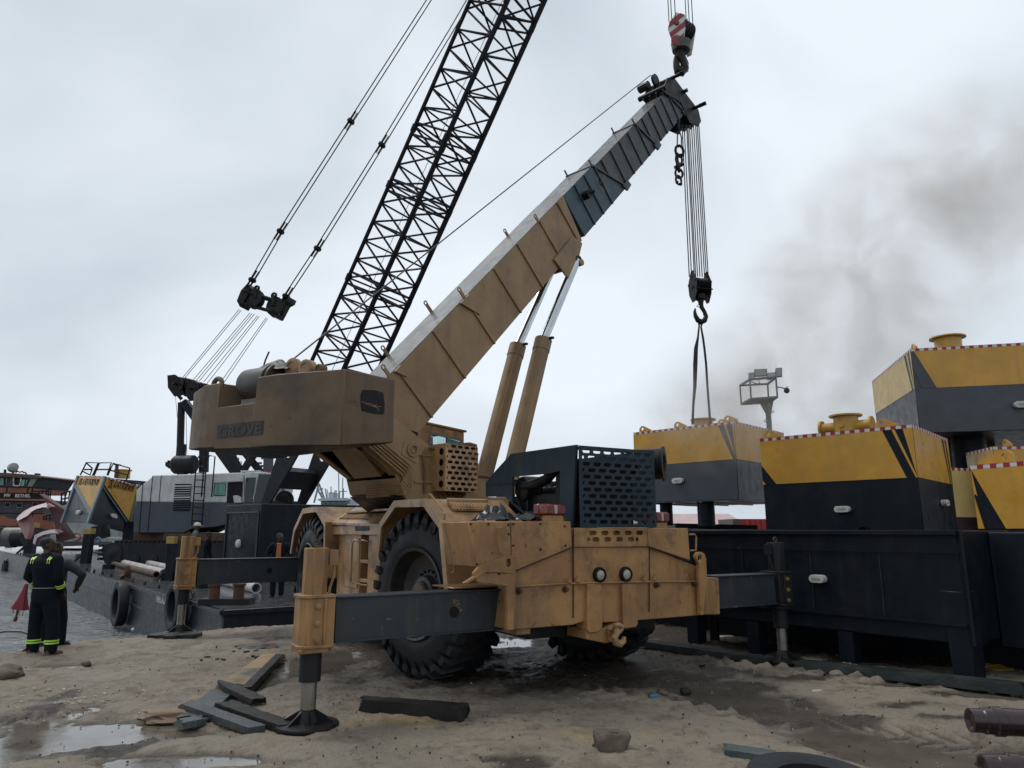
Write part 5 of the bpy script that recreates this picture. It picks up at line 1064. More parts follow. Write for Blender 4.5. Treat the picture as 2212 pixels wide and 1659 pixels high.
m = MB(); c = hexpt(1600, 335, 43.5); m.lathe(c, UP, [(0, .10), (.75, .10), (.75, .2), (.8, .2)], 10); m.build('vent_pipe', maroon, o)
m = MB(); m.pipe([hexpt(x, y, 44) for x, y in ((1780, 400), (1840, 415), (1855, 440))], .04, 5); m.pipe([hexpt(x, y, 44) for x, y in ((1865, 430), (1880, 415), (1935, 418), (1945, 440))], .04, 5); m.build('small_rail', black, o)
m = MB(); m.box(Fr((BC.x+2, BC.y+1.5), 20), -1.0, 1.0, 0, 3, -.0, BC.z+.1); m.tube(hexpt(1380, 1010, 42.8), hexpt(1400, 1170, 42.8), .5, 14); m.build('support_leg', pdark, o)
m = MB(); c = hexpt(1355, 1200, 41.5); m.torus(c, Vector((.2, 1, 0)), .13, .06, 16, 8); tag(m.build('coiled_hose', M('pale_blue_hose', (.16, .25, .33), .5), None, loc=c), 'small pale blue coil lying under the tilted pontoon', 'coil')
# ------------------------------------------------------------ pink bent frames
pk = lambda pts, Y: [ony(*kl(*p), Y) for p in pts]
o = thing('pink_steel_ring', pk([(350, 1180)], 46)[0], 'curved pink primed steel ring frame standing on the barge before the orange tug', 'steel frame')
m = MB(); out_ = [(225, 905), (260, 860), (330, 800), (430, 745), (560, 705), (650, 680)]; inn_ = [(245, 935), (385, 860), (430, 810), (500, 770), (590, 745), (650, 745)]
A = pk(out_, 46); Bp = pk(inn_, 44.5); m.add(A+Bp, [(i, i+1, i+7, i+6) for i in range(5)]); m.add([v+Vector((.02, .1, -.06)) for v in A+Bp], [(i, i+1, i+7, i+6) for i in range(5)]); m.build('upper_arc', M('pale_pink_primer', (.60, .42, .43), .4), o)
m = MB(); m.prism(pk([(228, 930), (385, 865), (410, 1030), (395, 1120), (355, 1185)], 45), Vector((.1, .3, 0))); m.build('left_plate', pinkm, o)
m = MB(); m.prism(pk([(545, 560), (880, 775), (835, 940), (990, 1165), (780, 1225), (760, 1010), (720, 860), (655, 700)], 45.5), Vector((.1, .35, 0))); m.build('right_plate', maroon, o)
m = MB(); A = pk([(455, 1240), (480, 1130), (580, 1085), (700, 1055), (785, 1050)], 45.5); Bp = pk([(470, 1250), (520, 1165), (600, 1125), (710, 1105), (795, 1105)], 44.5); m.add(A+Bp, [(i, i+1, i+6, i+5) for i in range(4)]); m.add([v+Vector((.02, .1, -.06)) for v in A+Bp], [(i, i+1, i+6, i+5) for i in range(4)]); m.build('lower_arc', M('pale_pink_primer', (.6, .42, .43)), o)
m = MB(); m.prism(pk([(660, 690), (740, 735), (700, 745), (650, 745)], 45), Vector((0, .2, 0))); m.prism(pk([(790, 1050), (855, 1085), (830, 1105), (795, 1105)], 45), Vector((0, .2, 0))); m.build('corner_plate', pinkm, o)
# ------------------------------------------------------------ tug
TY = 62
tg = lambda pts, Y=TY: [ony(*kl(*p), Y) for p in pts]
o = thing('tug_boat', tg([(300, 1165)])[0], 'orange and charcoal tug boat named MV BETHEL with windowed wheelhouse', 'tug boat')
D = Vector((0, 7, 0))
m = MB(); m.prism(tg([(-500, 650), (640, 645), (600, 840), (560, 1165), (-500, 1165)]), D); hl = m.build('deckhouse', tugdk, o)
m = MB(); m.prism(tg([(-500, 870), (60, 862), (100, 890), (240, 915), (240, 1000), (100, 1012), (60, 1000), (-500, 1010)], TY-.1), Vector((0, .2, 0))); m.prism(tg([(260, 860), (620, 815), (590, 930), (740, 935), (745, 1025), (250, 1018)], TY-.1), Vector((0, .2, 0))); m.prism(tg([(385, 905), (600, 925), (740, 935), (740, 1015), (390, 1010)], TY-.12), Vector((0, .2, 0))); m.build('orange_band', tugor, o)
m = MB(); m.prism(tg([(-500, 640), (640, 660), (700, 650), (640, 640), (560, 632), (-500, 625)], TY-.6), Vector((0, 1, 0))); m.prism(tg([(-500, 1018), (760, 1025), (760, 1040), (-500, 1030)], TY-.5), Vector((0, 1, 0))); m.build('deck_edge', tugor, o)
m = MB(); m.prism(tg([(-500, 540), (540, 548), (640, 600), (640, 648), (-500, 635)], TY-.5), Vector((0, .3, 0))); nb_ = m.build('name_board', black, o)
m = MB(); a = tg([(52, 602)], TY-.55)[0]; hgt_ = (tg([(60, 560)])[0]-tg([(60, 604)])[0]).length
m.text('MV', a, Vector((1, 0, 0)), UP, hgt_*1.4, .01, bold=.008, align='LEFT', sx=1.05); a = tg([(205, 608)], TY-.55)[0]; m.text('BETHEL', a, Vector((1, 0, 0)), UP, hgt_*1.4, .01, bold=.008, align='LEFT', sx=1.02); m.build('lettering', wht, nb_)
m = MB(); m.prism(tg([(-500, 470), (455, 485), (440, 548), (-500, 545)], TY-.2), D*.7); m.build('wheelhouse_base', tugor, o)
m = MB(); m.prism(tg([(-500, 285), (520, 325), (560, 330), (455, 485), (-500, 470)], TY-.2), D*.7); wh = m.build('wheelhouse', tugdk, o)
m = MB(); m.prism(tg([(-500, 262), (60, 268), (470, 295), (585, 325), (560, 345), (-500, 295)], TY-.6), D*.8); m.build('wheelhouse_roof', M('tug_roof', (.10, .05, .035), .6), o)
for pts_, mt in (([(5, 345), (48, 345), (48, 440), (0, 440)], glassg), ([(85, 350), (98, 350), (92, 405), (85, 400)], glassg), ([(205, 333), (282, 338), (272, 395), (200, 393)], black), ([(200, 405), (265, 410), (262, 440), (200, 438)], black), ([(300, 365), (345, 365), (330, 450), (285, 450)], M('strong_green_glass', (.14, .42, .27), .2, bump=0)), ([(360, 370), (385, 370), (365, 420), (352, 420)], glassg), ([(425, 350), (520, 350), (440, 460), (380, 458)], M('olive_glass', (.16, .2, .13), .2, bump=0))):  # one pane has a stronger green base colour
    m = MB(); m.prism(tg(pts_, TY-.32), Vector((0, .05, 0))); wn_ = m.build('window_pane', mt, o)
for (x0_, y0, x1_, y1) in ((190, 325, 292, 400), (192, 398, 278, 448)):
    m = MB(); q_ = tg([(x0_, y0), (x1_, y0+4), (x1_-5, y1), (x0_-3, y1)], TY-.36)
    for i in range(4): m.bar(q_[i], q_[(i+1) % 4], .1, .06, up=(0, 1, 0))
    m.build('window_frame', wht, o)
for (x, y) in ((105, 712), (270, 718), (490, 712), (50, 1088)):
    w2, h2 = (38, 33) if x != 490 else (46, 33)
    m = MB(); q_ = tg([(x-w2, y-h2), (x+w2, y-h2), (x+w2, y+h2), (x-w2, y+h2)], TY-.08); m.prism(q_, Vector((0, .06, 0))); f_ = m.build('window_frame', M('dull_white_frame', (.35, .35, .34), .5), o)
    m = MB(); m.prism([v*.78+sum(q_, Vector())/4*.22-Vector((0, .05, 0)) for v in q_], Vector((0, .06, 0))); m.build('window_pane', black, f_)
m = MB()
for seg in ([(0, 458), (470, 468), (705, 478)], [(100, 460), (95, 545)], [(392, 465), (380, 548)], [(705, 478), (690, 640)], [(455, 468), (440, 548)], [(455, 525), (640, 528), (690, 500)], [(640, 505), (640, 600)], [(590, 510), (588, 580)], [(545, 525), (543, 550)], [(670, 480), (668, 620)], [(0, 825), (620, 832)], [(450, 830), (442, 920)], [(600, 870), (740, 845), (735, 935)], [(600, 905), (740, 900)], [(640, 862), (638, 930)], [(690, 855), (688, 935)], [(605, 870), (600, 925)]):
    m.pipe(tg(seg, TY-.7), .055, 5)
m.build('guard_rail', black, o)
m = MB(); a, b_ = tg([(175, 200), (258, 198)]); m.lathe(a, b_-a+Vector((0, -.6, 0)), [(0, .1), (.02, .38), (.1, .42), (.9, .34), (1.0, .1)], 16); m.tube(tg([(185, 215)])[0], tg([(182, 275)])[0], .09); l_ = m.build('search_light', M('lamp_housing', (.3, .3, .29), .5), o)
m = MB(); m.tube(*tg([(70, 225), (70, 270)]), .1); m.build('aerial', dark, o); m = MB(); m.prism(tg([(475, 275), (512, 275), (508, 300), (478, 298)]), Vector((0, .5, 0))); m.build('vent', dark, o); m = MB(); m.pipe(tg([(215, 270), (240, 245), (270, 262), (310, 250), (330, 268), (345, 262), (368, 282)]), .06, 5); m.build('roof_fittings', dark, o)
m = MB(); m.prism(tg([(-500, 1165), (820, 1165), (790, 1290), (-500, 1290)], TY-.4), D*1.2); m.build('hull', tugdk, o)
# ------------------------------------------------------------ white work boat behind the pontoon, lifebuoy
wv = lambda pts, Y=56: [ony(*kl(*p), Y) for p in pts]
o = thing('work_boat', wv([(1200, 1190)])[0], 'white work boat with black railing partly hidden behind the tilted pontoon', 'boat')
m = MB(); m.prism(wv([(870, 715), (1100, 650), (1500, 680), (1900, 1180), (860, 1180), (690, 1168), (700, 1110), (860, 1100)]), Vector((0, 5, 0))); m.build('deckhouse', M('boat_grey_white', (.32, .34, .33), .6, dirt=((.12, .12, .11), .6)), o)
m = MB()
for seg in ([(850, 555), (1000, 515)], [(850, 635), (985, 605)], [(852, 555), (845, 710)], [(905, 540), (895, 700)], [(965, 525), (950, 640)], [(840, 712), (950, 685)]): m.pipe(wv(seg, 55), .06, 5)
m.build('guard_rail', black, o)
m = MB(); m.prism(wv([(690, 1130), (1990, 1190), (1990, 1225), (690, 1215)], 54), Vector((0, 2, 0))); m.build('hull', M('boat_grey_white', (.3, .3, .3)), o)
c = wv([(1065, 1150)], 54)[0]; m = MB(); m.torus(c, Vector((.1, 1, 0)), 0.26, .075, 20, 8); tag(m.build('lifebuoy', M('faded_orange_buoy', (.36, .10, .06), .6, dirt=((.4, .36, .33), .7)), None, loc=c), 'faded orange lifebuoy leaning low behind the tilted pontoon', 'lifebuoy')
c = wv([(120, 1120)], 52); o = thing('mooring_fender', c[0], 'pale grey cylindrical rubber fenders lying at the tug side', 'fender')
m = MB(); a, b_ = wv([(75, 1125), (330, 1125)], 52); m.lathe(a, b_-a, [(0, .1), (0, .5), ((b_-a).length, .5), ((b_-a).length, .1)], 14); m.build('upper_roll', M('grey_fender_rubber', (.16, .16, .15), .5, dirt=((.3, .29, .27), .5)), o)
m = MB(); a, b_ = wv([(200, 1180), (340, 1165)], 51); m.lathe(a, b_-a, [(0, .1), (0, .62), ((b_-a).length, .5), ((b_-a).length, .1)], 14); m.build('lower_roll', rubber, o)
# ------------------------------------------------------------ far ships
fs = lambda pts, Y=150: [ony(*crop(1100, 1600, .36166)(*p), Y) for p in pts]
o = thing('far_ship', fs([(450, 850)])[0], 'pale distant ship with masts seen under the crane between wheel and arch', 'ship')
m = MB(); m.prism(fs([(285, 755), (590, 755), (600, 870), (285, 870)]), Vector((0, 12, 0))); m.build('deckhouse', farg, o)
m = MB(); m.prism(fs([(250, 750), (310, 738), (560, 738), (560, 765), (260, 768)], 149), Vector((0, 14, 0))); m.prism(fs([(365, 680), (420, 680), (420, 738), (362, 738)]), Vector((0, 4, 0))); m.prism(fs([(560, 800), (660, 800), (720, 860), (720, 900), (560, 900)], 149), Vector((0, 8, 0))); m.build('bridge_roof', farw, o)
m = MB()
for seg in ([(265, 590), (320, 740)], [(245, 640), (300, 738)], [(265, 590), (215, 790)], [(390, 620), (392, 690)], [(470, 480), (472, 740)], [(513, 530), (510, 740)], [(330, 640), (345, 738)], [(350, 650), (352, 738)], [(430, 738), (432, 660), (445, 660), (444, 738)], [(480, 670), (555, 672)], [(480, 670), (480, 738)], [(520, 640), (520, 738)], [(245, 655), (300, 640), (290, 700)]):
    m.pipe(fs(seg), .22 if seg[0][0] < 300 else .12, 4)
m.build('mast', farg, o)
for x in (300, 345, 400, 470, 520): m = MB(); m.prism(fs([(x, 782), (x+30, 782), (x+30, 806), (x, 806)], 148.8), Vector((0, .4, 0))); m.build('window', M('far_window', (.1, .13, .15), .4), o)
fm = lambda pts, Y=120: [ony(*kw(*p), Y) for p in pts]
o = thing('far_mast', fm([(1890, 420)])[0], 'distant ship radar mast rising behind the crawler crane cab', 'mast')
m = MB(); m.tube(*fm([(1890, 460), (1898, 120)]), .9, 6); m.build('mast_pole', M('far_mast_grey', (.06, .07, .08), .6), o)
m = MB()
for seg in ([(1805, 235), (1900, 232)], [(1820, 200), (1822, 245)], [(1745, 295), (1808, 295)], [(1770, 295), (1770, 335), (1850, 332)], [(1842, 105), (1844, 215)], [(1856, 110), (1858, 215)], [(1870, 180), (1925, 178)]): m.pipe(fm(seg), .22, 4)
m.build('aerials', M('far_mast_grey', (.06, .07, .08)), o)
# ------------------------------------------------------------ stacked pontoons on the right
def pontoon(name, lab, cx, yt, D, hA, LA, hB, LB, hy, hg, bottom=None, dark_=pgrey, group=None, stripeA=None, stripeB=None, anodes=(), yel=yellow, yelA=None, yelB=None, trunk=None, lugs=(), legs=(), tris=()):
    # corner nearest the eye at pixel (cx, yt) and distance D; faces run along headings hA (left) and hB (right)
    c = ony(cx, yt, D); zt = c.z; dA = Vector((sin(radians(hA)), cos(radians(hA)), 0)); dB = Vector((sin(radians(hB)), cos(radians(hB)), 0))
    zy, zb = zt-hy, zt-hy-hg
    base = Vector((c.x, c.y, zb)); o = thing(name, base, lab, 'pontoon', group)
    P4 = lambda z: [Vector((p.x, p.y, z)) for p in (c+dA*LA, c, c+dB*LB, c+dA*LA+dB*LB)]
    m = MB(); m.loft2(P4(zb), P4(zt)); hull = m.build('hull', dark_, o, bevel=.012)
    nA = Vector((-dA.y, dA.x, 0)); nA = nA if nA.dot(dB) < 0 else -nA
    nB = Vector((-dB.y, dB.x, 0)); nB = nB if nB.dot(dA) < 0 else -nB
    for (d, n_, L_, st, yl, u0) in ((dA, nA, LA, stripeA, yelA or yel, 0), (dB, nB, LB, stripeB, yelB or yel, 0)):
        if st is None: st = []
        # yellow area as panels between the slanted dark stripes; st holds (x at top, x at bottom) pairs measured from the corner
        cuts = [(.0, .0)]+list(st)+[(L_, L_)]
        m = MB(); i = 0
        while i < len(cuts)-1:
            a, b_ = cuts[i], cuts[i+1]
            W2 = lambda x, z: Vector((c.x, c.y, 0))+d*x+UP*z+n_*.004
            zb_ = zy
            A0, A1, B1_, B0 = a[0], b_[0], b_[1], a[1]
            if A1-A0 > .01 or B1_-B0 > .01: m.prism([W2(max(A0, 0), zt-.055), W2(min(A1, L_), zt-.055), W2(min(B1_, L_), zb_), W2(max(B0, 0), zb_)], n_*.004)
            i += 2
        if m.v: m.build('yellow_panel', yl, o, smooth=False)
        n = int(L_/.085); m = MB(); stripes(m, Vector((c.x, c.y, zt))+n_*.006, Vector((c.x, c.y, zt))+d*L_+n_*.006, n, .004, .055, UP, n_)
        m.prism([Vector((c.x, c.y, zt+.003)), Vector((c.x, c.y, zt+.003))+d*L_, Vector((c.x, c.y, zt+.003))+d*L_-n_*.08, Vector((c.x, c.y, zt+.003))-n_*.08], UP*.004, 1)
        m.build('warning_stripe', [wht, redp], o, smooth=False)
    for (f, u, z, w, h) in anodes:
        d, n_, L_ = (dA, nA, LA) if f == 'A' else (dB, nB, LB)
        p = Vector((c.x, c.y, zb+z))+d*u; m = MB(); m.plate(p+n_*.055, d, UP, obround(0, 0, w, h), [], .10); m.build('zinc_anode', zinc, o, bevel=.02, seg=2)
        m = MB()
        for k in range(5): m.obox(p+n_*.108+d*(w*(-.22+.11*k)), d*w*.03, UP*h*.12, n_*.004)
        m.build('cast_mark', M('dull_zinc', (.3, .3, .29), .6), [q_ for q_ in o.children if q_.name.startswith('zinc')][-1])
    if trunk:
        (u, v, r, hh, kind_) = trunk; p = Vector((c.x, c.y, zt))+dA*u+dB*v; m = MB()
        m.lathe(p, UP, [(0, r), (hh-.03, r), (hh-.03, r*1.35), (hh, r*1.35), (hh, .02)], 28)
        if kind_ == 'tee':
            m.lathe(p+UP*hh*.45-dA*r*2.1, dA, [(-.02, r*.75), (.02, r*.75), (.02, r*.5), (r*4.2-.02, r*.5), (r*4.2-.02, r*.75), (r*4.2+.02, r*.75)], 20)
            m.lathe(p+UP*hh*.5+nA*r, nA, [(0, .05), (.03, .05), (.03, .01)], 10)
        m.build('hatch_trunk', yel, o)
    for (u, v) in lugs:
        p = Vector((c.x, c.y, zt))+dA*u+dB*v; m = MB(); d = dA
        m.plate(p, d, UP, [(-.18, 0), (.17, 0), (.17, .10), (.10, .17), (.03, .16), (-.18, .05)], [circ(.08, .09, .04, 12)], .03); m.build('lifting_lug', yel, o)
    for (u, v, r, zl) in legs:
        p = Vector((c.x, c.y, 0))+dA*u+dB*v; m = MB(); m.lathe(Vector((p.x, p.y, zl)), UP, [(0, r*.8), (.12, r), (zb-zl+.01, r)], 24); m.build('leg_column', pdark, o)
    return o, c, dA, dB, nA, nB, zt, zb
GP = 'yellow and grey pontoons stacked on the right'
st1 = [(.30, .02), (.62, .34), (.74, .46), (1.10, .80)]   # not used directly
# N: big one in the middle
N_ = pontoon('stacked_pontoon', 'big yellow and black pontoon with tee shaped hatch, standing behind the dark lower tank', 1970, 917, 12.0, -44.6, 2.72, 42, 2.6, .885, 1.0, dark_=pdark, group=GP,
    stripeA=[(.30, .02), (.56, .24), (.64, .33), (.94, .62), ][:0]+[(.27, .0), (.52, .08), (.60, .16), (.88, .42), (2.9, 2.60)][:0]+[(.15, 0), (.28, .0), (.33, .03), (.48, .17)], stripeB=[(2.05, 2.36), (2.20, 2.44), (2.28, 2.50), (2.42, 2.58)],
    anodes=[('A', 1.25, .50, .27, .11), ('B', 1.5, .62, .24, .11)], trunk=(1.35, .9, .22, .42, 'tee'), lugs=[(.42, .1), (2.5, .1)])
o, c, dA, dB, nA, nB, zt, zb = N_
m = MB(); m.prism([Vector((c.x, c.y, 0))+dA*2.72+nA*.009+UP*(zt-.52), Vector((c.x, c.y, 0))+dA*2.72+nA*.009+UP*(zt-.80), Vector((c.x, c.y, 0))+dA*2.66+nA*.009+UP*(zt-.885), Vector((c.x, c.y, 0))+dA*2.45+nA*.009+UP*(zt-.885)], nA*.004); m.build('slanted_band', pdark, o)
m = MB(); p = Vector((c.x, c.y, zb+.12))+dA*.92; m.lathe(p, nA, [(0, .09), (.10, .09), (.10, .075), (.02, .07)], 14); m.build('pipe_stub', black, o)
# load hanging from the mobile crane
LD = pontoon('slung_pontoon', 'yellow and grey pontoon slung below the black hook block, its front smudged by smoke', 1585.6, 910, 16.6, -45, 2.85, 43, 2.8, .88, .93, dark_=pgrey, group=GP,
    stripeA=[(.0, 0), (.18, .02), (.27, .08), (.45, .20)][:0]+[(.05, 0), (.20, .0), (.27, .0), (.42, .08)], anodes=[('A', 1.55, .50, .30, .13)], trunk=(1.45, 1.2, .24, .34, 'plain'), lugs=[(.12, .08), (.5, .5), (2.55, .1), (1.5, .1)], legs=[])
o, c, dA, dB, nA, nB, zt, zb = LD
q4 = [Vector((c.x, c.y, zb-.002))+dA*u+dB*v for u, v in ((2.85, 0), (0, 0), (0, 2.8), (2.85, 2.8))]
m = MB(); m.prism(q4, -UP*.01)
for i in range(4): m.bar(q4[0].lerp(q4[1], .15+.25*i)-UP*.02, q4[3].lerp(q4[2], .15+.25*i)-UP*.02, .05, .03)
m.build('wet_underside', steelw, o)
bx = ony(1526, 1120, 17.6); m = MB(); m.tube(Vector((bx.x, bx.y, zb)), Vector((bx.x, bx.y, ony(1526, 1136, 17.6).z)), .205, 24); m.build('leg_column', pdark, o)
bx = ony(1440, 1120, 18.6); m = MB(); m.tube(Vector((bx.x, bx.y, zb)), Vector((bx.x, bx.y, 1.9)), .16, 20); m.build('leg_column', pdark, o)
# T: top right
TT = pontoon('stacked_pontoon', 'highest yellow and grey pontoon at the top right, perched above the others', 1966.5, 754, 15.1, 13.9, 3.5, 104, 3.4, .875, .96, dark_=pgrey, group=GP, yelA=yellowp,
    stripeA=[(.08, 0), (.24, .02), (.33, .06), (.50, .18)], stripeB=[(.0, .0), (.06, .42)], anodes=[('B', 1.95, .52, .32, .14)], trunk=(2.0, 1.4, .29, .70, 'plain'), lugs=[(.15, .12)], legs=[(1.1, 1.25, .34, 2.55)])
o, c, dA, dB, nA, nB, zt, zb = TT
m = MB(); m.prism([Vector((c.x, c.y, zt-.40))+nB*.009+dB*.0, Vector((c.x, c.y, zt-.875))+nB*.009+dB*.13, Vector((c.x, c.y, zt-.875))+nB*.009+dB*.38, Vector((c.x, c.y, zt-.36))+nB*.009+dB*.04], nB*.003); m.build('slanted_band', pgrey, o)
# R: lower right front
RR = pontoon('stacked_pontoon', 'bright yellow pontoon cut by the right edge, lower right, its lug with a round hole', 2097, 1006, 10.2, 60, 1.2, 152, 2.6, .875, 1.1, dark_=pdark, group=GP, stripeB=[(.0, .09), (.0, .36)], lugs=[], anodes=[])
o, c, dA, dB, nA, nB, zt, zb = RR
m = MB(); p = Vector((c.x, c.y, zt-.005))+dB*.33-nB*.1; m.plate(p, dB, UP, [(-.28, 0), (.20, 0), (.20, .13), (.12, .19), (.04, .18), (-.28, .05)], [circ(.09, .10, .045, 14)], .035); m.build('lifting_lug', yellow, o)
m = MB(); p = Vector((c.x, c.y, 0)); 
m.prism([p+nB*.0095+UP*(zt-.42), p+nB*.0095+dB*.085+UP*(zt-.875), p+nB*.0095+dB*.36+UP*(zt-.875), p+nB*.0095+dB*.02+UP*(zt-.40)], nB*.003); m.build('slanted_band', pdark, o)
# P: pale one behind, B2: behind right
pontoon('stacked_pontoon', 'pale cream yellow pontoon seen in the narrow gap between two nearer pontoons', 2048, 1010, 14.5, -30, 1.2, 66, 1.6, .98, 1.0, dark_=M('dark_maroon_pontoon', (.04, .02, .022), .5), yel=yellowp, group=GP, anodes=[('B', .75, .62, .2, .14)])
pontoon('stacked_pontoon', 'dull yellow pontoon tucked below the highest one at the right edge', 2144, 965, 14.2, 10, 1.2, 97, 3.0, .5, 1.4, dark_=pdark, group=GP, lugs=[(.15, .35)])
# hidden brown steel under the highest pontoon
o = thing('support_frame', ony(2000, 1144, 17), 'dark steel trestle frame carrying the highest pontoon', 'trestle')
m = MB(); a = ony(1985, 945, 17.2); m.box(Fr((a.x, a.y), 14), 0, 1.6, 0, .3, a.z-.75, a.z); m.build('cross_beam', M('yellow_brown_steel', (.13, .08, .025), .5, dirt=((.03, .03, .03), .8)), o)
m = MB(); a = ony(2060, 945, 18.5); m.box(Fr((a.x, a.y), 14), -.1, .5, 0, .5, 0, a.z-.1); m.box(Fr((a.x+2.4, a.y), 14), -.1, .5, 0, .5, 0, a.z-.1); m.build('post', pdark, o)
# ------------------------------------------------------------ dark lower tanks on legs
c = ony(2067, 1145, 8.75); hA, hB = -38, 52
dA = Vector((sin(radians(hA)), cos(radians(hA)), 0)); dB = Vector((sin(radians(hB)), cos(radians(hB)), 0)); nA = Vector((-dA.y, dA.x, 0)); nA = nA if nA.y < 0 else -nA
nB = -dA
o = thing('dark_tank', Vector((c.x, c.y, 0)), 'big near black steel tank on short legs, nearest on the right, with one pale anode', 'tank')
zt = c.z; p0 = Vector((c.x, c.y, 0)); zb = onp(2083, 1393, p0, nA).z
m = MB(); m.prism([p0+UP*zb, p0+dA*4.1+UP*(zb-.0), p0+dA*4.1+UP*zt, p0+UP*zt], dB*3.2); m.build('hull', pdark, o, bevel=.02)
m = MB(); m.bar(p0+nA*.02+UP*(zt-.03), p0+dA*4.1+nA*.02+UP*(zt-.03), .06, .05); m.bar(p0+nA*.02+UP*(zt-.27), p0+dA*4.1+nA*.02+UP*(zt-.27), .012, .012); m.bar(p0+nA*.02+UP*(zb+.22), p0+dA*4.1+nA*.02+UP*(zb+.22), .03, .03); m.bar(p0+nB*.02+nA*.01+UP*zb, p0+nB*.02+nA*.01+UP*zt, .09, .03); m.build('edge_bead', pdark, o)
for s_ in (.95, 1.9, 3.0): m = MB(); m.bar(p0+dA*s_+nA*.008+UP*(zb+.24), p0+dA*s_+nA*.008+UP*(zt-.29), .014, .012, up=nA); m.build('weld_seam', M('weld_bead', (.02, .024, .03), .4), o)
a = onp(1772, 1250, p0, nA); m = MB(); m.plate(a+nA*.06, -dA, UP, obround(0, 0, .215, .105), [], .11); an = m.build('zinc_anode', zinc, o, bevel=.025, seg=2)
m = MB()
for k in range(5): m.obox(a+nA*.118+dA*(-.05+.024*k), dA*.007, UP*.014, nA*.004)
m.build('cast_mark', M('dull_zinc', (.3, .3, .29), .6), an)
m = MB(); m.prism([p0+dA*-.02+UP*-.03+nA*.01, p0+dA*.22+UP*-.03+nA*.01, p0+dA*.27+UP*(zb+.6)+nA*.01, p0+dA*-.02+UP*(zb+.6)+nA*.01], dB*.3); m.build('leg', pdark, o, bevel=.01)
for s in (1.5, 2.9, 4.0): m = MB(); m.box(Fr((p0+dA*s)[:2], hA), -.0, .22, -.1, .1, -.05, zb); m.build('leg', pdark, o)
m = MB(); g = onp(2110, 1355, p0+dB*.35, nA); m.plate(g, dB, UP, [(-.3, -.2), (.2, -.2), (.32, -.05), (.32, .08), (.2, .2), (-.3, .22)], [circ(.17, 0, .055, 14)], .06); m.build('side_lug', pdark, o)
# second dark tank: behind right, under the R pontoon
q = p0+dB*.55+dA*-.1; o = thing('dark_tank', q+dB*.2, 'dark tank in the shade at the right edge under the bright yellow pontoon', 'tank')
m = MB(); a = p0+dB*.75+nA*-.15; m.prism([a+UP*.35, a+UP*(zt-.02), a-dA*2.6+UP*(zt-.02), a-dA*2.6+UP*.35], dB*2.2); m.build('hull', pdark, o, bevel=.02)
m = MB(); m.box(Fr((a-dA*1.2)[:2], hA), 0, .3, -.1, .1, 0, .35); m.build('leg', pdark, o)
m = MB(); a = p0+dB*1.5; m.prism([a-dA*3+UP*-.1, a+dA*9+UP*-.1, a+dA*9+UP*(zt-.05), a-dA*3+UP*(zt-.05)], dB*.4); tag(m.build('dark_tank', pdark, None, loc=a), 'black steel wall in deep shade behind the legs of the near dark tank', 'tank')  # wall added to stop light passing under the near tank
# dark structure under the slung pontoon
o = thing('dark_tank', ony(1490, 1300, 13.5), 'long low black steel structure under the slung pontoon behind the tan bumper', 'tank')
fr = Fr(ony(1492, 1148, 13.3)[:2], 52); z1 = ony(1500, 1146, 13.3).z
m = MB(); m.prism([fr.w(0, 0, .5), fr.w(0, 4, .5), fr.w(0, 4, z1), fr.w(0, 0, z1)], fr.R*-4.6); m.prism([fr.w(0, 0, .5), fr.w(1.2, 0, .5), fr.w(1.2, 0, z1+.02), fr.w(0, 0, z1+.02)], fr.F*3); m.build('hull', pdark, o, bevel=.02)
m = MB()
for f_, r_ in ((.3, -.2), (2.6, -.3), (.2, -2.6)): m.box(fr, r_-.1, r_+.1, f_-.1, f_+.1, 0, .5)
m.build('leg', pdark, o)
m = MB(); a, b_ = ony(1449, 1136, 19), ony(1620, 1140, 19); m.bar(a, b_, 1.2, .12); m.bar(a-UP*.14+Vector((0, -.5, 0)), b_-UP*.14+Vector((0, -.5, 0)), .2, .06); m.prism([ony(1550, 1133, 18.5), ony(1604, 1135, 18.5), ony(1604, 1150, 18.5), ony(1505, 1150, 18.5)], Vector((0, .1, 0))); m.build('ledge', black, o)
m = MB(); a = onz(1545, 1389); m.box(Fr(a[:2], 30), -.065, .065, -.06, .06, -.05, .8); tag(m.build('timber_post', wood, None, loc=a, bevel=.01), 'dark timber post propping under the right end of the tan bumper', 'post')
# red container, pink roof
a = ony(1598, 1121, 34); b_ = ony(1680, 1121, 34); g = Vector((0, 0, 0)); o = thing('shipping_container', Vector((a.x, 34, 0)), 'red corrugated container glimpsed between the slung pontoon and the big one', 'container')
m = MB(); n = 14
for i in range(n): x0_, x1_ = a.x+(b_.x-a.x)*i/n, a.x+(b_.x-a.x)*(i+1)/n; yo = .05*(i % 2); m.prism([(x0_, 34+yo, 0), (x1_, 34+yo, 0), (x1_, 34+yo, a.z), (x0_, 34+yo, a.z)], (0, 2.4, 0))
m.build('side_wall', M('container_red', (.36, .02, .022), .5), o, smooth=False)
m = MB(); m.box(Fr((a.x-.35, 33.95), 0), 0, .35, 0, 2.4, 0, a.z); m.build('end_post', M('brown_post', (.10, .06, .05)), o)
a = ony(1400, 1121.5, 46); b_ = ony(1597, 1124, 46); o = thing('storage_shed', Vector((a.x, 46, 0)), 'low shed with pale pink corrugated roof behind the slung pontoon', 'shed')
m = MB(); z0 = ony(1450, 1138, 44).z; n = 46
for i in range(n):
    x0_, x1_ = a.x+(b_.x-a.x)*i/n, a.x+(b_.x-a.x)*(i+1)/n; xm = (x0_+x1_)/2; m.add([(x0_, 44, z0), (xm, 44, z0+.05), (x1_, 44, z0), (x1_, 48, a.z+.35), (xm, 48, a.z+.4), (x0_, 48, a.z+.35)], [(0, 1, 4, 5), (1, 2, 3, 4)])
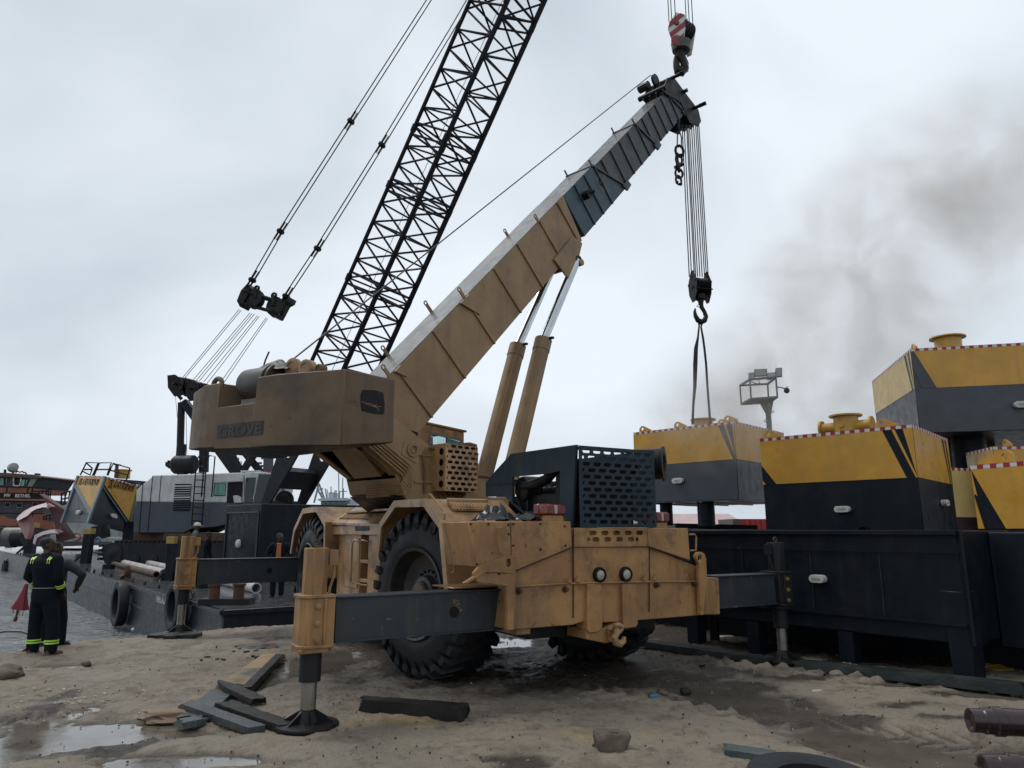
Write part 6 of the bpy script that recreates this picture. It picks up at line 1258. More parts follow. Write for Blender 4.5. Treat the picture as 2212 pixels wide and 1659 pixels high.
m.build('roof', pinkroof, o, smooth=False); m = MB(); m.prism([(a.x, 44.2, 0), (b_.x, 44.2, 0), (b_.x, 44.2, z0-.05), (a.x, 44.2, z0-.05)], (0, 5, 0)); m.build('wall', M('shed_wall', (.06, .065, .07), .6), o)
# ------------------------------------------------------------ floodlight tower
o = thing('floodlight_tower', Vector((ony(1661, 940, 24).x, 24, 0)), 'grey floodlight mast with a square cage and four lamps between the pontoons', 'floodlight mast')
lp = lambda pts, Y=24: [ony(*kR(*p), Y) for p in pts]
m = MB(); p = lp([(340, 800), (328, 560)]); m.tube(Vector((p[0].x, 24, 0)), p[1], .09, 10); m.tube(*lp([(338, 670), (280, 565)]), .05, 8); m.tube(*lp([(338, 670), (305, 562)], 24.3), .05, 8); m.tube(*lp([(340, 660), (360, 562)]), .05, 8); m.build('mast', galv, o)
m = MB()
for i, (y0, x0_) in enumerate(((650, 345), (715, 330), (790, 345))): s_ = 1 if i != 1 else -1; m.pipe(lp([(x0_, y0), (x0_+28*s_, y0-20), (x0_+8*s_, y0-28)]), .018, 5)
m.build('climbing_rung', galv, o)
bc = [(215, 545), (443, 545)]; A, B = lp(bc, 23.5); Zt = lp([(330, 412)], 23.5)[0].z; wd = B-A; dd = Vector((-.35, 1, 0)).normalized()*1.7
cor = [A+Vector((.0, 0, 0)), A+wd*.68+Vector((0, -.35, 0)), B+dd*.45, A+wd*.30+dd*.62]
m = MB()
for i in range(4):
    a, b_ = cor[i], cor[(i+1) % 4]; m.bar(a, b_, .06, .06); a2, b2 = Vector((a.x, a.y, Zt)), Vector((b_.x, b_.y, Zt)); m.bar(a2, b2, .06, .06); m.bar(a, a2, .045, .045)
m.prism([v-UP*.04 for v in cor], UP*.02); cg = m.build('cage', galv, o)
for (x0_, y0, x1_, y1, Y_, tl) in ((197, 360, 245, 415, 24.6, .1), (237, 336, 325, 390, 23.4, -.1), (325, 360, 385, 413, 25, .1), (383, 328, 430, 395, 23.6, .15)):
    q_ = lp([(x0_, y0+4), (x1_, y0), (x1_, y1-4), (x0_, y1)], Y_); n_ = Vector((tl, -1, .1)).normalized()
    m = MB(); m.prism(q_, Vector((.03, .10, 0))); fl = m.build('floodlight', galv, o, bevel=.01); m = MB(); m.prism([v*.86+sum(q_, Vector())/4*.14+Vector((0, -.012, 0)) for v in q_], Vector((0, .01, 0))); m.build('lamp_face', lampg, fl)
m = MB(); m.pipe(lp([(385, 462), (425, 468), (455, 475)], 23.6), .02, 5); m.sphere(lp([(461, 488)], 23.6)[0], .10, 10); m.pipe(lp([(450, 475), (470, 458)], 23.6), .015, 5); m.build('camera_dome', dark, o)
m = MB(); m.pipe(lp([(215, 425), (250, 440), (275, 440), (262, 400), (330, 395), (380, 405)], 23.5), .015, 5); m.build('cable', black, o)
# ------------------------------------------------------------ hanging hook block of the mobile crane
HY = 17.7
hb = lambda pts, Y=HY: [ony(*kr(*p), Y) for p in pts]
a = hb([(415, 420)])[0]
o = thing('hook_block', a, 'black multi sheave hook block hanging on many ropes above the slung pontoon', 'hook block')
ax = Vector((.93, .25, .0)).normalized(); pp = Vector((-.25, .93, 0))
Cn = hb([(415, 300), (415, 550)]); hz = (Cn[0]-Cn[1]).z; cm = (Cn[0]+Cn[1])/2; hw = .19
for s in (-1, 1):
    m = MB(); c = cm+ax*(hw*s); m.prism([c+pp*u+UP*v for u, v in ((-.06, .5*hz+.06), (.06, .5*hz+.06), (.24, .15*hz), (.20, -.25*hz), (.06, -.5*hz-.02), (-.06, -.5*hz-.02), (-.20, -.25*hz), (-.24, .15*hz))], ax*(.025*s)); m.build('side_plate', dark, o, bevel=.006)
m = MB()
for i in range(5): c = cm-ax*(.14-.062*i)+UP*.02; m.lathe(c, ax, [(0, .02), (0, .22), (.012, .235), (.025, .21), (.04, .235), (.05, .22), (.05, .02)], 24)
m.build('sheave', black, o)
m = MB(); m.tube(cm-ax*.24+UP*.0, cm+ax*.26, .045, 10)
for (v, u) in ((.13, -.17), (-.08, -.19), (.1, .2)): m.tube(cm-ax*.23+pp*u+UP*v, cm+ax*.25+pp*u+UP*v, .022, 8)
m.lathe(cm-UP*.24, -UP, [(-.04, .15), (.08, .14), (.10, .08), (.22, .06)], 16); m.build('cross_pin', grease, o)
m = MB(); hk_ = hb([(425, 560), (430, 600), (455, 640), (468, 680), (455, 715), (425, 730), (395, 712), (375, 675), (368, 640), (372, 608)])
m.pipe(hk_, .05, 10, rad=[.055, .055, .05, .06, .072, .078, .07, .055, .04, .018]); m.pipe(hb([(400, 575), (385, 590), (420, 600)]), .012, 5); m.build('hook', grease, o)
tag_ = None
# slings
for i, (pts_, wd_, lab) in enumerate(((([(400, 715), (408, 760), (398, 860), (380, 960), (374, 1100), (370, 1300), (356, 1470), (350, 1640)]), [10, 12, 16, 34, 38, 28, 18, 22], 'left black webbing sling, twisted, running from the hook to the slung pontoon'), (([(440, 715), (425, 770), (443, 870), (455, 960), (470, 1100), (482, 1300), (495, 1470), (508, 1640)]), [10, 14, 18, 18, 18, 18, 18, 22], 'right black webbing sling, straighter, running from the hook to the slung pontoon'))):
    m = MB(); ps = hb(pts_); px = .4219/1.736/1550*HY; L2_ = []
    R2_ = []
    for p, w_ in zip(ps, wd_): h_ = Vector((w_*px*.5, 0, 0)); L2_.append((p-h_, p+h_, p+h_+Vector((.01, .03, 0)), p-h_+Vector((0, .03, 0))))
    vs = [v for q_ in L2_ for v in q_]; fs_ = [(0, 1, 2, 3)]+[(j*4+k, j*4+(k+1) % 4, j*4+4+(k+1) % 4, j*4+4+k) for j in range(len(ps)-1) for k in range(4)]
    m.add(vs, fs_); e = ps[-1]
    tag(m.build('lifting_sling', sling, None, loc=e), lab, 'sling', 'webbing slings on the black hook')
# chain hanging from boom head
hc = lambda pts, Y=16.9: [ony(*k6(*p), Y) for p in pts]
p = hc([(1003, 850)])[0]; o = thing('hanging_chain', p, 'short steel chain with shackles dangling from a wire loop at the boom tip', 'chain')
m = MB(); m.tube(*hc([(1003, 830), (1004, 895)]), .04, 8); m.pipe(hc([(1004, 895), (996, 940), (995, 1000), (1004, 1020)]), .016, 6); m.pipe(hc([(1006, 895), (1024, 950), (1024, 1005), (1016, 1020)]), .016, 6); m.build('wire_loop', black, o)
def link(c, h, w, r, rot, nm='chain_link'):
    m = MB(); x_ = Vector((cos(rot), sin(rot), 0)); P_ = []
    for i in range(13): t = 2*pi*i/12; P_.append(c+x_*(w*cos(t))+UP*(h*sin(t)))
    P_.append(P_[1]); m.pipe(P_, r, 7); m.build(nm, grease, o)
q_ = hc([(1010, 1045), (1007, 1110), (1005, 1160), (1007, 1200), (1004, 1245)])
link(q_[0], .16, .11, .035, .2); link(q_[1]+UP*.03, .14, .09, .03, .3); link(q_[3], .13, .10, .03, .2); link(q_[2]+UP*.02, .12, .09, .035, 1.2); link(q_[4], .12, .09, .028, .5)
m = MB(); m.tube(*hc([(985, 1078), (1040, 1072)]), .05, 8); m.build('shackle_pin', grease, o); m = MB(); m.tube(*hc([(978, 1160), (1034, 1135)]), .05, 8); m.build('shackle_pin', grease, o); m = MB(); m.obox(hc([(994, 1112)])[0], (.035, 0, 0), (0, .03, 0), (0, 0, .22)); m.build('shackle_plate', grease, o); m = MB(); m.tube(*hc([(985, 1258), (1002, 1262)]), .04, 8); m.build('shackle_pin', grease, o); m = MB(); m.tube(*hc([(1008, 1272), (1028, 1275)]), .04, 8); m.build('shackle_pin', grease, o)
# red and white hook block of the crawler crane
rb = lambda pts, Y=26.0: [ony(*k6(*p), Y) for p in pts]
c = rb([(1020, 300)])[0]; o = thing('striped_hook_block', c, 'red and white striped hook block hanging near the top edge above the boom tip', 'hook block')
out_ = [(990, 80), (1055, 105), (1068, 135), (1055, 190), (1022, 300), (985, 318), (968, 312), (930, 200), (940, 155)]
fr_ = rb(out_); bkv = Vector((.25, .55, 0))
m = MB(); m.prism([v+Vector((0, .02, 0)) for v in fr_], Vector((.05, .10, 0))); m.build('front_plate', wht, o, bevel=.01)
def clip_band(poly, n_, lo, hi):
    def cl(P_, f):
        R_ = []
        for i in range(len(P_)):
            a, b_ = P_[i], P_[(i+1) % len(P_)]; fa, fb = f(a), f(b_)
            if fa >= 0: R_.append(a)
            if fa*fb < 0: t = fa/(fa-fb); R_.append((a[0]+(b_[0]-a[0])*t, a[1]+(b_[1]-a[1])*t))
        return R_
    d = lambda p: p[0]*n_[0]+p[1]*n_[1]
    return cl(cl(poly, lambda p: d(p)-lo), lambda p: hi-d(p))
n_ = (.62, .785)
for lo in (640, 700, 762, 824):
    pg = clip_band(out_, n_, lo, lo+30)
    if len(pg) > 2: m = MB(); m.prism([v+Vector((0, -.004, 0)) for v in rb(pg)], Vector((0, .012, 0))); m.build('red_stripe', M('dull_red_stripe', (.24, .025, .035), .5), o)
bp_ = rb([(1062, 150), (1105, 175), (1118, 200), (1112, 240), (1090, 370), (1060, 385), (1035, 330), (1040, 230)], 26.6)
m = MB(); m.prism(bp_, Vector((.06, .12, 0))); m.build('rear_plate', M('dull_white_steel', (.36, .36, .34), .5, dirt=((.1, .1, .09), .7)), o, bevel=.01)
m = MB(); a, b_ = rb([(995, 180)])[0]+Vector((.05, .1, 0)), rb([(1085, 235)], 26.6)[0]
a = a+UP*.05
for i in range(4): m.lathe(a.lerp(b_, .22+.18*i), b_-a, [(0, .02), (0, .36), (.04, .38), (.10, .36), (.10, .02)], 24)
m.build('sheave', grease, o)
m = MB(); m.lathe(rb([(992, 158)])[0]+Vector((0, .02, 0)), Vector((0, -1, 0)), [(0, .11), (.06, .10), (.08, .02)], 12); m.lathe(rb([(993, 280)])[0]+Vector((0, .02, 0)), Vector((0, -1, 0)), [(0, .24), (.04, .24), (.05, .2), (.05, .02)], 18); m.build('pin_cap', M('dull_red_stripe', (.24, .025, .035)), o)
m = MB(); m.tube(*rb([(1022, 300), (1022, 352)], 26.3), .42, 18, r2=.36); m.build('swivel', M('swivel_steel', (.07, .07, .065), .45), o)
m = MB(); m.pipe(rb([(1020, 350), (1018, 400), (1040, 430), (1048, 470), (1025, 500), (1000, 490), (990, 455), (985, 420), (984, 390)], 26.3), .12, 10, rad=[.2, .17, .15, .17, .19, .18, .14, .11, .07]); m.pipe(rb([(1022, 370), (1052, 440), (1050, 490)], 26.5), .14, 8); m.build('hook', grease, o)
for x_ in (938, 957, 984, 1059, 1079, 1103):
    m = MB(); Y_ = 26.0 if x_ < 1000 else 26.5; a, b_ = rb([(x_, 150 if x_ < 1000 else 170), (x_-1, -60)], Y_); m.tube(a, Vector((a.x, a.y, b_.z)), .020, 5); m.build('hoist_rope', rope, o)
# ------------------------------------------------------------ people
def cap(m, pts, rads, n=12, flat=1.0, side=None):
    # tapered limb with round joints; flat<1 squeezes it front to back
    m.pipe(pts, .1, n, rad=rads)
    for p, r in zip(pts, rads): m.sphere(p, r*.99, 10)
class Fig:
    def __init__(s, name, base, hd, hgt, label, group=None, cat='person', lean=0):
        s.lean = lean
        s.b = Vector(base); h = radians(hd); s.F = Vector((sin(h), cos(h), 0)); s.R = Vector((cos(h), -sin(h), 0)); s.k = hgt/1.75
        s.o = thing(name, base, label, cat, group)
    def w(s, r, f, z): return s.b+(s.R*(r-s.lean*z)+s.F*f+UP*z)*s.k
    def tors(s, m, secs, n=16):
        rings = []
        for (f0, z, rx, ry) in secs: rings.append([s.w(rx*cos(2*pi*i/n), f0+ry*sin(2*pi*i/n), z) for i in range(n)])
        vs = [v for r in rings for v in r]; fs = [tuple(range(n)), tuple(range(len(vs)-1, len(vs)-n-1, -1))]
        for j in range(len(rings)-1):
            for i in range(n): fs.append((j*n+i, j*n+(i+1) % n, (j+1)*n+(i+1) % n, (j+1)*n+i))
        m.add(vs, fs)
def hand(m, F_, wrist, dirv, k):
    d = Vector(dirv).normalized(); x = d.cross(F_.F).normalized(); y = d.cross(x)
    m.obox(wrist+d*.045*k, d*.045*k, x*.038*k, y*.014*k)
    for i, l in enumerate((.07, .08, .075, .055)):
        a = wrist+d*.085*k+x*(.028-.019*i)*k; m.pipe([a, a+d*l*.5*k+y*.008*k, a+d*l*.85*k+y*.03*k], .009*k, 6)
    a = wrist+d*.03*k+x*.04*k; m.pipe([a, a+(x*.025+d*.03+y*.01)*k, a+(x*.03+d*.06+y*.02)*k], .011*k, 6)
def person(name, base, hd, hgt, label, top, legs_, shoes, headturn=0, pitch=0, arms=None, stance=.11, wide=1.0, hair='short', helmet=None, stripes=False, shirt=None, group=None, vox=.018, belt=None, skinmat=None, lean=0):
    P_ = Fig(name, base, hd, hgt, label, group, lean=lean); w = P_.w; k = P_.k; W_ = wide
    skm = skinmat or skin
    arms = arms or {'L': [(-.215, 0, 1.42), (-.27, -.03, 1.14), (-.25, .08, .90)], 'R': [(.215, 0, 1.42), (.27, -.03, 1.14), (.25, .08, .90)]}
    hc = w(0, .02, 1.635); a = radians(headturn); hf = (P_.F*cos(a)+P_.R*sin(a)); hf = (hf*cos(radians(pitch))+UP*sin(radians(pitch))).normalized(); hr = hf.cross(UP).normalized(); hu = hr.cross(hf)
    def hp(x, y, z): return hc+(hr*x+hf*y+hu*z)*k
    # body: head, neck, trunk, limbs as one skin
    m = MB(); n = 14
    prof = [(-.118, .03, .035, .045), (-.10, .022, .055, .065), (-.06, .012, .068, .085), (-.02, .002, .075, .095), (.03, -.004, .079, .10), (.07, -.008, .075, .094), (.10, -.01, .058, .072), (.118, -.01, .025, .035)]
    rings = [[hp(rx*cos(2*pi*i/n), y0+ry*sin(2*pi*i/n), z) for i in range(n)] for z, y0, rx, ry in prof]
    vs = [v for r in rings for v in r]; fs = [tuple(range(n)), tuple(range(len(vs)-1, len(vs)-n-1, -1))]
    for j in range(len(rings)-1):
        for i in range(n): fs.append((j*n+i, j*n+(i+1) % n, (j+1)*n+(i+1) % n, (j+1)*n+i))
    m.add(vs, fs)
    m.pipe([hp(0, .09, .025), hp(0, .118, -.012), hp(0, .10, -.03)], .012*k, 6, rad=[.009*k, .017*k, .012*k]); m.sphere(hp(0, .085, -.055), .024*k, 8, sc=(1, 1, .5)); m.sphere(hp(0, .075, -.10), .026*k, 8)
    m.tube(hp(-.045, .085, .03), hp(.045, .085, .03), .013*k, 6)
    for s_ in (-1, 1): m.sphere(hp(.079*s_, -.008, -.01), .026*k, 8, sc=(.6, .8, 1.1)); m.sphere(hp(.032*s_, .082, .008), .012*k, 6)
    cap(m, [hp(0, -.02, -.06), w(0, -.005, 1.50), w(0, -.01, 1.44)], [.056*k, .055*k, .07*k])
    P_.tors(m, [(0, .90, .14, .095), (0, 1.05, .125, .09), (0, 1.25, .15, .10), (0, 1.40, .16, .09), (0, 1.47, .07, .06)])
    for sd in 'LR':
        A = [w(*p) for p in arms[sd]]; cap(m, A, [.05*k, .042*k, .03*k]); hand(m, P_, A[2], (A[2]-A[1]), k)
    for s_ in (-1, 1): cap(m, [w(.09*s_, 0, .92), w(stance*s_, .01, .50), w(stance*s_*1.05, -.01, .09)], [.08*k, .055*k, .04*k])
    m.build('body', skm, P_.o, remesh=vox*.6)
    # upper garment
    m = MB(); P_.tors(m, [(0, .93, .178*W_, .135*W_), (0, 1.02, .165*W_, .13*W_), (0, 1.15, .178*W_, .135*W_), (-.005, 1.30, .198*W_, .14*W_), (-.01, 1.40, .20*W_, .125*W_), (-.01, 1.46, .13*W_, .09), (-.01, 1.50, .075, .07)])
    for sd in 'LR':
        A = [w(*p) for p in arms[sd]]; e_ = A[1]+(A[2]-A[1])*.92; cap(m, [A[0]-(A[0]-w(0, 0, 1.42))*.15, A[0].lerp(A[1], .5), A[1], A[1].lerp(e_, .5), e_], [.085*k*W_, .078*k, .068*k, .062*k, .055*k])
    m.torus(w(0, -.005, 1.505), UP, .062*k, .016*k, 14, 6); m.build('jacket', top, P_.o, remesh=vox)
    m = MB(); P_.tors(m, [(0, 1.0, .168*W_, .132*W_), (0, .90, .185*W_, .145*W_), (0, .80, .18*W_, .14*W_), (0, .74, .16, .12)])
    for s_ in (-1, 1):
        cap(m, [w(.088*s_, 0, .86), w((.088+stance)*.5*s_, .005, .66), w(stance*s_, .015, .47), w(stance*s_*1.03, 0, .25), w(stance*s_*1.05, -.01, .10)], [.105*k*W_, .10*k*W_, .088*k*W_, .082*k*W_, .08*k*W_])
    m.build('trousers', legs_, P_.o, remesh=vox)
    for s_ in (-1, 1):
        t_ = .25*s_; m = MB(); fx = (P_.F*cos(t_)+P_.R*sin(t_)); b0 = w(stance*s_*1.05, -.05, .045); m.pipe([b0-fx*.04*k, b0+fx*.06*k, b0+fx*.15*k, b0+fx*.215*k], .04, 10, rad=[.036*k, .045*k, .042*k, .026*k]); m.tube(b0+UP*.0, b0+UP*.09*k, .045*k, 10)
        m.obox(b0+fx*.09*k-UP*.035*k, fx*.145*k, fx.cross(UP)*.042*k, UP*.012*k); m.build('boot', shoes, P_.o, remesh=vox*.7)
    if hair and not helmet:
        m = MB(); rings = [[hp(rx*1.05*cos(2*pi*i/n), y0-.012+ry*1.03*sin(2*pi*i/n), z+.006) for i in range(n)] for z, y0, rx, ry in prof[4:]]
        rings.insert(0, [hp(.083*cos(2*pi*i/n), -.03+.082*sin(2*pi*i/n), .01) for i in range(n)])
        vs = [v for r in rings for v in r]; fs = [tuple(range(len(vs)-1, len(vs)-n-1, -1))]
        for j in range(len(rings)-1):
            for i in range(n): fs.append((j*n+i, j*n+(i+1) % n, (j+1)*n+(i+1) % n, (j+1)*n+i))
        m.add(vs, fs); m.build('hair', hairm, P_.o)
    if helmet:
        m = MB(); rings = [[hp(r*cos(2*pi*i/n), y0+r*1.2*sin(2*pi*i/n), z) for i in range(n)] for r, y0, z in ((.115, .01, .045), (.108, 0, .06), (.105, 0, .10), (.085, 0, .14), (.045, 0, .165), (.01, 0, .17))]
        vs = [v for r in rings for v in r]; fs = [tuple(range(n))]
        for j in range(len(rings)-1):
            for i in range(n): fs.append((j*n+i, j*n+(i+1) % n, (j+1)*n+(i+1) % n, (j+1)*n+i))
        m.add(vs, fs); m.prism([hp(-.07, .11, .05), hp(.07, .11, .05), hp(.045, .185, .035), hp(-.045, .185, .035)], hu*.008*k); m.build('helmet', helmet, P_.o)
    if stripes:
        def band(pts, r_, hgt_, nm='reflective_band'):
            m = MB(); m.pipe(pts, r_, 14); m.build(nm, hiviz, P_.o)
        for s_ in (-1, 1):
            for dz in (.235, .20):
                c = w(stance*s_*1.04, 0, dz); m = MB(); m.lathe(c, UP, [(-.011*k, .086*k*W_), (-.011*k, .089*k*W_), (.011*k, .0885*k*W_), (.011*k, .084*k*W_)], 18, closed=True); m.build('reflective_band', hiviz, P_.o)
        for sd in 'LR':
            A = [w(*p) for p in arms[sd]]; d = (A[2]-A[1]).normalized()
            for t_ in (.45, .60):
                c = A[1].lerp(A[2], t_); m = MB(); m.lathe(c, d, [(-.011*k, .064*k), (-.011*k, .069*k), (.011*k, .067*k), (.011*k, .062*k)], 14, closed=True); m.build('reflective_band', hiviz, P_.o)
        for s_ in (-1, 1):
            for dx in (.115, .150):
                m = MB(); pts = [w(dx*s_*W_, y_*1.0, z_) for y_, z_ in ((-.128, 1.36), (-.118, 1.42), (-.07, 1.475-dx*.12), (0, 1.495-dx*.15), (.06, 1.475-dx*.12))]
                for a_, b_ in zip(pts[:-1], pts[1:]): m.bar(a_, b_, .024*k, .006, up=P_.F*.3+UP)
                m.build('reflective_band', hiviz, P_.o)
    if belt:
        m = MB(); pts = [w(.172*W_*cos(t*pi/12), .135*W_*sin(t*pi/12), 1.0) for t in range(25)]; m.pipe(pts, .008*k, 5); m.build('waist_cord', belt, P_.o)
    if shirt:
        m = MB(); m.prism([w(-.055, .13, 1.46), w(.055, .13, 1.46), w(.075, .15, 1.0), w(-.065, .15, 1.0)], P_.F*.02); m.prism([w(-.055, .0, 1.49), w(.055, .0, 1.49), w(.055, .14, 1.455), w(-.055, .14, 1.455)], UP*.01); m.build('shirt', shirt, P_.o)
    return P_
pA = onz(90, 1418)
A1 = person('person', pA, 12, 1.66, 'man in dark navy coverall with lime reflective bands, back turned, looking up to the right', cov, cov, brown, headturn=58, pitch=14, stance=.155, wide=1.12, stripes=True, belt=M('pale_cord', (.25, .22, .18), .7), hair='short', vox=.016, lean=.09,
    arms={'L': [(-.225, 0, 1.42), (-.31, -.02, 1.16), (-.20, .12, 1.0)], 'R': [(.215, 0, 1.42), (.255, -.03, 1.14), (.21, .10, .94)]})
pB = onz(76, 1405)+Vector((0, .35, 0))
B1_ = person('person', pB+Vector((.03, 0, 0)), 5, 1.58, 'second man mostly hidden behind the coverall man, dark green jacket bulging at both sides', greenj, cov, dark, stance=.14, wide=1.15, headturn=30, lean=.09,
    arms={'L': [(-.24, 0, 1.38), (-.42, .05, 1.15), (-.36, .1, .98)], 'R': [(.26, 0, 1.38), (.50, .02, 1.20), (.34, .12, 1.0)]})
# umbrella held by the second man
a, b_, c = [onp(*kp(*p), pB+Vector((0, -.15, 0)), Vector((0, 1, 0))) for p in ((300, 725), (215, 1005), (165, 1145))]
o = thing('umbrella', b_, 'folded red umbrella hanging point down beside the coverall man', 'umbrella')
m = MB(); n = 10; d = (b_-a).normalized(); x_ = d.cross(Vector((0, 1, 0))).normalized(); y_ = d.cross(x_)
rings = []
for t, r in ((0, .02), (.2, .03), (.5, .05), (.8, .085), (1.0, .11)): rings.append([a.lerp(b_, t)+(x_*cos(2*pi*i/n)+y_*sin(2*pi*i/n))*r*(1+.25*(i % 2)) for i in range(n)])
vs = [v for r in rings for v in r]; fs = []
for j in range(4):
    for i in range(n): fs.append((j*n+i, j*n+(i+1) % n, (j+1)*n+(i+1) % n, (j+1)*n+i))
m.add(vs, fs); m.build('canopy', redcloth, o)
m = MB(); m.tube(b_-d*.1, c, .014, 6); m.tube(b_+d*.12, c, .026, 8)
for i in range(4): m.tube(b_+x_*(.09-.06*i), b_+x_*(.07-.045*i)+d*.09, .005, 4)
m.build('handle', brown, o)
# workers on the barge
pt_ = ony(424, 1148, 27.5)
hb_ = thing('deck_crate', Vector((pt_.x, 27.5, 0)), 'low black box on the barge under the helmeted worker', 'box'); m = MB(); m.box(Fr((pt_.x, 27.5), 0), -.9, .9, -.6, .6, 0, .28); m.box(Fr((pt_.x, 27.5), 0), -.92, .92, -.62, .62, .24, .29); m.build('box_body', black, hb_, bevel=.02)
person('person', Vector((pt_.x, 27.5, .29)), 60, 1.74, 'worker in cream hard hat and grey overall standing on the barge deck', greyc, greyc, dark, helmet=cream, headturn=20, vox=.03)
pt_ = ony(451, 1148, 27)
person('person', Vector((pt_.x, 27, .0)), 80, 1.73, 'bareheaded worker in dark jacket standing beside the helmeted worker', cov, cov, dark, headturn=0, vox=.03)
pt_ = onz(597, 1291)
person('person', pt_, 168, 1.70, 'young man in open dark jacket over orange shirt, standing before the dark pontoon box', cov, cov, dark, headturn=-40, shirt=orange, vox=.026,
    arms={'L': [(-.215, 0, 1.42), (-.33, 0, 1.16), (-.20, .12, 1.02)], 'R': [(.215, 0, 1.42), (.33, 0, 1.16), (.20, .12, 1.02)]})
# ------------------------------------------------------------ things lying on the sand
def plank(name, a, b_, w, h, mat, lab, cat='plank', group=None, jag=.25, seed=1, tip=None, za=0, zb=0, col2=None):
    rng = random.Random(seed); a, b_ = Vector(a), Vector(b_); a.z += h/2+za+.02; b_.z += h/2+zb+.02; d = b_-a; x = d.cross(UP).normalized(); y = x.cross(d.normalized()); n = 22; m = MB(); rings = []
    for i in range(n+1):
        t = i/n; p = a+d*t; e = 1.0
        if tip: e = min(1, .25+t*2.2)
        j = lambda s: (mnoise.noise(Vector((t*9*s, seed, s*3)))*.09+rng.uniform(-.02, .02))
        R_ = []
        for (u, v) in ((-1, -1), (-.3, -1.02), (.4, -1), (1, -1), (1.02, .0), (1, 1), (.35, 1), (-.35, 1), (-1, 1), (-1.02, 0)):
            jj = (1+j(u+2)*.9, 1+j(v+5)*1.6); R_.append(p+x*(u*w/2*jj[0]*e)+y*(v*h/2*jj[1])+d.normalized()*((rng.uniform(-jag, jag)*w) if i in (0, n) else 0))
        rings.append(R_)
    k_ = 10; vs = [v for r in rings for v in r]; fs = [tuple(range(k_)), tuple(range(len(vs)-1, len(vs)-k_-1, -1))]
    for i in range(n):
        for q in range(k_): fs.append((i*k_+q, i*k_+(q+1) % k_, (i+1)*k_+(q+1) % k_, (i+1)*k_+q))
    m.add(vs, fs); o = m.build(name, mat, None, loc=(a+b_)/2); me = o.data
    return tag(o, lab, cat, group)
g1 = lambda x, y: onz(*kG(x, y))
G1 = 'old planks lying around the near left outrigger foot'
plank('plank', g1(2070, 352), g1(1740, 600), .30, .07, woodt, 'wide weathered plank, green at its far end and tan in the middle', group=G1, seed=3)
plank('plank', g1(2105, 362), g1(1850, 632), .10, .08, wood, 'narrow dark batten along the right edge of the wide tan and green plank', group=G1, seed=4)
plank('plank', g1(1690, 620), g1(1440, 840), .26, .05, woodg, 'grey green wet plank half buried under the crossed black timbers', group=G1, seed=5)
plank('plank', g1(1645, 605), g1(1945, 720), .15, .05, wood, 'short pointed black timber resting across the grey green plank, uppermost of the pile', group=G1, seed=6, tip=1, za=.07, zb=.03)
plank('plank', g1(1405, 775), g1(1930, 925), .15, .06, M('wet_grey_timber', (.03, .03, .031), .32, dirt=((.085, .088, .09), .7), bump=.8, bscale=24), 'long grey black beam with wet shiny top, leftmost of the crossed timbers', group=G1, seed=7, za=.05, zb=.0)
plank('plank', g1(1680, 765), g1(2170, 915), .16, .07, wood, 'long cracked black beam, its end touching the near left jack foot', group=G1, seed=8, za=.03, zb=.0)
plank('plank', g1(1360, 880), g1(1520, 850), .16, .06, woodg, 'short mossy stub poking out under the left crossed beam', group=G1, seed=9)
kz = crop(1000, 2100, .45208)
plank('timber_beam', onz(*kz(800, 1275)), onz(*kz(1640, 1345)), .17, .13, wood, 'thick black squared timber lying alone in front of the near left tyre', 'timber', seed=11)
kqz = lambda x, y: onz(*kq(x, y))
plank('timber_beam', kqz(560, 262), kqz(1120, 345), .22, .09, M('green_black_timber', (.02, .026, .027), .4, dirt=((.05, .06, .055), .7), bump=.8, bscale=20), 'long dark flat timber on the ground left of the far right jack foot', 'timber', seed=12)
plank('timber_beam', kqz(1230, 358), kqz(2215, 470), .26, .10, M('green_black_timber', (.02, .026, .027), .4, bump=.8, bscale=20), 'long dark timber on the ground reaching the right edge below the black tank', 'timber', seed=13)
plank('plank', kqz(925, 740)+Vector((0, .02, 0)), kqz(1130, 765)+Vector((0, -.02, 0)), .18, .06, woodg, 'grey plank end at the bottom edge beside the half buried black tyre', seed=14)
plank('plank', kqz(1250, 345), kqz(1600, 352), .12, .05, wood, 'thin black batten on the mud under the black tank legs', seed=15)
t_ = kqz(1330, 955); tyre('old_tyre', t_+UP*.06, Vector((.05, -.1, 1)), .46, .13, rubber); tag(bpy.data.objects['old_tyre'], 'black tyre lying flat half cut by the bottom edge', 'tyre')
def rock(name, c, r, sc, mat, lab, seed=1, cat='rock', n=14, amp=.3, group=None, sq=False):
    bm = bmesh.new(); bmesh.ops.create_icosphere(bm, subdivisions=4 if sq else 3, radius=1)
    for v in bm.verts:
        p = v.co.copy()
        if sq: p = Vector([math.copysign(abs(q_)**.42, q_) for q_ in p])*.8
        nz = mnoise.noise(p*1.3+Vector((seed*7, 0, 0)))*amp+mnoise.noise(p*3.5+Vector((seed, 0, 0)))*amp*.4+mnoise.noise(p*9)*amp*.12
        v.co = Vector((p.x*sc[0], p.y*sc[1], p.z*sc[2]))*r*(1+nz)
    me = bpy.data.meshes.new(name); bm.to_mesh(me); bm.free(); me.materials.append(mat)
    me.polygons.foreach_set('use_smooth', [True]*len(me.polygons)); me.set_sharp_from_angle(angle=radians(40))
    o = bpy.data.objects.new(name, me); COL.objects.link(o); o.location = Vector(c)+UP*r*sc[2]*.62; return tag(o, lab, cat, group)
r_ = rock('rock', kqz(430, 722), .155, (1.05, .8, .82), rockm, 'square brown block of rock on the sand at the bottom centre', 4, sq=True, amp=.22); r_.rotation_euler.z = .3
rock('rock', kqz(650, 470), .05, (1.3, 1, .8), rockm, 'small pale brown stone near a blue scrap in the wheel rut', 3)
rock('rock', kqz(750, 462), .055, (1.2, 1, .7), wood, 'small black lump in the rut right of the pale brown stone', 5)
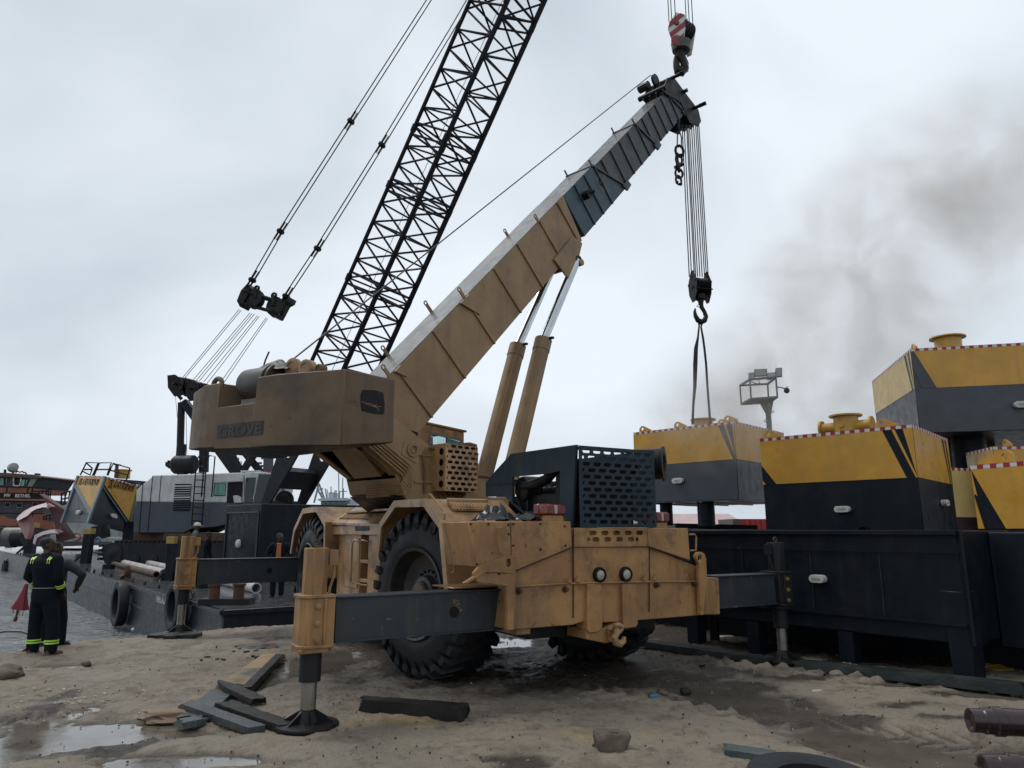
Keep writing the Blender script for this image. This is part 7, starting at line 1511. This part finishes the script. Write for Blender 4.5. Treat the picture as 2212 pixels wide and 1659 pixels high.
rock('rock', g1(20, 500), .17, (1.4, 1, .62), rockm, 'flat brown stone cut by the left edge', 6)
rock('rock', g1(650, 392), .055, (1.1, .9, .7), rockm, 'small dark stone on open sand right of the coverall man', 7)
rock('mud_clod', g1(1230, 805), .13, (1.9, 1.1, .42), M('pale_mud', (.22, .15, .09), .7, dirt=((.10, .065, .04), .8), bump=1, bscale=15), 'crumbly tan mud clod left of the crossed timbers', 8, 'mud clod', amp=.6)
rock('mud_clod', g1(1520, 668), .09, (2.0, 1.1, .35), M('pale_mud', (.22, .15, .09), .7), 'small tan mud clod beside the grey green plank', 9, 'mud clod', amp=.6)
rock('mud_clod', onz(*kz(400, 1385)), .10, (1.5, 1, .5), M('pale_mud', (.22, .15, .09), .7), 'tan mud clod heaped on the near left jack foot', 10, 'mud clod', amp=.5)
# stuff: pale chips and grit scattered over the sand
rng = random.Random(5)
def scatter(name, n, gen, size, mat, lab, thick=.006):
    m = MB()
    for i in range(n):
        x, y = gen(); p = onz(x, y); z = float(height(np.array([[p.x]]), np.array([[p.y]]))[0, 0])
        if z < PZ: z = PZ
        s = size*rng.uniform(.4, 1.3); a = rng.uniform(0, 6.28); k_ = rng.choice((3, 4, 5)); tl = Vector((rng.uniform(-.2, .2), rng.uniform(-.2, .2), 1)).normalized()
        c = Vector((p.x, p.y, z+thick*.6)); pts = []
        for q in range(k_): t = a+2*pi*q/k_+rng.uniform(-.3, .3); d = Vector((cos(t), sin(t)*.45, 0)); d -= tl*d.dot(tl); pts.append(c+d*s*rng.uniform(.6, 1))
        m.prism(pts, tl*thick*rng.uniform(.6, 2.2))
    o = m.build(name, mat, smooth=False); kind(o, 'stuff'); o['label'] = lab; o['category'] = 'debris'; return o
def near_mud():
    while True:
        x, y = kG(rng.gauss(600, 290), rng.gauss(680, 75))
        if 5 < x < 620 and y > 1400: return x, y
scatter('paint_chips', 95, near_mud, .026, M('cream_chips', (.5, .44, .34), .5), 'pale cream chips scattered over the sand at lower left')
def anyw():
    while True:
        x, y = rng.uniform(0, 2212), 1380+280*rng.random()**.8
        if onz(x, y).y < 13.5: return x, y
scatter('dark_grit', 300, anyw, .012, M('brown_grit', (.06, .045, .03), .7), 'small dark wood splinters and grit scattered over the wet sand', .008)
scatter('pale_grit', 200, anyw, .011, M('pale_grit_mat', (.42, .36, .28), .7), 'small pale shell bits scattered over the wet sand', .006)
def bark():
    return kG(rng.uniform(1500, 2000), rng.uniform(250, 400)) if rng.random() < .5 else kq(rng.uniform(560, 1600), rng.uniform(200, 420))
scatter('bark_scraps', 24, bark, .05, wood, 'thin dark bark scraps lying near the outrigger feet', .014)
# little litter
m = MB(); p = kqz(615, 485); m.prism([p+Vector(v) for v in ((-.05, -.02, .01), (.03, -.03, .02), (.06, .02, .03), (-.03, .03, .02))], (0, 0, .02)); tag(m.build('blue_scrap', M('blue_plastic', (.10, .25, .38), .4), None, loc=p), 'tiny light blue plastic scrap in the wheel rut', 'scrap')
m = MB(); p = kqz(1320, 462); m.obox(p+UP*.02, (.06, .01, 0), (0, .03, 0), (0, 0, .018)); tag(m.build('white_scrap', M('cream_chips', (.5, .44, .34)), None, loc=p, bevel=.008), 'small white scrap on the mud in front of the far right jack', 'scrap')
m = MB(); a, b_ = kqz(58, 548), kqz(165, 560); m.bar(a+UP*.012, b_+UP*.012, .02, .008); tag(m.build('white_stick', M('cream_chips', (.5, .44, .34)), None, loc=a), 'thin white strip lying on the sand left of the square rock', 'stick')
m = MB()
for i in range(5): p = kqz(2040+18*i, 348+6*i); m.bar(p+Vector((-.1, 0, .03)), p+Vector((.14, -.03, .05)), .05, .02)
tag(m.build('yellow_scrap', M('yellow_cloth', (.45, .26, .02), .7, dirt=((.12, .07, .02), .7)), None, loc=kqz(2075, 360)), 'crumpled yellow strips in the shade at the right edge', 'scrap')
m = MB(); p = kqz(925, 228); m.obox(p+UP*.03, (.13, 0, 0), (0, .05, 0), (0, 0, .03)); tag(m.build('white_slab', wht, None, loc=p, bevel=.02), 'small white slab on the mud behind the tan bumper at right', 'slab')
# pads under the far left jack
b0 = C.w(-3.42, 6.95, 0)
for i, (dx, dy, lab) in enumerate(((-.17, -.25, 'black wooden pad under the left half of the far left jack foot'), (.22, -.22, 'black wooden pad under the right half of the far left jack foot'), (.05, -.42, 'small dark stone block in front of the far left jack pads'))):
    c = b0+Vector((dx, dy, .03)); m = MB(); s = (.19, .19, .11)[i]; m.obox(c, (s, 0, 0), (0, .17 if i < 2 else .08, 0), (0, 0, .045)); tag(m.build('jack_pad', wood, None, loc=c, bevel=.012), lab, 'pad', 'pads under the far left jack')
# drill pipes bottom right
for i, (a, b_, r, lab) in enumerate(((C.w(0, 0, 0), 0, .095, 'brown black steel pipe with stepped end at the lower right corner'), (0, 0, .09, 'second dark pipe below the stepped pipe at the right bottom corner'))):
    px = (1995, 655) if i == 0 else (2040, 770); p = onz(kq(*px)[0], kq(*px)[1]+35); p.z = r+.16*(i == 0); d = Vector((1, -.12, -.02))
    m = MB(); m.lathe(p, d, [(.02, r*.5), (0, r*.78), (0, r*.95), (.09, r*.97), (.10, r*1.05), (.17, r*1.05), (.18, r*1.18), (.24, r*1.18), (.25, r*1.08), (3, r*1.08)], 28); tag(m.build('steel_pipe', pipeb, None, loc=p), lab, 'pipe', 'dark pipes at the lower right corner')
m = MB(); p = onz(2150, 1655); m.obox(p+Vector((.5, 0, .0)), (.6, 0, 0), (0, .07, 0), (0, 0, .06)); tag(m.build('pipe_rest', wood, None, loc=p, bevel=.01), 'dark timber under the steel pipes in the lower right corner', 'timber')
# hose at the left edge
m = MB(); pts = [(-20, 1372, .25), (10, 1364, .30), (45, 1364, .22), (70, 1372, .12)]
zpt = lambda x, y, z: onz(x, y, z)
m.pipe([onp(*p_[:2], onz(40, 1395), Vector((0, 1, 0))) for p_ in pts], .016, 7); tag(m.build('air_hose', M('grey_brown_hose', (.05, .042, .036), .5), None, loc=onz(20, 1395)), 'short black hose end entering from the left edge at knee height', 'hose'); m = MB()
m.pipe([onp(*p_, onz(60, 1412), Vector((0, 1, 0))) for p_ in ((-20, 1445), (20, 1425), (60, 1400), (85, 1388), (105, 1390), (112, 1405), (104, 1420), (95, 1424))], .018, 7)
m.pipe([zpt(*p_, .02) for p_ in ((-20, 1432), (30, 1422), (60, 1414), (85, 1412), (95, 1418))], .018, 7)
tag(m.build('air_hose', M('grey_brown_hose', (.05, .042, .036), .5), None, loc=onz(60, 1412)), 'grey rubber hose looping around the feet of the coverall man', 'hose')
m = MB(); m.sphere(ony(*crop(0, 1650, .5425)(918, 1312), 20), .05, 8); tag(m.build('floating_bottle', wht, None, loc=ony(*crop(0, 1650, .5425)(918, 1312), 20)), 'tiny white float bobbing on the water left of the far jack', 'float')
# ------------------------------------------------------------ drifting smoke
def smoke(name, c, r, dens, lab, col=(.70, .63, .56), seed=0, ns=.35):
    bm = bmesh.new(); bmesh.ops.create_icosphere(bm, subdivisions=3, radius=1); me = bpy.data.meshes.new(name); bm.to_mesh(me); bm.free()
    o = bpy.data.objects.new(name, me); COL.objects.link(o); o.location = c; o.scale = r
    mt = bpy.data.materials.new(name+'_volume'); mt.use_nodes = True; t = mt.node_tree; t.nodes.clear(); ou = N(t, 'ShaderNodeOutputMaterial'); v = N(t, 'ShaderNodeVolumePrincipled'); v.inputs['Color'].default_value = (*col, 1); v.inputs['Anisotropy'].default_value = .2
    tc = N(t, 'ShaderNodeTexCoord'); n_ = N(t, 'ShaderNodeTexNoise'); n_.inputs['Scale'].default_value = ns; n_.inputs['Detail'].default_value = 4; n_.inputs['Roughness'].default_value = .6; n_.inputs['Distortion'].default_value = .5
    geo = N(t, 'ShaderNodeNewGeometry'); mp_ = N(t, 'ShaderNodeMapping'); mp_.inputs['Location'].default_value = (seed, seed*.5, 0); t.links.new(geo.outputs['Position'], mp_.inputs[0]); t.links.new(mp_.outputs[0], n_.inputs[0])
    ln = N(t, 'ShaderNodeVectorMath', operation='LENGTH'); t.links.new(tc.outputs['Object'], ln.inputs[0]); f = N(t, 'ShaderNodeMapRange'); f.inputs[1].default_value = 1.0; f.inputs[2].default_value = .25; t.links.new(ln.outputs['Value'], f.inputs[0])
    q = N(t, 'ShaderNodeMapRange'); q.inputs[1].default_value = .42; q.inputs[2].default_value = .66; t.links.new(n_.outputs[0], q.inputs[0])
    a = N(t, 'ShaderNodeMath', operation='MULTIPLY'); t.links.new(f.outputs[0], a.inputs[0]); t.links.new(q.outputs[0], a.inputs[1]); b = N(t, 'ShaderNodeMath', operation='MULTIPLY'); t.links.new(a.outputs[0], b.inputs[0]); b.inputs[1].default_value = dens
    t.links.new(b.outputs[0], v.inputs['Density']); t.links.new(v.outputs[0], ou.inputs['Volume']); me.materials.append(mt)
    kind(o, 'stuff'); o['label'] = lab; o['category'] = 'smoke'; return o
c = ony(1960, 520, 30); s1 = smoke('smoke', c, (12.5, 4.5, 6), .34, 'brownish grey smoke plume drifting across the sky at right', ns=.28); s1.rotation_euler = (0, radians(-38), 0)
c = ony(1560, 905, 15.4); smoke('smoke', c, (1.9, .7, 1.35), .9, 'thin brown smoke curling in front of the slung pontoon', seed=3, ns=1.1)
c = ony(1760, 880, 26); s2 = smoke('smoke', c, (7, 3, 4.6), .42, 'grey smoke rising behind the floodlight mast', seed=8, ns=.4)
